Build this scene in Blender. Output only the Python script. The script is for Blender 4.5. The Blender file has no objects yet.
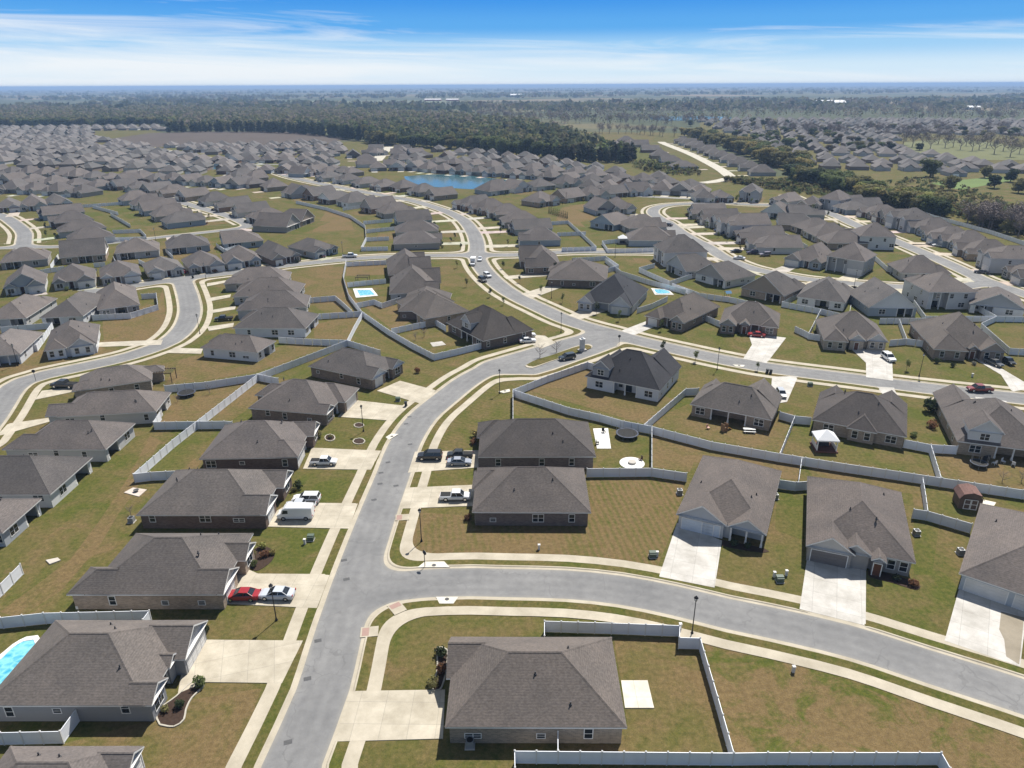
import bpy, bmesh, math, random
import numpy as np
from mathutils import Vector, Matrix
R = math.radians
scene = bpy.context.scene
COL = scene.collection
rnd = random.Random(7)

# ------------------------------------------------------------------ camera
HC, FPX, PITCH, ROLL = 66.0, 710.0, R(22.85), R(-0.25)
CW, CH = 1024, 768
cam_d = bpy.data.cameras.new('camera'); cam = bpy.data.objects.new('camera', cam_d); COL.objects.link(cam)
cam_d.sensor_width = 36.0; cam_d.lens = FPX / CW * 36.0; cam_d.clip_end = 120000.0; cam_d.clip_start = 0.5
CAM_M = Matrix.Translation((0, 0, HC)) @ Matrix.Rotation(math.pi/2 - PITCH, 4, 'X') @ Matrix.Rotation(ROLL, 4, 'Z')
cam.matrix_world = CAM_M
scene.camera = cam

def G(x, y, z=0.0):
    """the point of the plane at height z that the survey position (x, y) stands for"""
    d = CAM_M.to_3x3() @ Vector(((x - CW/2) / FPX, -(y - CH/2) / FPX, -1.0))
    t = (z - HC) / d.z
    return Vector((d.x*t, d.y*t, z))
def G2(p, z=0.0):
    v = G(p[0], p[1], z); return Vector((v.x, v.y))

# ------------------------------------------------------------------ object helpers
def tag(o, label=None, cat=None, group=None, kind=None):
    if label: o['label'] = label
    if cat: o['category'] = cat
    if group: o['group'] = group
    if kind: o['kind'] = kind
    return o
def empty(name, loc, rz=0.0):
    o = bpy.data.objects.new(name, None); COL.objects.link(o)
    o.location = loc; o.rotation_euler = (0, 0, rz); o.empty_display_size = 0.5
    return o
def link(name, me, parent=None, col=None):
    o = bpy.data.objects.new(name, me); COL.objects.link(o)
    if parent is not None: o.parent = parent
    if col is not None: o.color = (*col[:3], 1.0) if len(col) == 3 else col
    return o
def children(o): return list(o.children)
def copy_tree(o, parent=None):
    c = o.copy(); COL.objects.link(c)
    if parent is not None: c.parent = parent
    for ch in children(o): copy_tree(ch, c)
    return c

class MB:
    """collects shapes, builds ONE mesh"""
    def __init__(s): s.v = []; s.f = []; s.m = []; s.uv = None; s.sm = []
    def poly(s, pts, mi=0):
        n = len(s.v); s.v += [tuple(p) for p in pts]; s.f.append(list(range(n, n+len(pts)))); s.m.append(mi)
    def box(s, lo, hi, mi=0, M=None, skip=()):
        x0,y0,z0 = lo; x1,y1,z1 = hi
        c = [(x0,y0,z0),(x1,y0,z0),(x1,y1,z0),(x0,y1,z0),(x0,y0,z1),(x1,y0,z1),(x1,y1,z1),(x0,y1,z1)]
        if M is not None: c = [tuple(M @ Vector(p)) for p in c]
        n = len(s.v); s.v += c
        for k, q in enumerate(((3,2,1,0),(4,5,6,7),(0,1,5,4),(1,2,6,5),(2,3,7,6),(3,0,4,7))):
            if k in skip: continue
            s.f.append([n+i for i in q]); s.m.append(mi)
    def prism(s, pts, z0, z1, mi=0, cap=True):
        n = len(s.v); k = len(pts)
        s.v += [(p[0],p[1],z0) for p in pts] + [(p[0],p[1],z1) for p in pts]
        for i in range(k):
            j = (i+1) % k; s.f.append([n+i, n+j, n+k+j, n+k+i]); s.m.append(mi)
        if cap:
            s.f.append([n+k+i for i in range(k)]); s.m.append(mi)
            s.f.append([n+i for i in reversed(range(k))]); s.m.append(mi)
    def tube(s, p0, p1, r0, r1=None, n=8, mi=0, cap=True):
        p0 = Vector(p0); p1 = Vector(p1); r1 = r0 if r1 is None else r1
        d = (p1-p0).normalized(); a = d.orthogonal().normalized(); b = d.cross(a)
        k = len(s.v)
        for p, r in ((p0,r0),(p1,r1)):
            for i in range(n):
                t = 2*math.pi*i/n; s.v.append(tuple(p + a*math.cos(t)*r + b*math.sin(t)*r))
        for i in range(n):
            j = (i+1) % n; s.f.append([k+i, k+j, k+n+j, k+n+i]); s.m.append(mi)
        if cap:
            s.f.append([k+i for i in reversed(range(n))]); s.m.append(mi)
            s.f.append([k+n+i for i in range(n)]); s.m.append(mi)
    def lathe(s, prof, n=16, c=(0,0,0), mi=0):
        k = len(s.v)
        for r, z in prof:
            for i in range(n):
                t = 2*math.pi*i/n; s.v.append((c[0]+r*math.cos(t), c[1]+r*math.sin(t), c[2]+z))
        for q in range(len(prof)-1):
            for i in range(n):
                j = (i+1) % n; s.f.append([k+q*n+i, k+q*n+j, k+(q+1)*n+j, k+(q+1)*n+i]); s.m.append(mi)
        s.f.append([k+(len(prof)-1)*n+i for i in range(n)]); s.m.append(mi)
    def mesh(s, name, mats, uv=None, smooth=False):
        me = bpy.data.meshes.new(name); me.from_pydata(s.v, [], s.f)
        mats = mats if isinstance(mats, (list, tuple)) else [mats]
        for m in mats: me.materials.append(m)
        if len(mats) > 1: me.polygons.foreach_set('material_index', s.m)
        if uv is not None:
            ul = me.uv_layers.new(name='UVMap')
            co = np.array(s.v); li = np.empty(len(me.loops), np.int32); me.loops.foreach_get('vertex_index', li)
            ul.data.foreach_set('uv', uv(co[li]).astype(np.float32).ravel())
        if smooth: me.polygons.foreach_set('use_smooth', [True]*len(me.polygons))
        me.update(); return me
    def build(s, name, mats, parent=None, col=None, uv=None, smooth=False):
        return link(name, s.mesh(name, mats, uv, smooth), parent, col)

# ------------------------------------------------------------------ materials
def mat(name):
    m = bpy.data.materials.new(name); m.use_nodes = True
    nt = m.node_tree; b = nt.nodes['Principled BSDF']
    b.inputs['Specular IOR Level'].default_value = 0.25
    return m, nt, b
def N(nt, t, **kw):
    n = nt.nodes.new(t)
    for k, v in kw.items():
        if k.startswith('i_'): n.inputs[k[2:].replace('_', ' ')].default_value = v
        else: setattr(n, k, v)
    return n
def L(nt, a, b): nt.links.new(a, b)
def mixc(nt, fac, a, b, mode='MIX'):
    n = nt.nodes.new('ShaderNodeMix'); n.data_type = 'RGBA'; n.blend_type = mode
    for sock, v in ((n.inputs[0], fac), (n.inputs[6], a), (n.inputs[7], b)):
        if hasattr(v, 'links'): L(nt, v, sock)
        elif isinstance(v, (int, float)): sock.default_value = v
        else: sock.default_value = (*v, 1.0) if len(v) == 3 else v
    return n.outputs[2]
def math_n(nt, op, a, b=None, clamp=False):
    n = nt.nodes.new('ShaderNodeMath'); n.operation = op; n.use_clamp = clamp
    for i, v in enumerate((a, b)):
        if v is None: continue
        if hasattr(v, 'links'): L(nt, v, n.inputs[i])
        else: n.inputs[i].default_value = v
    return n.outputs[0]
def pos(nt): return nt.nodes.new('ShaderNodeNewGeometry').outputs['Position']
def noise(nt, vec, scale, detail=4, rough=0.55, dist=0.0):
    n = N(nt, 'ShaderNodeTexNoise'); n.inputs['Scale'].default_value = scale; n.inputs['Detail'].default_value = detail
    n.inputs['Roughness'].default_value = rough; n.inputs['Distortion'].default_value = dist
    if vec is not None: L(nt, vec, n.inputs['Vector'])
    return n.outputs['Fac']
def vscale(nt, vec, s):
    n = nt.nodes.new('ShaderNodeVectorMath'); n.operation = 'MULTIPLY'; L(nt, vec, n.inputs[0]); n.inputs[1].default_value = s
    return n.outputs[0]
def ramp(nt, fac, a, b, c0=(0,0,0), c1=(1,1,1)):
    n = nt.nodes.new('ShaderNodeMapRange'); n.clamp = True
    L(nt, fac, n.inputs[0]); n.inputs[1].default_value = a; n.inputs[2].default_value = b
    return n.outputs[0]
def objcol(nt): return nt.nodes.new('ShaderNodeObjectInfo').outputs['Color']
def bump(nt, b, h, strength=0.3, dist=0.02):
    n = nt.nodes.new('ShaderNodeBump'); n.inputs['Strength'].default_value = strength; n.inputs['Distance'].default_value = dist
    L(nt, h, n.inputs['Height']); L(nt, n.outputs[0], b.inputs['Normal'])

M = {}
def simple(name, col, rough=0.6, spec=0.25, metal=0.0, var=0.0, scale=1.0):
    m, nt, b = mat(name); b.inputs['Roughness'].default_value = rough; b.inputs['Metallic'].default_value = metal
    b.inputs['Specular IOR Level'].default_value = spec
    if var:
        f = noise(nt, pos(nt), scale)
        L(nt, mixc(nt, f, tuple(c*(1-var) for c in col), tuple(min(1, c*(1+var)) for c in col)), b.inputs['Base Color'])
    else: b.inputs['Base Color'].default_value = (*col, 1)
    M[name] = m; return m
def tinted(name, rough=0.6, spec=0.25, var=0.25, scale=1.0, fine=0.0, fscale=12.0, coat=0.0):
    """base colour from the object's own colour, with wear noise"""
    m, nt, b = mat(name); b.inputs['Roughness'].default_value = rough; b.inputs['Specular IOR Level'].default_value = spec
    c = objcol(nt); p = pos(nt)
    f = ramp(nt, noise(nt, p, scale), 0.3, 0.7)
    c = mixc(nt, 1.0, c, mixc(nt, f, (1-var,)*3, (1+var,)*3), 'MULTIPLY')
    if fine:
        f2 = ramp(nt, noise(nt, p, fscale, 2), 0.3, 0.7)
        c = mixc(nt, 1.0, c, mixc(nt, f2, (1-fine,)*3, (1+fine,)*3), 'MULTIPLY')
    L(nt, c, b.inputs['Base Color'])
    if coat: b.inputs['Coat Weight'].default_value = coat
    M[name] = m; return m, nt, b, c

# roof shingles: mottled tabs in rows, weather streaks
m, nt, b = mat('shingle'); b.inputs['Roughness'].default_value = 0.88; b.inputs['Specular IOR Level'].default_value = 0.2
p = pos(nt); oc = nt.nodes.new('ShaderNodeTexCoord').outputs['Object']
tabs = noise(nt, vscale(nt, oc, (3.0, 3.0, 9.0)), 1.0, 2, 0.6)
big = noise(nt, p, 0.22, 3)
strk = noise(nt, vscale(nt, oc, (2.2, 2.2, 0.25)), 1.0, 2)
c = mixc(nt, 1.0, objcol(nt), mixc(nt, ramp(nt, tabs, .32, .68), (.80,.80,.805), (1.19,1.19,1.185)), 'MULTIPLY')
c = mixc(nt, 1.0, c, mixc(nt, ramp(nt, big, .3, .7), (.86,.87,.88), (1.15,1.13,1.11)), 'MULTIPLY')
c = mixc(nt, 1.0, c, mixc(nt, ramp(nt, strk, .35, .7), (.94,.94,.94), (1.06,1.06,1.06)), 'MULTIPLY')
w = N(nt, 'ShaderNodeTexWave', wave_type='BANDS', bands_direction='Z'); w.inputs['Scale'].default_value = 2.1; w.inputs['Distortion'].default_value = 1.5
w.inputs['Detail Scale'].default_value = 3.0; L(nt, oc, w.inputs['Vector'])
c = mixc(nt, 1.0, c, mixc(nt, w.outputs['Fac'], (.93,.93,.93), (1.05,1.05,1.05)), 'MULTIPLY')
L(nt, c, b.inputs['Base Color']); bump(nt, b, tabs, 0.25, 0.02); M['shingle'] = m

# brick and lap siding, coloured by the object
m, nt, b = mat('brick'); b.inputs['Roughness'].default_value = 0.85
tc = nt.nodes.new('ShaderNodeTexCoord').outputs['Object']
sx = nt.nodes.new('ShaderNodeSeparateXYZ'); L(nt, tc, sx.inputs[0])
cx = nt.nodes.new('ShaderNodeCombineXYZ'); L(nt, math_n(nt, 'ADD', sx.outputs[0], sx.outputs[1]), cx.inputs[0]); L(nt, sx.outputs[2], cx.inputs[1])
bt = N(nt, 'ShaderNodeTexBrick'); bt.inputs['Scale'].default_value = 1.0; bt.inputs['Brick Width'].default_value = .42; bt.inputs['Row Height'].default_value = .15
bt.inputs['Mortar Size'].default_value = .012; bt.inputs['Color1'].default_value = (.75,.74,.73,1); bt.inputs['Color2'].default_value = (1.2,1.15,1.1,1); bt.inputs['Mortar'].default_value = (1.25,1.22,1.2,1)
L(nt, cx.outputs[0], bt.inputs['Vector'])
c = mixc(nt, 1.0, objcol(nt), bt.outputs['Color'], 'MULTIPLY')
c = mixc(nt, 1.0, c, mixc(nt, noise(nt, pos(nt), 0.8), (.75,.75,.75), (1.25,1.25,1.25)), 'MULTIPLY')
L(nt, c, b.inputs['Base Color']); M['brick'] = m
m, nt, b = mat('siding'); b.inputs['Roughness'].default_value = 0.6
tc = nt.nodes.new('ShaderNodeTexCoord').outputs['Object']
w = N(nt, 'ShaderNodeTexWave', wave_type='BANDS', bands_direction='Z', wave_profile='SAW'); w.inputs['Scale'].default_value = 1.6
L(nt, tc, w.inputs['Vector'])
c = mixc(nt, 1.0, objcol(nt), mixc(nt, w.outputs['Fac'], (.86,.86,.87), (1.05,1.05,1.05)), 'MULTIPLY')
c = mixc(nt, 1.0, c, mixc(nt, noise(nt, pos(nt), 0.7), (.92,.92,.92), (1.06,1.06,1.06)), 'MULTIPLY')
L(nt, c, b.inputs['Base Color']); bump(nt, b, w.outputs['Fac'], 0.3, 0.02); M['siding'] = m

simple('trim', (.72,.71,.69), .5, var=.06)
simple('dark_trim', (.05,.05,.055), .5)
simple('glass', (.02,.025,.03), .06, spec=.6)
simple('wood_door', (.12,.05,.03), .5, var=.2, scale=3)
simple('metal_grey', (.32,.33,.34), .45, metal=.4, var=.15, scale=5)
simple('black_metal', (.02,.02,.022), .45)
simple('rubber', (.02,.02,.02), .8)
simple('chrome', (.55,.56,.58), .25, metal=.9)
simple('lamp_glass', (.8,.8,.78), .3)
simple('red_glass', (.4,.02,.02), .25)
simple('utility_green', (.10,.13,.10), .5, var=.1)
simple('mulch', (.045,.028,.02), .95, var=.5, scale=3)
simple('bark', (.10,.075,.055), .9, var=.3, scale=4)
simple('bare_wood', (.20,.165,.15), .9, var=.3, scale=2)
simple('wood', (.22,.13,.07), .75, var=.3, scale=3)
simple('white_plastic', (.75,.75,.74), .45, var=.04)
simple('bin_plastic', (.03,.035,.04), .5)
simple('iron', (.085,.085,.086), .7, var=.3, scale=3)
simple('red_pad', (.33,.22,.185), .85, var=.15, scale=3)
simple('sign_red', (.45,.02,.02), .4)
simple('sign_white', (.8,.8,.8), .4)
simple('blue_cover', (.04,.16,.3), .6, var=.2, scale=2)
simple('tarp_teal', (.25,.45,.45), .6, var=.2, scale=2)
simple('stone_edge', (.45,.42,.38), .85, var=.2, scale=4)
simple('orange_paint', (.5,.2,.03), .5, var=.15)
tinted('paint', rough=.3, spec=.5, var=.03, coat=.5)
tinted('vinyl', rough=.45, var=.05, scale=.6)
tinted('plain', rough=.7, var=.12, scale=1.5)
tinted('garage', rough=.5, var=.05, scale=.8)

# concrete with stains; slabs carry their joints through UV (in metres)
def concrete(name, joint=None, jw=.03, stain=.14):
    m, nt, b = mat(name); b.inputs['Roughness'].default_value = .85
    p = pos(nt); c = objcol(nt)
    f = ramp(nt, noise(nt, p, .35, 5, .6), .3, .7); f2 = noise(nt, p, 3.0, 4, .6)
    c = mixc(nt, 1.0, c, mixc(nt, f, (1-stain, 1-stain*1.05, 1-stain*1.15), (1+stain*.5,)*3), 'MULTIPLY')
    c = mixc(nt, 1.0, c, mixc(nt, f2, (.93,.93,.92), (1.07,1.07,1.07)), 'MULTIPLY')
    if joint:
        uv = nt.nodes.new('ShaderNodeUVMap').outputs[0]; s = nt.nodes.new('ShaderNodeSeparateXYZ'); L(nt, uv, s.inputs[0])
        for k, size in enumerate(joint):
            if not size: continue
            fr = math_n(nt, 'FRACT', math_n(nt, 'DIVIDE', s.outputs[k], size))
            g = math_n(nt, 'LESS_THAN', math_n(nt, 'ABSOLUTE', math_n(nt, 'SUBTRACT', fr, .5)), jw/size)
            c = mixc(nt, math_n(nt, 'MULTIPLY', g, .45), c, (.2,.19,.17))
        ce = nt.nodes.new('ShaderNodeVectorMath'); ce.operation = 'FLOOR'
        dv = vscale(nt, uv, (1/(joint[0] or 99), 1/(joint[1] or 99), 0)); 
        ad = nt.nodes.new('ShaderNodeVectorMath'); ad.operation = 'ADD'; L(nt, dv, ad.inputs[0]); ad.inputs[1].default_value = (.5,.5,0)
        L(nt, ad.outputs[0], ce.inputs[0])
        wn = nt.nodes.new('ShaderNodeTexWhiteNoise'); L(nt, ce.outputs[0], wn.inputs['Vector'])
        c = mixc(nt, 1.0, c, mixc(nt, wn.outputs['Value'], (.93,.93,.92), (1.05,1.05,1.05)), 'MULTIPLY')
    L(nt, c, b.inputs['Base Color']); M[name] = m
concrete('concrete', stain=.2); concrete('slab', (3.1, 3.1), stain=.26)
CONC = (.43,.385,.305); CONC_N = (.45,.41,.34)

# asphalt: worn, patched, pale dust at the sides
m, nt, b = mat('asphalt'); b.inputs['Roughness'].default_value = .85
p = pos(nt)
f = ramp(nt, noise(nt, p, .09, 5, .6), .3, .7); f2 = ramp(nt, noise(nt, p, .7, 5, .65), .3, .75); f3 = noise(nt, p, 9, 3)
c = mixc(nt, f, (.160,.160,.161), (.222,.220,.216))
c = mixc(nt, 1.0, c, mixc(nt, f2, (.86,.86,.86), (1.13,1.13,1.12)), 'MULTIPLY')
c = mixc(nt, 1.0, c, mixc(nt, f3, (.9,.9,.9), (1.1,1.1,1.1)), 'MULTIPLY')
v = N(nt, 'ShaderNodeTexVoronoi', feature='DISTANCE_TO_EDGE'); v.inputs['Scale'].default_value = .11; 
dn = nt.nodes.new('ShaderNodeTexNoise'); dn.inputs['Scale'].default_value = .5; L(nt, p, dn.inputs['Vector'])
dv = nt.nodes.new('ShaderNodeVectorMath'); dv.operation = 'MULTIPLY_ADD'; L(nt, dn.outputs['Color'], dv.inputs[0]); dv.inputs[1].default_value = (3,3,0); L(nt, p, dv.inputs[2]); L(nt, dv.outputs[0], v.inputs['Vector'])
ea = nt.nodes.new('ShaderNodeAttribute'); ea.attribute_name = 'edge'; ed = ea.outputs['Fac']
wob = math_n(nt, 'ADD', ed, math_n(nt, 'MULTIPLY', math_n(nt, 'SUBTRACT', noise(nt, p, .25, 3), .5), .8))
wt = math_n(nt, 'ABSOLUTE', math_n(nt, 'SUBTRACT', math_n(nt, 'FRACT', math_n(nt, 'DIVIDE', math_n(nt, 'ADD', wob, 10.0), 1.55)), .5))
c = mixc(nt, 1.0, c, mixc(nt, ramp(nt, wt, .05, .4), (.95,.95,.955), (1.03,1.03,1.03)), 'MULTIPLY')
c = mixc(nt, math_n(nt, 'MULTIPLY', ramp(nt, wob, -.55, .0), .45), c, (.30,.285,.25))
crk = math_n(nt, 'LESS_THAN', v.outputs['Distance'], .006)
c = mixc(nt, math_n(nt, 'MULTIPLY', crk, .3), c, (.1,.1,.1))
L(nt, c, b.inputs['Base Color']); M['asphalt'] = m

# grass: object colour r = how dry, g = mowing stripes (across UV.x), b = bare soil patches
m, nt, b = mat('grass'); b.inputs['Roughness'].default_value = .95; b.inputs['Specular IOR Level'].default_value = .1
p = pos(nt); s = nt.nodes.new('ShaderNodeSeparateColor'); oi = nt.nodes.new('ShaderNodeObjectInfo'); L(nt, oi.outputs['Color'], s.inputs[0])
n1 = noise(nt, p, .05, 4, .6, .6); n2 = noise(nt, p, .17, 7, .66, .6); n3 = noise(nt, p, 1.5, 5, .7); n4 = noise(nt, p, 7, 4, .75)
uv = nt.nodes.new('ShaderNodeUVMap').outputs[0]; us = nt.nodes.new('ShaderNodeSeparateXYZ'); L(nt, uv, us.inputs[0])
wob = math_n(nt, 'ADD', us.outputs[0], math_n(nt, 'MULTIPLY', n2, .5))
st = math_n(nt, 'MULTIPLY', math_n(nt, 'SINE', math_n(nt, 'MULTIPLY', wob, 6.2832)), math_n(nt, 'MULTIPLY', s.outputs[1], .34))
d = math_n(nt, 'ADD', s.outputs[0], math_n(nt, 'MULTIPLY', math_n(nt, 'SUBTRACT', n1, .5), 1.1))
d = math_n(nt, 'ADD', d, math_n(nt, 'MULTIPLY', math_n(nt, 'SUBTRACT', n2, .5), math_n(nt, 'MULTIPLY', oi.outputs['Alpha'], 2.5)))
d = math_n(nt, 'ADD', d, math_n(nt, 'MULTIPLY', math_n(nt, 'SUBTRACT', n3, .5), .8))
d = math_n(nt, 'ADD', d, st, True)
g = mixc(nt, ramp(nt, n3, .3, .7), (.052,.070,.015), (.110,.119,.028))
br = mixc(nt, ramp(nt, n3, .3, .7), (.116,.084,.041), (.197,.146,.072))
c = mixc(nt, d, g, br)
soil = ramp(nt, math_n(nt, 'ADD', n2, math_n(nt, 'MULTIPLY', s.outputs[2], .35)), .72, .86)
c = mixc(nt, math_n(nt, 'MULTIPLY', soil, math_n(nt, 'MULTIPLY', s.outputs[2], 3.0, True)), c, (.25,.15,.09))
c = mixc(nt, 1.0, c, mixc(nt, ramp(nt, n4, .25, .75), (.63,.61,.58), (1.20,1.15,1.10)), 'MULTIPLY')
L(nt, c, b.inputs['Base Color']); bump(nt, b, n4, .6, .05); M['grass'] = m

# open country: fields, woods and scrub seen from far
m, nt, b = mat('country'); b.inputs['Roughness'].default_value = .95; b.inputs['Specular IOR Level'].default_value = .1
p = pos(nt)
n1 = noise(nt, p, .0011, 4, .6); n2 = noise(nt, p, .012, 5, .6); n3 = noise(nt, p, .15, 4, .6)
vv = N(nt, 'ShaderNodeTexVoronoi'); vv.inputs['Scale'].default_value = .0016; L(nt, p, vv.inputs['Vector'])
vs = nt.nodes.new('ShaderNodeSeparateColor'); L(nt, vv.outputs['Color'], vs.inputs[0])
field = mixc(nt, vs.outputs[0], (.10,.10,.045), (.20,.155,.10))
wood = mixc(nt, n2, (.048,.060,.032), (.092,.100,.055))
c = mixc(nt, ramp(nt, math_n(nt, 'ADD', n1, math_n(nt, 'MULTIPLY', vs.outputs[1], .25)), .62, .68), wood, field)
c = mixc(nt, 1.0, c, mixc(nt, n3, (.8,.8,.8), (1.2,1.2,1.2)), 'MULTIPLY')
L(nt, c, b.inputs['Base Color']); M['country'] = m

def foliage(name, var=.35):
    m, nt, b = mat(name); b.inputs['Roughness'].default_value = .8; b.inputs['Specular IOR Level'].default_value = .15
    p = pos(nt); f = ramp(nt, noise(nt, p, .45, 3), .3, .7); f2 = noise(nt, p, 3.5, 2)
    c = mixc(nt, 1.0, objcol(nt), mixc(nt, f, (1-var,)*3, (1+var*1.1, 1+var, 1+var*.6)), 'MULTIPLY')
    c = mixc(nt, 1.0, c, mixc(nt, f2, (.75,.75,.75), (1.25,1.25,1.2)), 'MULTIPLY')
    L(nt, c, b.inputs['Base Color'])
    tr_ = nt.nodes.new('ShaderNodeBsdfTranslucent'); L(nt, c, tr_.inputs[0]); mx = nt.nodes.new('ShaderNodeMixShader'); mx.inputs[0].default_value = .42
    L(nt, b.outputs[0], mx.inputs[1]); L(nt, tr_.outputs[0], mx.inputs[2]); L(nt, mx.outputs[0], nt.nodes['Material Output'].inputs[0])
    M[name] = m
foliage('leaf')
# a wood of many trees: colour changes from crown to crown
m, nt, b = mat('wood_mass'); b.inputs['Roughness'].default_value = .85; b.inputs['Specular IOR Level'].default_value = .1
at = nt.nodes.new('ShaderNodeAttribute'); at.attribute_name = 'tint'
c = mixc(nt, 1.0, at.outputs['Color'], mixc(nt, noise(nt, pos(nt), .3, 3), (.7,.7,.7), (1.3,1.3,1.25)), 'MULTIPLY')
L(nt, c, b.inputs['Base Color']); M['wood_mass'] = m
tr_ = nt.nodes.new('ShaderNodeBsdfTranslucent'); L(nt, c, tr_.inputs[0]); mx = nt.nodes.new('ShaderNodeMixShader'); mx.inputs[0].default_value = .42
L(nt, b.outputs[0], mx.inputs[1]); L(nt, tr_.outputs[0], mx.inputs[2]); L(nt, mx.outputs[0], nt.nodes['Material Output'].inputs[0])
# water
def water(name, col, rough=.04, wave=6.0, st=.08):
    m, nt, b = mat(name); b.inputs['Base Color'].default_value = (*col, 1); b.inputs['Roughness'].default_value = rough
    b.inputs['Specular IOR Level'].default_value = .5
    bump(nt, b, noise(nt, pos(nt), wave, 3), st, .05); M[name] = m; return m, nt, b
water('pond_water', (.05,.125,.15), .12, .8, .25)
m, nt, b = water('pool_water', (.1,.4,.48), .06, 1.6, .6)
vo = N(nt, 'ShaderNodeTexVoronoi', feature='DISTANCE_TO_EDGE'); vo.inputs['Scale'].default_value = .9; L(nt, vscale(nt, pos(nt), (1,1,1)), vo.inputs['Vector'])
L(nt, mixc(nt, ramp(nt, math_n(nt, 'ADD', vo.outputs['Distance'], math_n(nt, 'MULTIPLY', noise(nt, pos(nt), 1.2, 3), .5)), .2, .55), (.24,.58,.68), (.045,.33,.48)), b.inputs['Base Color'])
# rippled pool light is painted into the base colour as pale cell edges
# ------------------------------------------------------------------ streets, kerbs, pavements
Z_LAWN, Z_ROAD, Z_WALK, Z_DRIVE = 0.0, 0.05, 0.075, 0.085
def catmull(pts, step=3.0):
    P = [Vector(p) for p in pts]; out = []
    for i in range(len(P)-1):
        a = P[max(i-1, 0)]; b_ = P[i]; c_ = P[i+1]; d_ = P[min(i+2, len(P)-1)]
        n = max(1, int((c_-b_).length/step))
        for k in range(n):
            t = k/n
            out.append(.5*((2*b_)+(c_-a)*t+(2*a-5*b_+4*c_-d_)*t*t+(3*b_-a-3*c_+d_)*t**3))
    out.append(P[-1]); return out
HALF = 3.15
STREETS = {   # survey positions of each street's centre line, half width
 'main': ([(288,800),(291,768),(307,730),(323,690),(341,625),(360,565),(378,514),(393,475),(404,445),(421,419),(444,399),(472,378),(503,364),(545,352),(587,343),(606,336)], HALF),
 'branch': ([(383,588),(424,583.5),(473,582),(512,583),(566,584.5),(620,590),(674,600.5),(729,614),(768,622),(849,641),(930,667),(1024,697),(1090,722)], HALF),
 'upper': ([(150,148),(250,166),(296,178.5),(342,188),(366,192.5),(389,196.6),(413,201),(432,206.5),(450,213),(464,221),(473,232.5),(477,244),(477,256),(481,266),(490,277),(504,289),(521,299),(540,308),(569,321),(606,332),(639,341),(678,350),(717,358.5),(756,366),(798,372),(846,378),(924,388),(1024,399),(1100,407)], 3.3),
 'cross': ([(0,303),(39,297.5),(78,293),(117,288.5),(156,282.5),(182,278.5),(210,275.5),(234,272.5),(276,267),(311,263),(342,260),(374,257.5),(420,256),(450,255.5),(477,255),(514,255),(568,252),(607,252),(654,252.5),(690,255)], 3.0),
 'left': ([(183,282),(188,297),(190,312),(184,328),(168,342),(143,352),(117,359.5),(78,368),(45,375),(25,381),(10,391),(0,405),(-10,420),(-30,445)], 3.1),
 'north_left': ([(-40,203),(0,215.5),(15.6,224.5),(24,233),(24,241),(23,247)], 3.1),
 'lane': ([(-10,249),(23,247),(55,247),(105,243.5),(155,238),(205,232.5),(235,229),(251,226)], 2.7),
 'diag_left': ([(100,178),(140,190),(163,196.5),(187,204),(210,210.6),(234,218),(251,226)], 3.1),
 'curve': ([(690,255),(676,243),(672,232),(668,226),(660,219),(653,213),(656,208),(669,205),(693,203.5),(716,202.5),(747,204.5),(770,205),(800,207),(822,210.6)], 3.1),
 'curve_low': ([(665,222),(677,230),(693,239.5),(708,247),(723,257),(747,267),(772,273),(801,278.5),(832,282),(872,285),(911,287.5),(950,288),(985,283)], 3.1),
 'avenue': ([(790,196),(806,203),(822,210.6),(840,217.5),(855.6,225),(895,241),(934,257.5),(965,271.6),(988,282),(1024,294),(1090,318)], 3.3),
 'split_a': ([(500,366),(512,361.5),(530,356),(550,349),(575,340.5),(595,336)], 2.2),
 'split_b': ([(500,367),(516,370.5),(532,371),(546,367),(570,358.5),(592,351),(607,345)], 2.3),
 'far_lane': ([(661,142),(666,144.5),(690,154),(716,167),(728,175),(730,178),(716,181.5),(703,183)], 3.1),
 'pond_lane': ([(389,147),(384,152),(379,158),(376,161)], 4.0),
 'ridge_lane': ([(190,152),(230,151.5),(296,150.5),(330,150)], 2.6),
}
WALKS = ('main','split_a','split_b','branch','upper','cross','left','north_left','diag_left','curve','curve_low','avenue')
LINES = {k: [v.to_2d() for v in catmull([G(*p) for p in pts])] for k, (pts, w) in STREETS.items()}

def seg_dist(X, Y, line):
    best = np.full(X.shape, 1e9)
    for a, b_ in zip(line[:-1], line[1:]):
        dx, dy = b_.x-a.x, b_.y-a.y; l2 = dx*dx+dy*dy
        if l2 < 1e-9: continue
        t = np.clip(((X-a.x)*dx+(Y-a.y)*dy)/l2, 0, 1)
        best = np.minimum(best, np.hypot(X-(a.x+t*dx), Y-(a.y+t*dy)))
    return best
def road_field(X, Y, names, k=5.0):
    d = np.full(X.shape, 1e3)
    for n in names:
        line = LINES[n]
        lo = np.array([min(p.x for p in line)-25, min(p.y for p in line)-25]); hi = np.array([max(p.x for p in line)+25, max(p.y for p in line)+25])
        mk = (X > lo[0]) & (X < hi[0]) & (Y > lo[1]) & (Y < hi[1])
        if not mk.any(): continue
        e = np.full(X.shape, 1e3); e[mk] = seg_dist(X[mk], Y[mk], line) - STREETS[n][1]
        h = np.clip(.5 + .5*(e-d)/k, 0, 1)
        d = e*(1-h) + d*h - k*h*(1-h)*1.0
    return d
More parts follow.
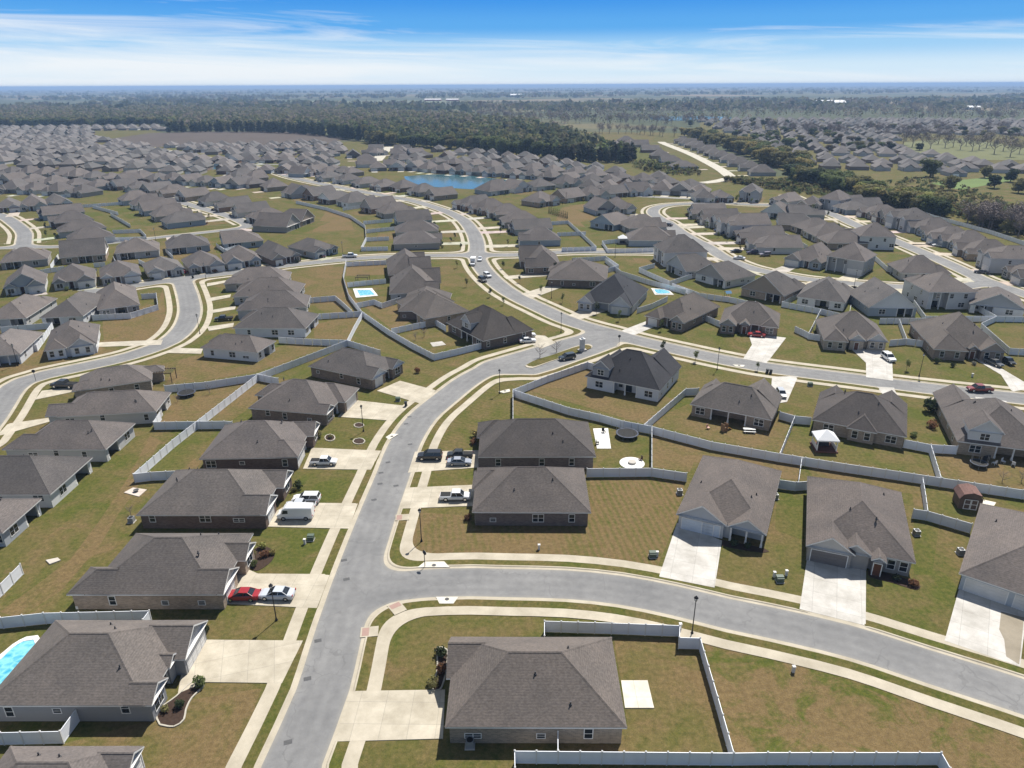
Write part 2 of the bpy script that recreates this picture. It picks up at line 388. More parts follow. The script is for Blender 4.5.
def clip_band(P, lo, hi):
    for s_, lim in ((1, lo), (-1, -hi)):
        out = []
        for i in range(len(P)):
            a = P[i]; c_ = P[(i+1) % len(P)]
            fa = s_*a[2]-lim; fc = s_*c_[2]-lim
            if fa >= 0: out.append(a)
            if (fa >= 0) != (fc >= 0):
                t = fa/(fa-fc); out.append((a[0]+(c_[0]-a[0])*t, a[1]+(c_[1]-a[1])*t, a[2]+(c_[2]-a[2])*t))
        P = out
        if len(P) < 3: return []
    return P
def band(mb, xs, ys, D, lo, hi, zf):
    ok = (np.maximum.reduce([D[:-1,:-1],D[1:,:-1],D[:-1,1:],D[1:,1:]]) > lo) & (np.minimum.reduce([D[:-1,:-1],D[1:,:-1],D[:-1,1:],D[1:,1:]]) < hi)
    for i, j in zip(*np.nonzero(ok)):
        P = clip_band([(xs[j],ys[i],D[i,j]),(xs[j+1],ys[i],D[i,j+1]),(xs[j+1],ys[i+1],D[i+1,j+1]),(xs[j],ys[i+1],D[i+1,j])], lo, hi)
        if P: mb.poly([(q[0], q[1], zf(q[2])) for q in P])
KW = .75   # kerb and gutter
WALK_LO, WALK_HI = 2.05, 3.75
DRIVES = []
def in_drive(x, y):
    for (bx0, by0, bx1, by1, P) in DRIVES:
        if bx0 <= x <= bx1 and by0 <= y <= by1:
            c = False; n = len(P)
            for i in range(n):
                a, b_ = P[i], P[(i+1) % n]
                if (a.y > y) != (b_.y > y) and x < (b_.x-a.x)*(y-a.y)/(b_.y-a.y)+a.x: c = not c
            if c: return True
    return False
def add_drive(P):
    c = sum(P, Vector((0,0)))/len(P); Q = [c+(p-c)*1.04 for p in P]
    DRIVES.append((min(p.x for p in Q), min(p.y for p in Q), max(p.x for p in Q), max(p.y for p in Q), Q))
def kerb_z(d, x, y):
    if d <= .40: return Z_ROAD + .004
    if in_drive(x, y): return Z_ROAD + .012
    return Z_ROAD + .004 + min(1, (d-.42)/.12)*.10
def verge_z(d, x, y):      # turf behind the kerb, level with its top, falling to the pavement
    if in_drive(x, y): return .045
    return (Z_ROAD+.102)*(1-(d-KW)/(WALK_LO-KW)) + (Z_WALK-.012)*(d-KW)/(WALK_LO-KW)
def band3(mb, xs, ys, D, lo, hi, zf):
    t = MB(); band(t, xs, ys, D, lo, hi, lambda d: d)
    n = len(mb.v); mb.v += [(x, y, zf(d, x, y)) for x, y, d in t.v]; mb.f += [[n+i for i in f] for f in t.f]; mb.m += t.m
def streets(x0, x1, y0, y1, res):
    xs = np.arange(x0, x1+res*.5, res); ys = np.arange(y0, y1+res*.5, res)
    X, Y = np.meshgrid(xs, ys)
    D = road_field(X, Y, list(STREETS))
    a = MB(); band(a, xs, ys, D, -99, .02, lambda d: d); ed_ = [p[2] for p in a.v]; a.v = [(p[0], p[1], Z_ROAD) for p in a.v]
    k = MB()
    for lo, hi in ((0, .42), (.42, .54), (.54, KW)): band3(k, xs, ys, D, lo, hi, kerb_z)
    W = road_field(X, Y, WALKS)
    W = np.where(D < W - .3, -5, W)
    w_ = MB(); band(w_, xs, ys, W, WALK_LO, WALK_HI, lambda d: Z_WALK)
    g = MB(); band3(g, xs, ys, D, KW, WALK_LO, verge_z)
    for nm, mb, mt, c in (('road', a, 'asphalt', None), ('kerb', k, 'concrete', CONC), ('pavement', w_, 'concrete', CONC), ('verge', g, 'grass', (.36,0,0,1))):
        if mb.f and nm == 'road':
            me = mb.mesh(nm, M[mt]); at_ = me.attributes.new('edge', 'FLOAT', 'POINT'); at_.data.foreach_set('value', ed_); tag(link(nm, me), kind='structure')
        elif mb.f: tag(mb.build(nm, M[mt], None, c, uv=(lambda c_: c_[:, :2]) if mt == 'grass' else None), kind='structure')
def all_streets():
    streets(-150, 190, 36, 250, .6)
    streets(-400, 420, 250, 520, 1.2)
    streets(-500, 320, 520, 980, 3.0)

# ------------------------------------------------------------------ ground sheets
mb = MB(); S_ = 40000.0
mb.poly([(-S_,-2000,-.3),(S_,-2000,-.3),(S_,S_*1.6,-.3),(-S_,S_*1.6,-.3)])
tag(mb.build('ground', M['country']), kind='structure')
mb = MB(); mb.poly([tuple(G(x, y, Z_LAWN)) for x, y in ((-900,1100),(1900,1100),(1250,235),(985,200),(905,178),(760,176),(690,134),(640,131),(655,160),(520,146),(400,141),(170,144),(150,120),(-120,121))])
tag(mb.build('lawn', M['grass'], None, (.36,0,.05,1), uv=lambda c: c[:, :2]), kind='structure')

_lz = [Z_LAWN + .010]
def lawn(pts, dry, mow=0.0, soil=0.05, ang=0.0, patch=1.0, width=1.1, name='lawn', ground=None):
    """one plot's own turf: how dry it is, and its mowing stripes"""
    dry = dry + (.14 if dry > .55 else -.04)
    P = ground or [G2(p) for p in pts]; z = _lz[0]; _lz[0] += .0002
    m_ = MB(); m_.poly([(p.x, p.y, z) for p in P])
    ca, sa = math.cos(R(ang))/width, math.sin(R(ang))/width
    return tag(m_.build(name, M['grass'], None, (dry, mow, soil, patch), uv=lambda c: np.stack([c[:,0]*ca+c[:,1]*sa, c[:,1]], 1)), kind='structure')

def slab(pts, name='driveway', col=CONC_N, z0=-.02, z1=Z_DRIVE, matn='slab', dz=0.0):
    """a poured concrete slab with joints; UV in metres along its first edge"""
    P = [G2(p) for p in pts]
    if sum(P[i].x*P[(i+1)%len(P)].y-P[(i+1)%len(P)].x*P[i].y for i in range(len(P))) < 0: P.reverse()
    o = P[0]; e = (P[1]-P[0]).normalized(); f = Vector((-e.y, e.x))
    if name == 'driveway': add_drive(P)
    m_ = MB(); m_.prism(P, z0, z1+dz)
    ob = m_.build(name, M[matn], None, col, uv=lambda c: np.stack([(c[:,0]-o.x)*e.x+(c[:,1]-o.y)*e.y, (c[:,0]-o.x)*f.x+(c[:,1]-o.y)*f.y], 1))
    return tag(ob, kind='structure')

# plots whose grass differs: (outline, dryness, stripes, soil, stripe angle)
for pts, dry, mow, soil, ang, *ex in (
  ([(418,512),(468,516),(592,515),(592,480),(686,472),(680,512),(658,566),(560,560),(430,556),(410,548)], .74, .55, .0, 8),
  ([(590,480),(682,474),(676,515),(655,566),(588,556)], .70, .9, .0, 8),
  ([(702,635),(800,655),(925,690),(1040,730),(1040,800),(950,790),(941,753),(735,753)], .60, .0, .10, 0, 3.4),
  ([(614,640),(682,638),(697,640),(731,752),(560,752),(560,740),(628,728)], .58, .0, .08, 0),
  ([(395,640),(446,622),(545,622),(547,636),(456,637),(447,690),(372,690)], .50, .0, .05, 0),
  ([(352,741),(444,740),(444,800),(330,800)], .42, .0, .05, 0),
  ([(0,640),(0,575),(131,470),(137,452),(158,424),(190,424),(226,421),(205,458),(195,470),(136,515),(131,534),(62,594),(50,618),(0,618)], .55, .0, .12, 0, 1.3),
  ([(20,618),(62,590),(100,545),(118,515),(136,490),(160,440),(150,436),(128,478),(100,520),(70,560),(0,612)], .85, .0, .2, 0),
  ([(155,422),(224,400),(258,376),(292,380),(250,408),(232,420)], .72, .0, .06, 0),
  ([(190,395),(205,386),(257,377),(226,398),(190,420),(163,420),(170,395)], .74, .0, .08, 0),
  ([(134,472),(180,470),(204,452),(226,423),(186,424)], .30, .0, .0, 0),
  ([(190,700),(262,688),(245,735),(225,790),(60,790),(60,745),(150,720)], .62, .0, .08, 0, 1.3),
  ([(214,610),(316,610),(300,638),(206,640)], .36, .0, .03, 0),
  ([(262,530),(330,530),(324,574),(258,574),(240,566)], .22, .0, .0, 0),
  ([(296,472),(358,470),(346,502),(292,503)], .28, .0, .02, 0),
  ([(322,425),(380,417),(388,425),(372,450),(314,450)], .30, .0, .02, 0),
  ([(370,388),(400,382),(436,391),(410,404),(362,402)], .42, .0, .02, 0),
  ([(430,450),(452,412),(513,390),(513,420),(481,422),(476,452)], .42, .35, .0, 60),
  ([(513,392),(572,410),(640,432),(650,468),(598,468),(591,422),(514,421)], .40, .0, .05, 0),
  ([(424,470),(472,470),(472,487),(420,488)], .38, .0, .0, 0),
  ([(520,388),(588,364),(600,378),(662,396),(680,400),(645,424),(600,411)], .72, .0, .08, 0),
  ([(652,430),(712,443),(802,459),(799,480),(777,478),(694,462),(690,472),(653,467)], .82, .0, .06, 0),
  ([(802,460),(850,468),(925,480),(925,508),(914,506),(912,494),(814,478)], .70, .0, .05, 0),
  ([(645,424),(688,404),(772,420),(795,408),(780,452),(712,440)], .58, .0, .12, 0),
  ([(797,418),(812,420),(907,438),(932,446),(941,477),(846,462),(782,452)], .42, .0, .03, 0),
  ([(932,446),(958,447),(1040,455),(1040,492),(943,477)], .70, .0, .05, 0),
  ([(926,480),(1040,498),(1040,520),(975,520),(928,510)], .42, .0, .10, 0),
  ([(777,492),(808,492),(800,545),(786,596),(716,580),(724,544)], .50, .0, .0, 0),
  ([(777,490),(811,490),(803,540),(775,530)], .15, .0, .0, 0),
  ([(914,520),(966,524),(958,575),(946,628),(866,612),(868,575),(916,563)], .40, .2, .0, 10),
  ([(914,515),(940,520),(932,575),(914,575)], .12, .0, .0, 0),
  # further plots
  ([(102,313),(158,303),(163,288),(166,320),(162,340),(104,343)], .72, .0, .08, 0),
  ([(0,352),(100,347),(130,355),(90,366),(0,376)], .66, .0, .04, 0),
  ([(160,392),(180,360),(204,352),(258,354),(280,346),(346,342),(300,356),(256,372),(172,386)], .62, .0, .10, 0),
  ([(285,273),(345,262),(343,276),(362,310),(330,316),(305,300)], .58, .0, .16, 0),
  ([(313,325),(362,314),(348,340),(315,338)], .66, .0, .05, 0),
  ([(363,314),(390,330),(436,356),(482,344),(508,348),(440,388),(412,384),(411,363),(350,341)], .52, .0, .12, 0),
  ([(347,262),(386,260),(384,275),(346,276)], .82, .0, .15, 0),
  ([(360,303),(400,306),(428,310),(400,328),(390,328)], .78, .0, .10, 0),
  ([(402,335),(434,322),(470,340),(436,352)], .50, .0, .05, 0),
  ([(306,242),(296,216),(330,209),(352,217),(364,232),(360,247),(342,257),(312,256)], .48, .0, .22, 0),
  ([(326,212),(350,217),(354,230),(312,232)], .85, .0, .25, 0),
  ([(448,205),(520,222),(540,250),(500,252),(484,230)], .34, .0, .0, 0),
  ([(562,206),(590,202),(598,225),(605,246),(588,228),(556,220)], .85, .0, .12, 0),
  ([(580,222),(600,220),(618,235),(612,246),(606,248)], .25, .0, .0, 0),
  ([(612,258),(660,256),(655,268),(636,272)], .40, .0, .0, 0),
  ([(666,212),(690,207),(700,212),(690,220),(676,220)], .30, .0, .0, 0),
  ([(725,207),(762,206),(760,212),(735,212)], .50, .0, .0, 0),
  ([(440,262),(462,262),(478,290),(470,296),(442,284)], .55, .0, .05, 0),
  ([(494,262),(540,260),(545,275),(510,278)], .40, .0, .03, 0),
  ([(545,296),(576,288),(600,300),(565,312)], .45, .0, .03, 0),
  ([(470,312),(520,325),(548,345),(505,345),(480,330)], .40, .0, .05, 0),
  ([(645,325),(735,336),(745,352),(690,345),(640,334)], .40, .0, .05, 0),
  ([(780,345),(860,352),(866,372),(770,364)], .42, .0, .05, 0),
  ([(893,350),(1005,372),(1008,385),(893,376)], .34, .0, .02, 0),
  ([(682,360),(760,372),(770,382),(690,372)], .42, .0, .05, 0),
  ([(172,150),(300,152),(330,150),(330,147),(172,147)], .2, .0, .0, 0),
  ([(150,162),(300,160),(300,167),(150,166)], .15, .0, .0, 0),
  ([(378,163),(560,173),(600,182),(560,186),(500,183),(400,170)], .45, .0, .08, 0),
  ([(560,131),(660,133),(650,142),(600,146),(570,138)], .55, .0, .0, 0),
  ([(600,146),(640,143),(665,163),(640,168),(622,158)], .12, .0, .0, 0),
): lawn(pts, dry, mow, soil, ang, *ex)

lawn([(700,117.5),(1075,123),(1075,245),(1000,226),(940,212),(860,190),(790,174),(700,136)], .45, 0, 0, 0, 1.2)
# ploughed brown field beyond the roofs, and pale pasture and meadow strips far out
def field(pts, c, name='field'):
    z = _lz[0] + .05; _lz[0] += .02
    m_ = MB(); m_.poly([tuple(G(x, y, z)) for x, y in pts]); return tag(m_.build(name, M['field'], None, c), kind='structure')
m, nt, b = mat('field'); b.inputs['Roughness'].default_value = .95; p = pos(nt)
c = mixc(nt, 1.0, objcol(nt), mixc(nt, noise(nt, p, .02, 5), (.75,.75,.75), (1.25,1.25,1.25)), 'MULTIPLY')
c = mixc(nt, 1.0, c, mixc(nt, noise(nt, vscale(nt, p, (.02,.3,1)), 1.0, 3), (.88,.88,.88), (1.12,1.12,1.12)), 'MULTIPLY')
L(nt, c, b.inputs['Base Color']); M['field'] = m
field([(95,141),(150,133),(200,131.5),(300,132),(345,138),(330,143),(240,146),(150,147)], (.082,.064,.052))
field([(560,104),(700,101),(800,103),(720,108),(620,110),(540,108)], (.17,.16,.09))
field([(180,101),(420,100.5),(520,102),(430,104),(230,104)], (.13,.14,.08))
field([(905,142),(960,138),(1040,150),(1040,160),(960,160),(900,150)], (.125,.13,.052))
field([(930,183),(1000,176),(1015,180),(960,190)], (.12,.17,.05))

# ponds
def sheet(pts, name, mt, z, col=None):
    P = [v.to_2d() for v in catmull([G(*p) for p in pts+pts[:1]], 2.0)][:-1]
    m_ = MB(); m_.poly([(p.x, p.y, z) for p in P]); return tag(m_.build(name, M[mt], None, col), kind='structure')
sheet([(404,176.5),(430,174.6),(460,175),(490,178),(512,181),(500,184),(478,189),(450,188),(425,186),(408,181)], 'pond', 'pond_water', .06)
sheet([(160,166),(200,164.5),(225,165.5),(220,169),(190,170),(165,169)], 'pond', 'pond_water', .06)
sheet([(650,117.2),(690,116.2),(728,117),(726,120),(690,120.6),(655,120)], 'pond', 'pond_water', .1)
# ------------------------------------------------------------------ houses
OV = .42     # eave overhang
ROOFS = [(.122,.113,.109),(.110,.103,.101),(.136,.125,.119),(.100,.096,.095),(.128,.118,.113),(.117,.113,.111)]
BRICK_D, BRICK_B, BRICK_T = (.15,.115,.10), (.24,.17,.135), (.33,.27,.215)
TAUPE, WHITE_S, GREY_S, BLUE_S = (.36,.335,.31), (.66,.66,.65), (.40,.41,.42), (.33,.38,.43)
FRAC = .5

def roof_rect(mb, fm, x0, x1, y0, y1, e, pitch, axis, end0, end1, th=.2, caps=True):
    """hip or gable roof over a rectangle; axis = direction of the ridge; end0/end1 = 'hip' | 'gable' | 'in' (runs into another roof).
    mb takes shingles, fm fascia and soffit"""
    def P(a, b, z): return (a, b, z) if axis == 'x' else (b, a, z)
    a0, a1, b0, b1 = (x0, x1, y0, y1) if axis == 'x' else (y0, y1, x0, x1)
    hw = (b1-b0)/2; h = hw*pitch; bm_ = (b0+b1)/2
    r0 = a0 + (hw if end0 == 'hip' else 0); r1 = a1 - (hw if end1 == 'hip' else 0)
    if r1 < r0: r0 = r1 = (r0+r1)/2
    flip = axis != 'x'
    def F(m_, *pts):
        m_.poly(list(reversed(pts)) if flip else list(pts))
    F(mb, P(a0,b0,e), P(a1,b0,e), P(r1,bm_,e+h), P(r0,bm_,e+h))
    F(mb, P(a1,b1,e), P(a0,b1,e), P(r0,bm_,e+h), P(r1,bm_,e+h))
    if end0 == 'hip': F(mb, P(a0,b1,e), P(a0,b0,e), P(r0,bm_,e+h))
    if end1 == 'hip': F(mb, P(a1,b0,e), P(a1,b1,e), P(r1,bm_,e+h))
    # fascia strip under the eave (butted below the shingle edge), soffit
    o = .012
    F(fm, P(a0-o,b0-o,e-th), P(a1+o,b0-o,e-th), P(a1+o,b0-o,e-.02), P(a0-o,b0-o,e-.02))
    F(fm, P(a1+o,b1+o,e-th), P(a0-o,b1+o,e-th), P(a0-o,b1+o,e-.02), P(a1+o,b1+o,e-.02))
    for a, end, s in ((a0, end0, -1), (a1, end1, 1)):
        ao = a + s*o
        if end == 'hip':
            q = [P(ao,b1+o,e-th), P(ao,b0-o,e-th), P(ao,b0-o,e-.02), P(ao,b1+o,e-.02)]
            F(fm, *(q if s < 0 else q[::-1]))
        elif end == 'gable':
            for sb, bb in ((-1, b0), (1, b1)):     # rake boards
                q = [P(ao,bb,e-th), P(ao,bb,e-.01), P(ao,bm_,e+h-.01), P(ao,bm_,e+h-th*1.25)]
                F(fm, *q); 
                q2 = [P(ao-s*.03,*_q) if False else _q for _q in q]
            # underside of the rake overhang
            F(fm, P(a,b0,e-.03), P(a-s*OV,b0,e-.03), P(a-s*OV,bm_,e+h-.03), P(a,bm_,e+h-.03))
            F(fm, P(a,b1,e-.03), P(a-s*OV,b1,e-.03), P(a-s*OV,bm_,e+h-.03), P(a,bm_,e+h-.03))
    F(fm, P(a0,b0,e-th+.01), P(a0,b1,e-th+.01), P(a1,b1,e-th+.01), P(a1,b0,e-th+.01))
    if caps:    # ridge and hip caps, a hand's width proud of the shingles
        def cap(p, q):
            p = Vector(p); q = Vector(q); d = (q-p); 
            if d.length < .3: return
            sd = d.cross(Vector((0,0,1))).normalized()*.16; u = Vector((0,0,.035)); dn = Vector((0,0,-.05))
            mb.poly([p-sd+dn, q-sd+dn, q+u, p+u]); mb.poly([p+u, q+u, q+sd+dn, p+sd+dn])
        cap(P(r0,bm_,e+h), P(r1,bm_,e+h))
        if end0 == 'hip': cap(P(a0,b0,e), P(r0,bm_,e+h)); cap(P(a0,b1,e), P(r0,bm_,e+h))
        if end1 == 'hip': cap(P(a1,b0,e), P(r1,bm_,e+h)); cap(P(a1,b1,e), P(r1,bm_,e+h))
    return e+h

def window_mesh(w, h, panes=1):
    f = MB(); t = .09; d = .05
    f.box((-w/2-t,-d,-t),(w/2+t,0,0)); f.box((-w/2-t,-d,h),(w/2+t,0,h+t)); f.box((-w/2-t,-d,0),(-w/2,0,h)); f.box((w/2,-d,0),(w/2+t,0,h))
    f.box((-w/2,-d*.8,h/2-.03),(w/2,-.012,h/2+.03))
    for k in range(1, panes): f.box((-w/2+w*k/panes-.05,-d,0),(-w/2+w*k/panes+.05,0,h))
    g = MB(); g.poly([(-w/2,-.01,0),(w/2,-.01,0),(w/2,-.01,h),(-w/2,-.01,h)])
    return f.mesh('window', M['trim']), g.mesh('pane', M['glass'])
WINS = {}
def get_window(w, h, panes=1):
    k = (w, h, panes)
    if k not in WINS: WINS[k] = window_mesh(w, h, panes)
    return WINS[k]
def window_far(w, h, panes=1):
    k = ('far', w, h, panes)
    if k not in WINS:
        f = MB(); t = .1
        f.box((-w/2-t,-.06,-t),(w/2+t,0,h+t), 0)
        for q in range(panes): f.poly([(-w/2+w*q/panes+.05,-.064,0),(-w/2+w*(q+1)/panes-.05,-.064,0),(-w/2+w*(q+1)/panes-.05,-.064,h),(-w/2+w*q/panes+.05,-.064,h)], 1)
        WINS[k] = f.mesh('window', [M['trim'], M['glass']])
    return WINS[k]
def garage_mesh(w, h=2.15):
    k = ('garage', w)
    if k not in WINS:
        f = MB(); t = .12
        f.box((-w/2-t,-.06,0),(-w/2,0,h+t)); f.box((w/2,-.06,0),(w/2+t,0,h+t)); f.box((-w/2,-.06,h),(w/2,0,h+t))
        p = MB(); n = max(2, round(w/1.2))
        p.poly([(-w/2,-.015,0),(w/2,-.015,0),(w/2,-.015,h),(-w/2,-.015,h)])
        for r in range(4):
            for c in range(n):
                a = -w/2 + w*c/n + .1; b_ = -w/2 + w*(c+1)/n - .1; z0 = h*r/4+.07; z1 = h*(r+1)/4-.07
                p.box((a,-.04,z0),(b_,-.016,z1), skip=(3,))
        WINS[k] = (f.mesh('garage_frame', M['trim']), p.mesh('garage_door', M['garage']))
    return WINS[k]
def door_mesh():
    if 'door' not in WINS:
        f = MB(); f.box((-.62,-.06,0),(-.5,0,2.2)); f.box((.5,-.06,0),(.62,0,2.2)); f.box((-.5,-.06,2.08),(.5,0,2.2))
        p = MB(); p.box((-.5,-.03,.02),(.5,-.005,2.08)); p.box((-.36,-.05,.2),(.36,-.03,.9)); p.box((-.36,-.05,1.05),(.36,-.03,1.95))
        hnd = MB(); hnd.tube((.42,-.04,1.0),(.42,-.11,1.0),.035)
        WINS['door'] = (f.mesh('door_frame', M['trim']), p.mesh('front_door', M['wood_door']), hnd.mesh('handle', M['chrome']))
    return WINS['door']
def vent_mesh():
    if 'vent' not in WINS:
        v = MB(); v.tube((0,0,-.5),(0,0,.34),.09,.08,8); v.lathe([(.2,-.12),(.16,.0),(.09,.04)],10)
        WINS['vent'] = v.mesh('roof_vent', M['dark_trim'])
    return WINS['vent']
def put(me, name, parent, x, y, z, side, col=None):
    """side = 'front' | 'rear' | 'left' | 'right': which way the item looks"""
    o = link(name, me, parent, col)
    o.location = (x, y, z); o.rotation_euler = (0, 0, {'front':0,'right':math.pi/2,'rear':math.pi,'left':-math.pi/2}[side])
    return o

def house(label, base, rz, W, D, st, detail=2, name='house', cat='house', group=None):
    """W along the street (eave to eave), D front to back; local front = -Y.
    st: e, pitch, wall, wcol, roof, fr=[(x0,x1,dy,roof,content)] in fractions of W, rr likewise, gcol, ends, dormer, two"""
    root = empty(name, base, rz); tag(root, label, cat, group)
    r_ = random.Random(hash((round(base[0],1), round(base[1],1))) & 0xffff)
    e = st.get('e', 2.85); pitch = st.get('pitch', .6); rc = st.get('roof') or r_.choice(ROOFS)
    j = r_.uniform(.93, 1.07); rc = (rc[0]*j*1.02, rc[1]*j*.975, rc[2]*j*.955)
    wall = st.get('wall', 'brick'); wc = st.get('wcol', BRICK_D); gc = st.get('gcol', TAUPE)
    xw, yw = W/2-OV, D/2-OV
    def seg(items, s):
        out = []
        for it in items: out.append((-W/2+W*it[0], -W/2+W*it[1], it[2], it[3], it[4] if len(it) > 4 else None, it[5:] ))
        return out
    fr = sorted(seg(st.get('fr', []), 0)); rr = sorted(seg(st.get('rr', []), 0))
    # footprint, counter-clockwise from front left
    fp = []; fxs = [-xw]
    def edge(items, y, s):
        pts = [(-xw, y)]
        for (a, b_, dy, *_r) in items:
            a = max(a+(OV if dy > 0 and a > -W/2+.1 else 0), -xw); b_ = min(b_-(OV if dy > 0 and b_ < W/2-.1 else 0), xw)
            yy = y - s*(-1.5 if (_r[0] and _r[1] in ('porch','porch_open') and dy < 1.5) else dy)
            for q in ((a, y), (a, yy), (b_, yy), (b_, y)):
                if (Vector(q)-Vector(pts[-1])).length > 1e-3: pts.append(q)
        if (Vector((xw, y))-Vector(pts[-1])).length > 1e-3: pts.append((xw, y))
        # drop doubled corner when an item starts at the corner
        if len(pts) > 2 and abs(pts[1][0]-pts[0][0]) < 1e-3 and abs(pts[2][0]-pts[1][0]) > 1e-3 and items and items[0][0] <= -W/2+.05: pts.pop(0)
        if len(pts) > 2 and abs(pts[-2][0]-pts[-1][0]) < 1e-3 and items and items[-1][1] >= W/2-.05: pts.pop()
        return pts
    front = edge(fr, -yw, 1); rear = edge(rr, yw, -1)
    foot = front + list(reversed(rear))
    mb = MB(); mb.prism(foot, 0, e-.19)
    roof = MB(); fas = MB(); gabs = []; dorm = []
    ends = st.get('ends', ('hip','hip'))
    axis = 'x' if W >= D else 'y'
    if axis == 'y': ends = st.get('ends', ('hip','hip'))
    top = roof_rect(roof, fas, -W/2, W/2, -D/2, D/2, e, pitch, axis, ends[0], ends[1], caps=detail > 0)
    def gable_tri(x0, x1, y, e_, p_, s):
        m_ = (x0+x1)/2; hw = (x1-x0)/2; ins = OV*p_
        q = [(x0+OV,y,e_-.19),(x1-OV,y,e_-.19),(x1-OV,y,e_+ins-.05),(m_,y,e_+hw*p_-.05),(x0+OV,y,e_+ins-.05)]
        gab = MB(); gab.poly(q if s > 0 else q[::-1]); gabs.append(gab)
    if axis == 'y':
        if ends[0] == 'gable': gable_tri(-W/2, W/2, -yw, e, pitch, 1)
        if ends[1] == 'gable': gable_tri(-W/2, W/2, yw, e, pitch, -1)
    else:
        for k, s in ((0,-1),(1,1)):
            if ends[k] == 'gable':
                hw = D/2; q = [(s*xw,-yw,e-.19),(s*xw,yw,e-.19),(s*xw,yw,e+OV*pitch-.05),(s*xw,0,e+hw*pitch-.05),(s*xw,-yw,e+OV*pitch-.05)]
                gab = MB(); gab.poly(q if s > 0 else q[::-1]); gabs.append(gab)
    for items, s in ((fr, 1), (rr, -1)):
        for (x0, x1, dy, rt, ct, ex) in items:
            if not rt: continue
            p2 = ex[0] if ex else pitch*1.08
            hw = (x1-x0)/2; run = min(hw*p2/pitch, D*.48) + .3
            y0 = -D/2 - dy
            ye = -D/2 + run
            ee = e + r_.uniform(.005, .02)
            if s > 0: roof_rect(roof, fas, x0, x1, y0, ye, ee, p2, 'y', rt, 'in', caps=detail > 0)
            else: roof_rect(roof, fas, x0, x1, -ye, -y0, ee, p2, 'y', 'in', rt, caps=detail > 0)
            if rt == 'gable': gable_tri(x0, x1, s*(-yw-dy), ee, p2, s)
    if st.get('dormer'):
        for (sd, xf, w_, back) in st['dormer']:
            s = 1 if sd == 'front' else -1
            xc = -W/2+W*xf; yf = D/2 - back; zb = e + back*pitch - .3; zt = zb + 2.4
            y_in = D/2 - back - 3.6
            y0, y1 = sorted((-s*yf, -s*y_in))
            gab = MB(); dorm.append(gab); gab.box((xc-w_/2, y0, zb-.6), (xc+w_/2, y1, zt-.19))
            pp = .8
            if s > 0: roof_rect(roof, fas, xc-w_/2-.3, xc+w_/2+.3, y0-.3, y1+1.2, zt, pp, 'y', 'gable', 'in', caps=detail > 0)
            else: roof_rect(roof, fas, xc-w_/2-.3, xc+w_/2+.3, y0-1.2, y1+.3, zt, pp, 'y', 'in', 'gable', caps=detail > 0)
            q = [(xc-w_/2,-s*yf-s*.004,zt-.19),(xc+w_/2,-s*yf-s*.004,zt-.19),(xc+w_/2,-s*yf-s*.004,zt+.2),(xc,-s*yf-s*.004,zt+(w_/2+.3)*pp-.06),(xc-w_/2,-s*yf-s*.004,zt+.2)]
            gab = MB(); gabs.append(gab); gab.poly(q if s > 0 else q[::-1])
            add_win = (xc, -s*yf, zb+.55, sd)
            st.setdefault('_dw', []).append(add_win)
    mb.build('wall', M[wall], root, wc)
    ro = roof.build('roof', M['shingle'], root, rc)
    fas.build('fascia', M['trim'], ro)
    for gab in dorm: gab.build('dormer_wall', M['siding'], root, gc)
    for gab in gabs: gab.build('gable', M['siding'], root, gc)
    for (wx, wy, wz, sd) in st.pop('_dw', []) if detail else st.pop('_dw', [])[:0]:
        f_, g_ = get_window(1.5, 1.25, 2); w_ = put(f_, 'window', root, wx, wy+(-.01 if sd == 'front' else .01), wz, sd); link('pane', g_, w_)
    def win(x, y, z, side, w=.95, h=1.45, panes=1):
        if detail >= 2:
            f_, g_ = get_window(w, h, panes); o = put(f_, 'window', root, x, y, z, side); link('pane', g_, o)
        else: put(window_far(w, h, panes), 'window', root, x, y, z, side)
    # front and rear openings
    def post(x, y, h=None, w_=.3):
        pm = MB(); pm.box((-w_/2,-w_/2,0),(w_/2,w_/2,h or e-.19)); pm.box((-w_/2-.05,-w_/2-.05,0),(w_/2+.05,w_/2+.05,.5))
        o = pm.build('porch_post', M['trim'], root); o.location = (x, y, 0)
    def garage(x, y, side, w=4.9):
        f_, p_ = garage_mesh(w); o = put(p_, 'garage_door', root, x, y, .02, side, st.get('gdoor', (.62,.61,.59))); link('garage_frame', f_, o)
    def door(x, y, side):
        f_, p_, h_ = door_mesh(); o = put(p_, 'front_door', root, x, y, .02, side, None)
        if detail >= 2: link('door_frame', f_, o); link('handle', h_, o)
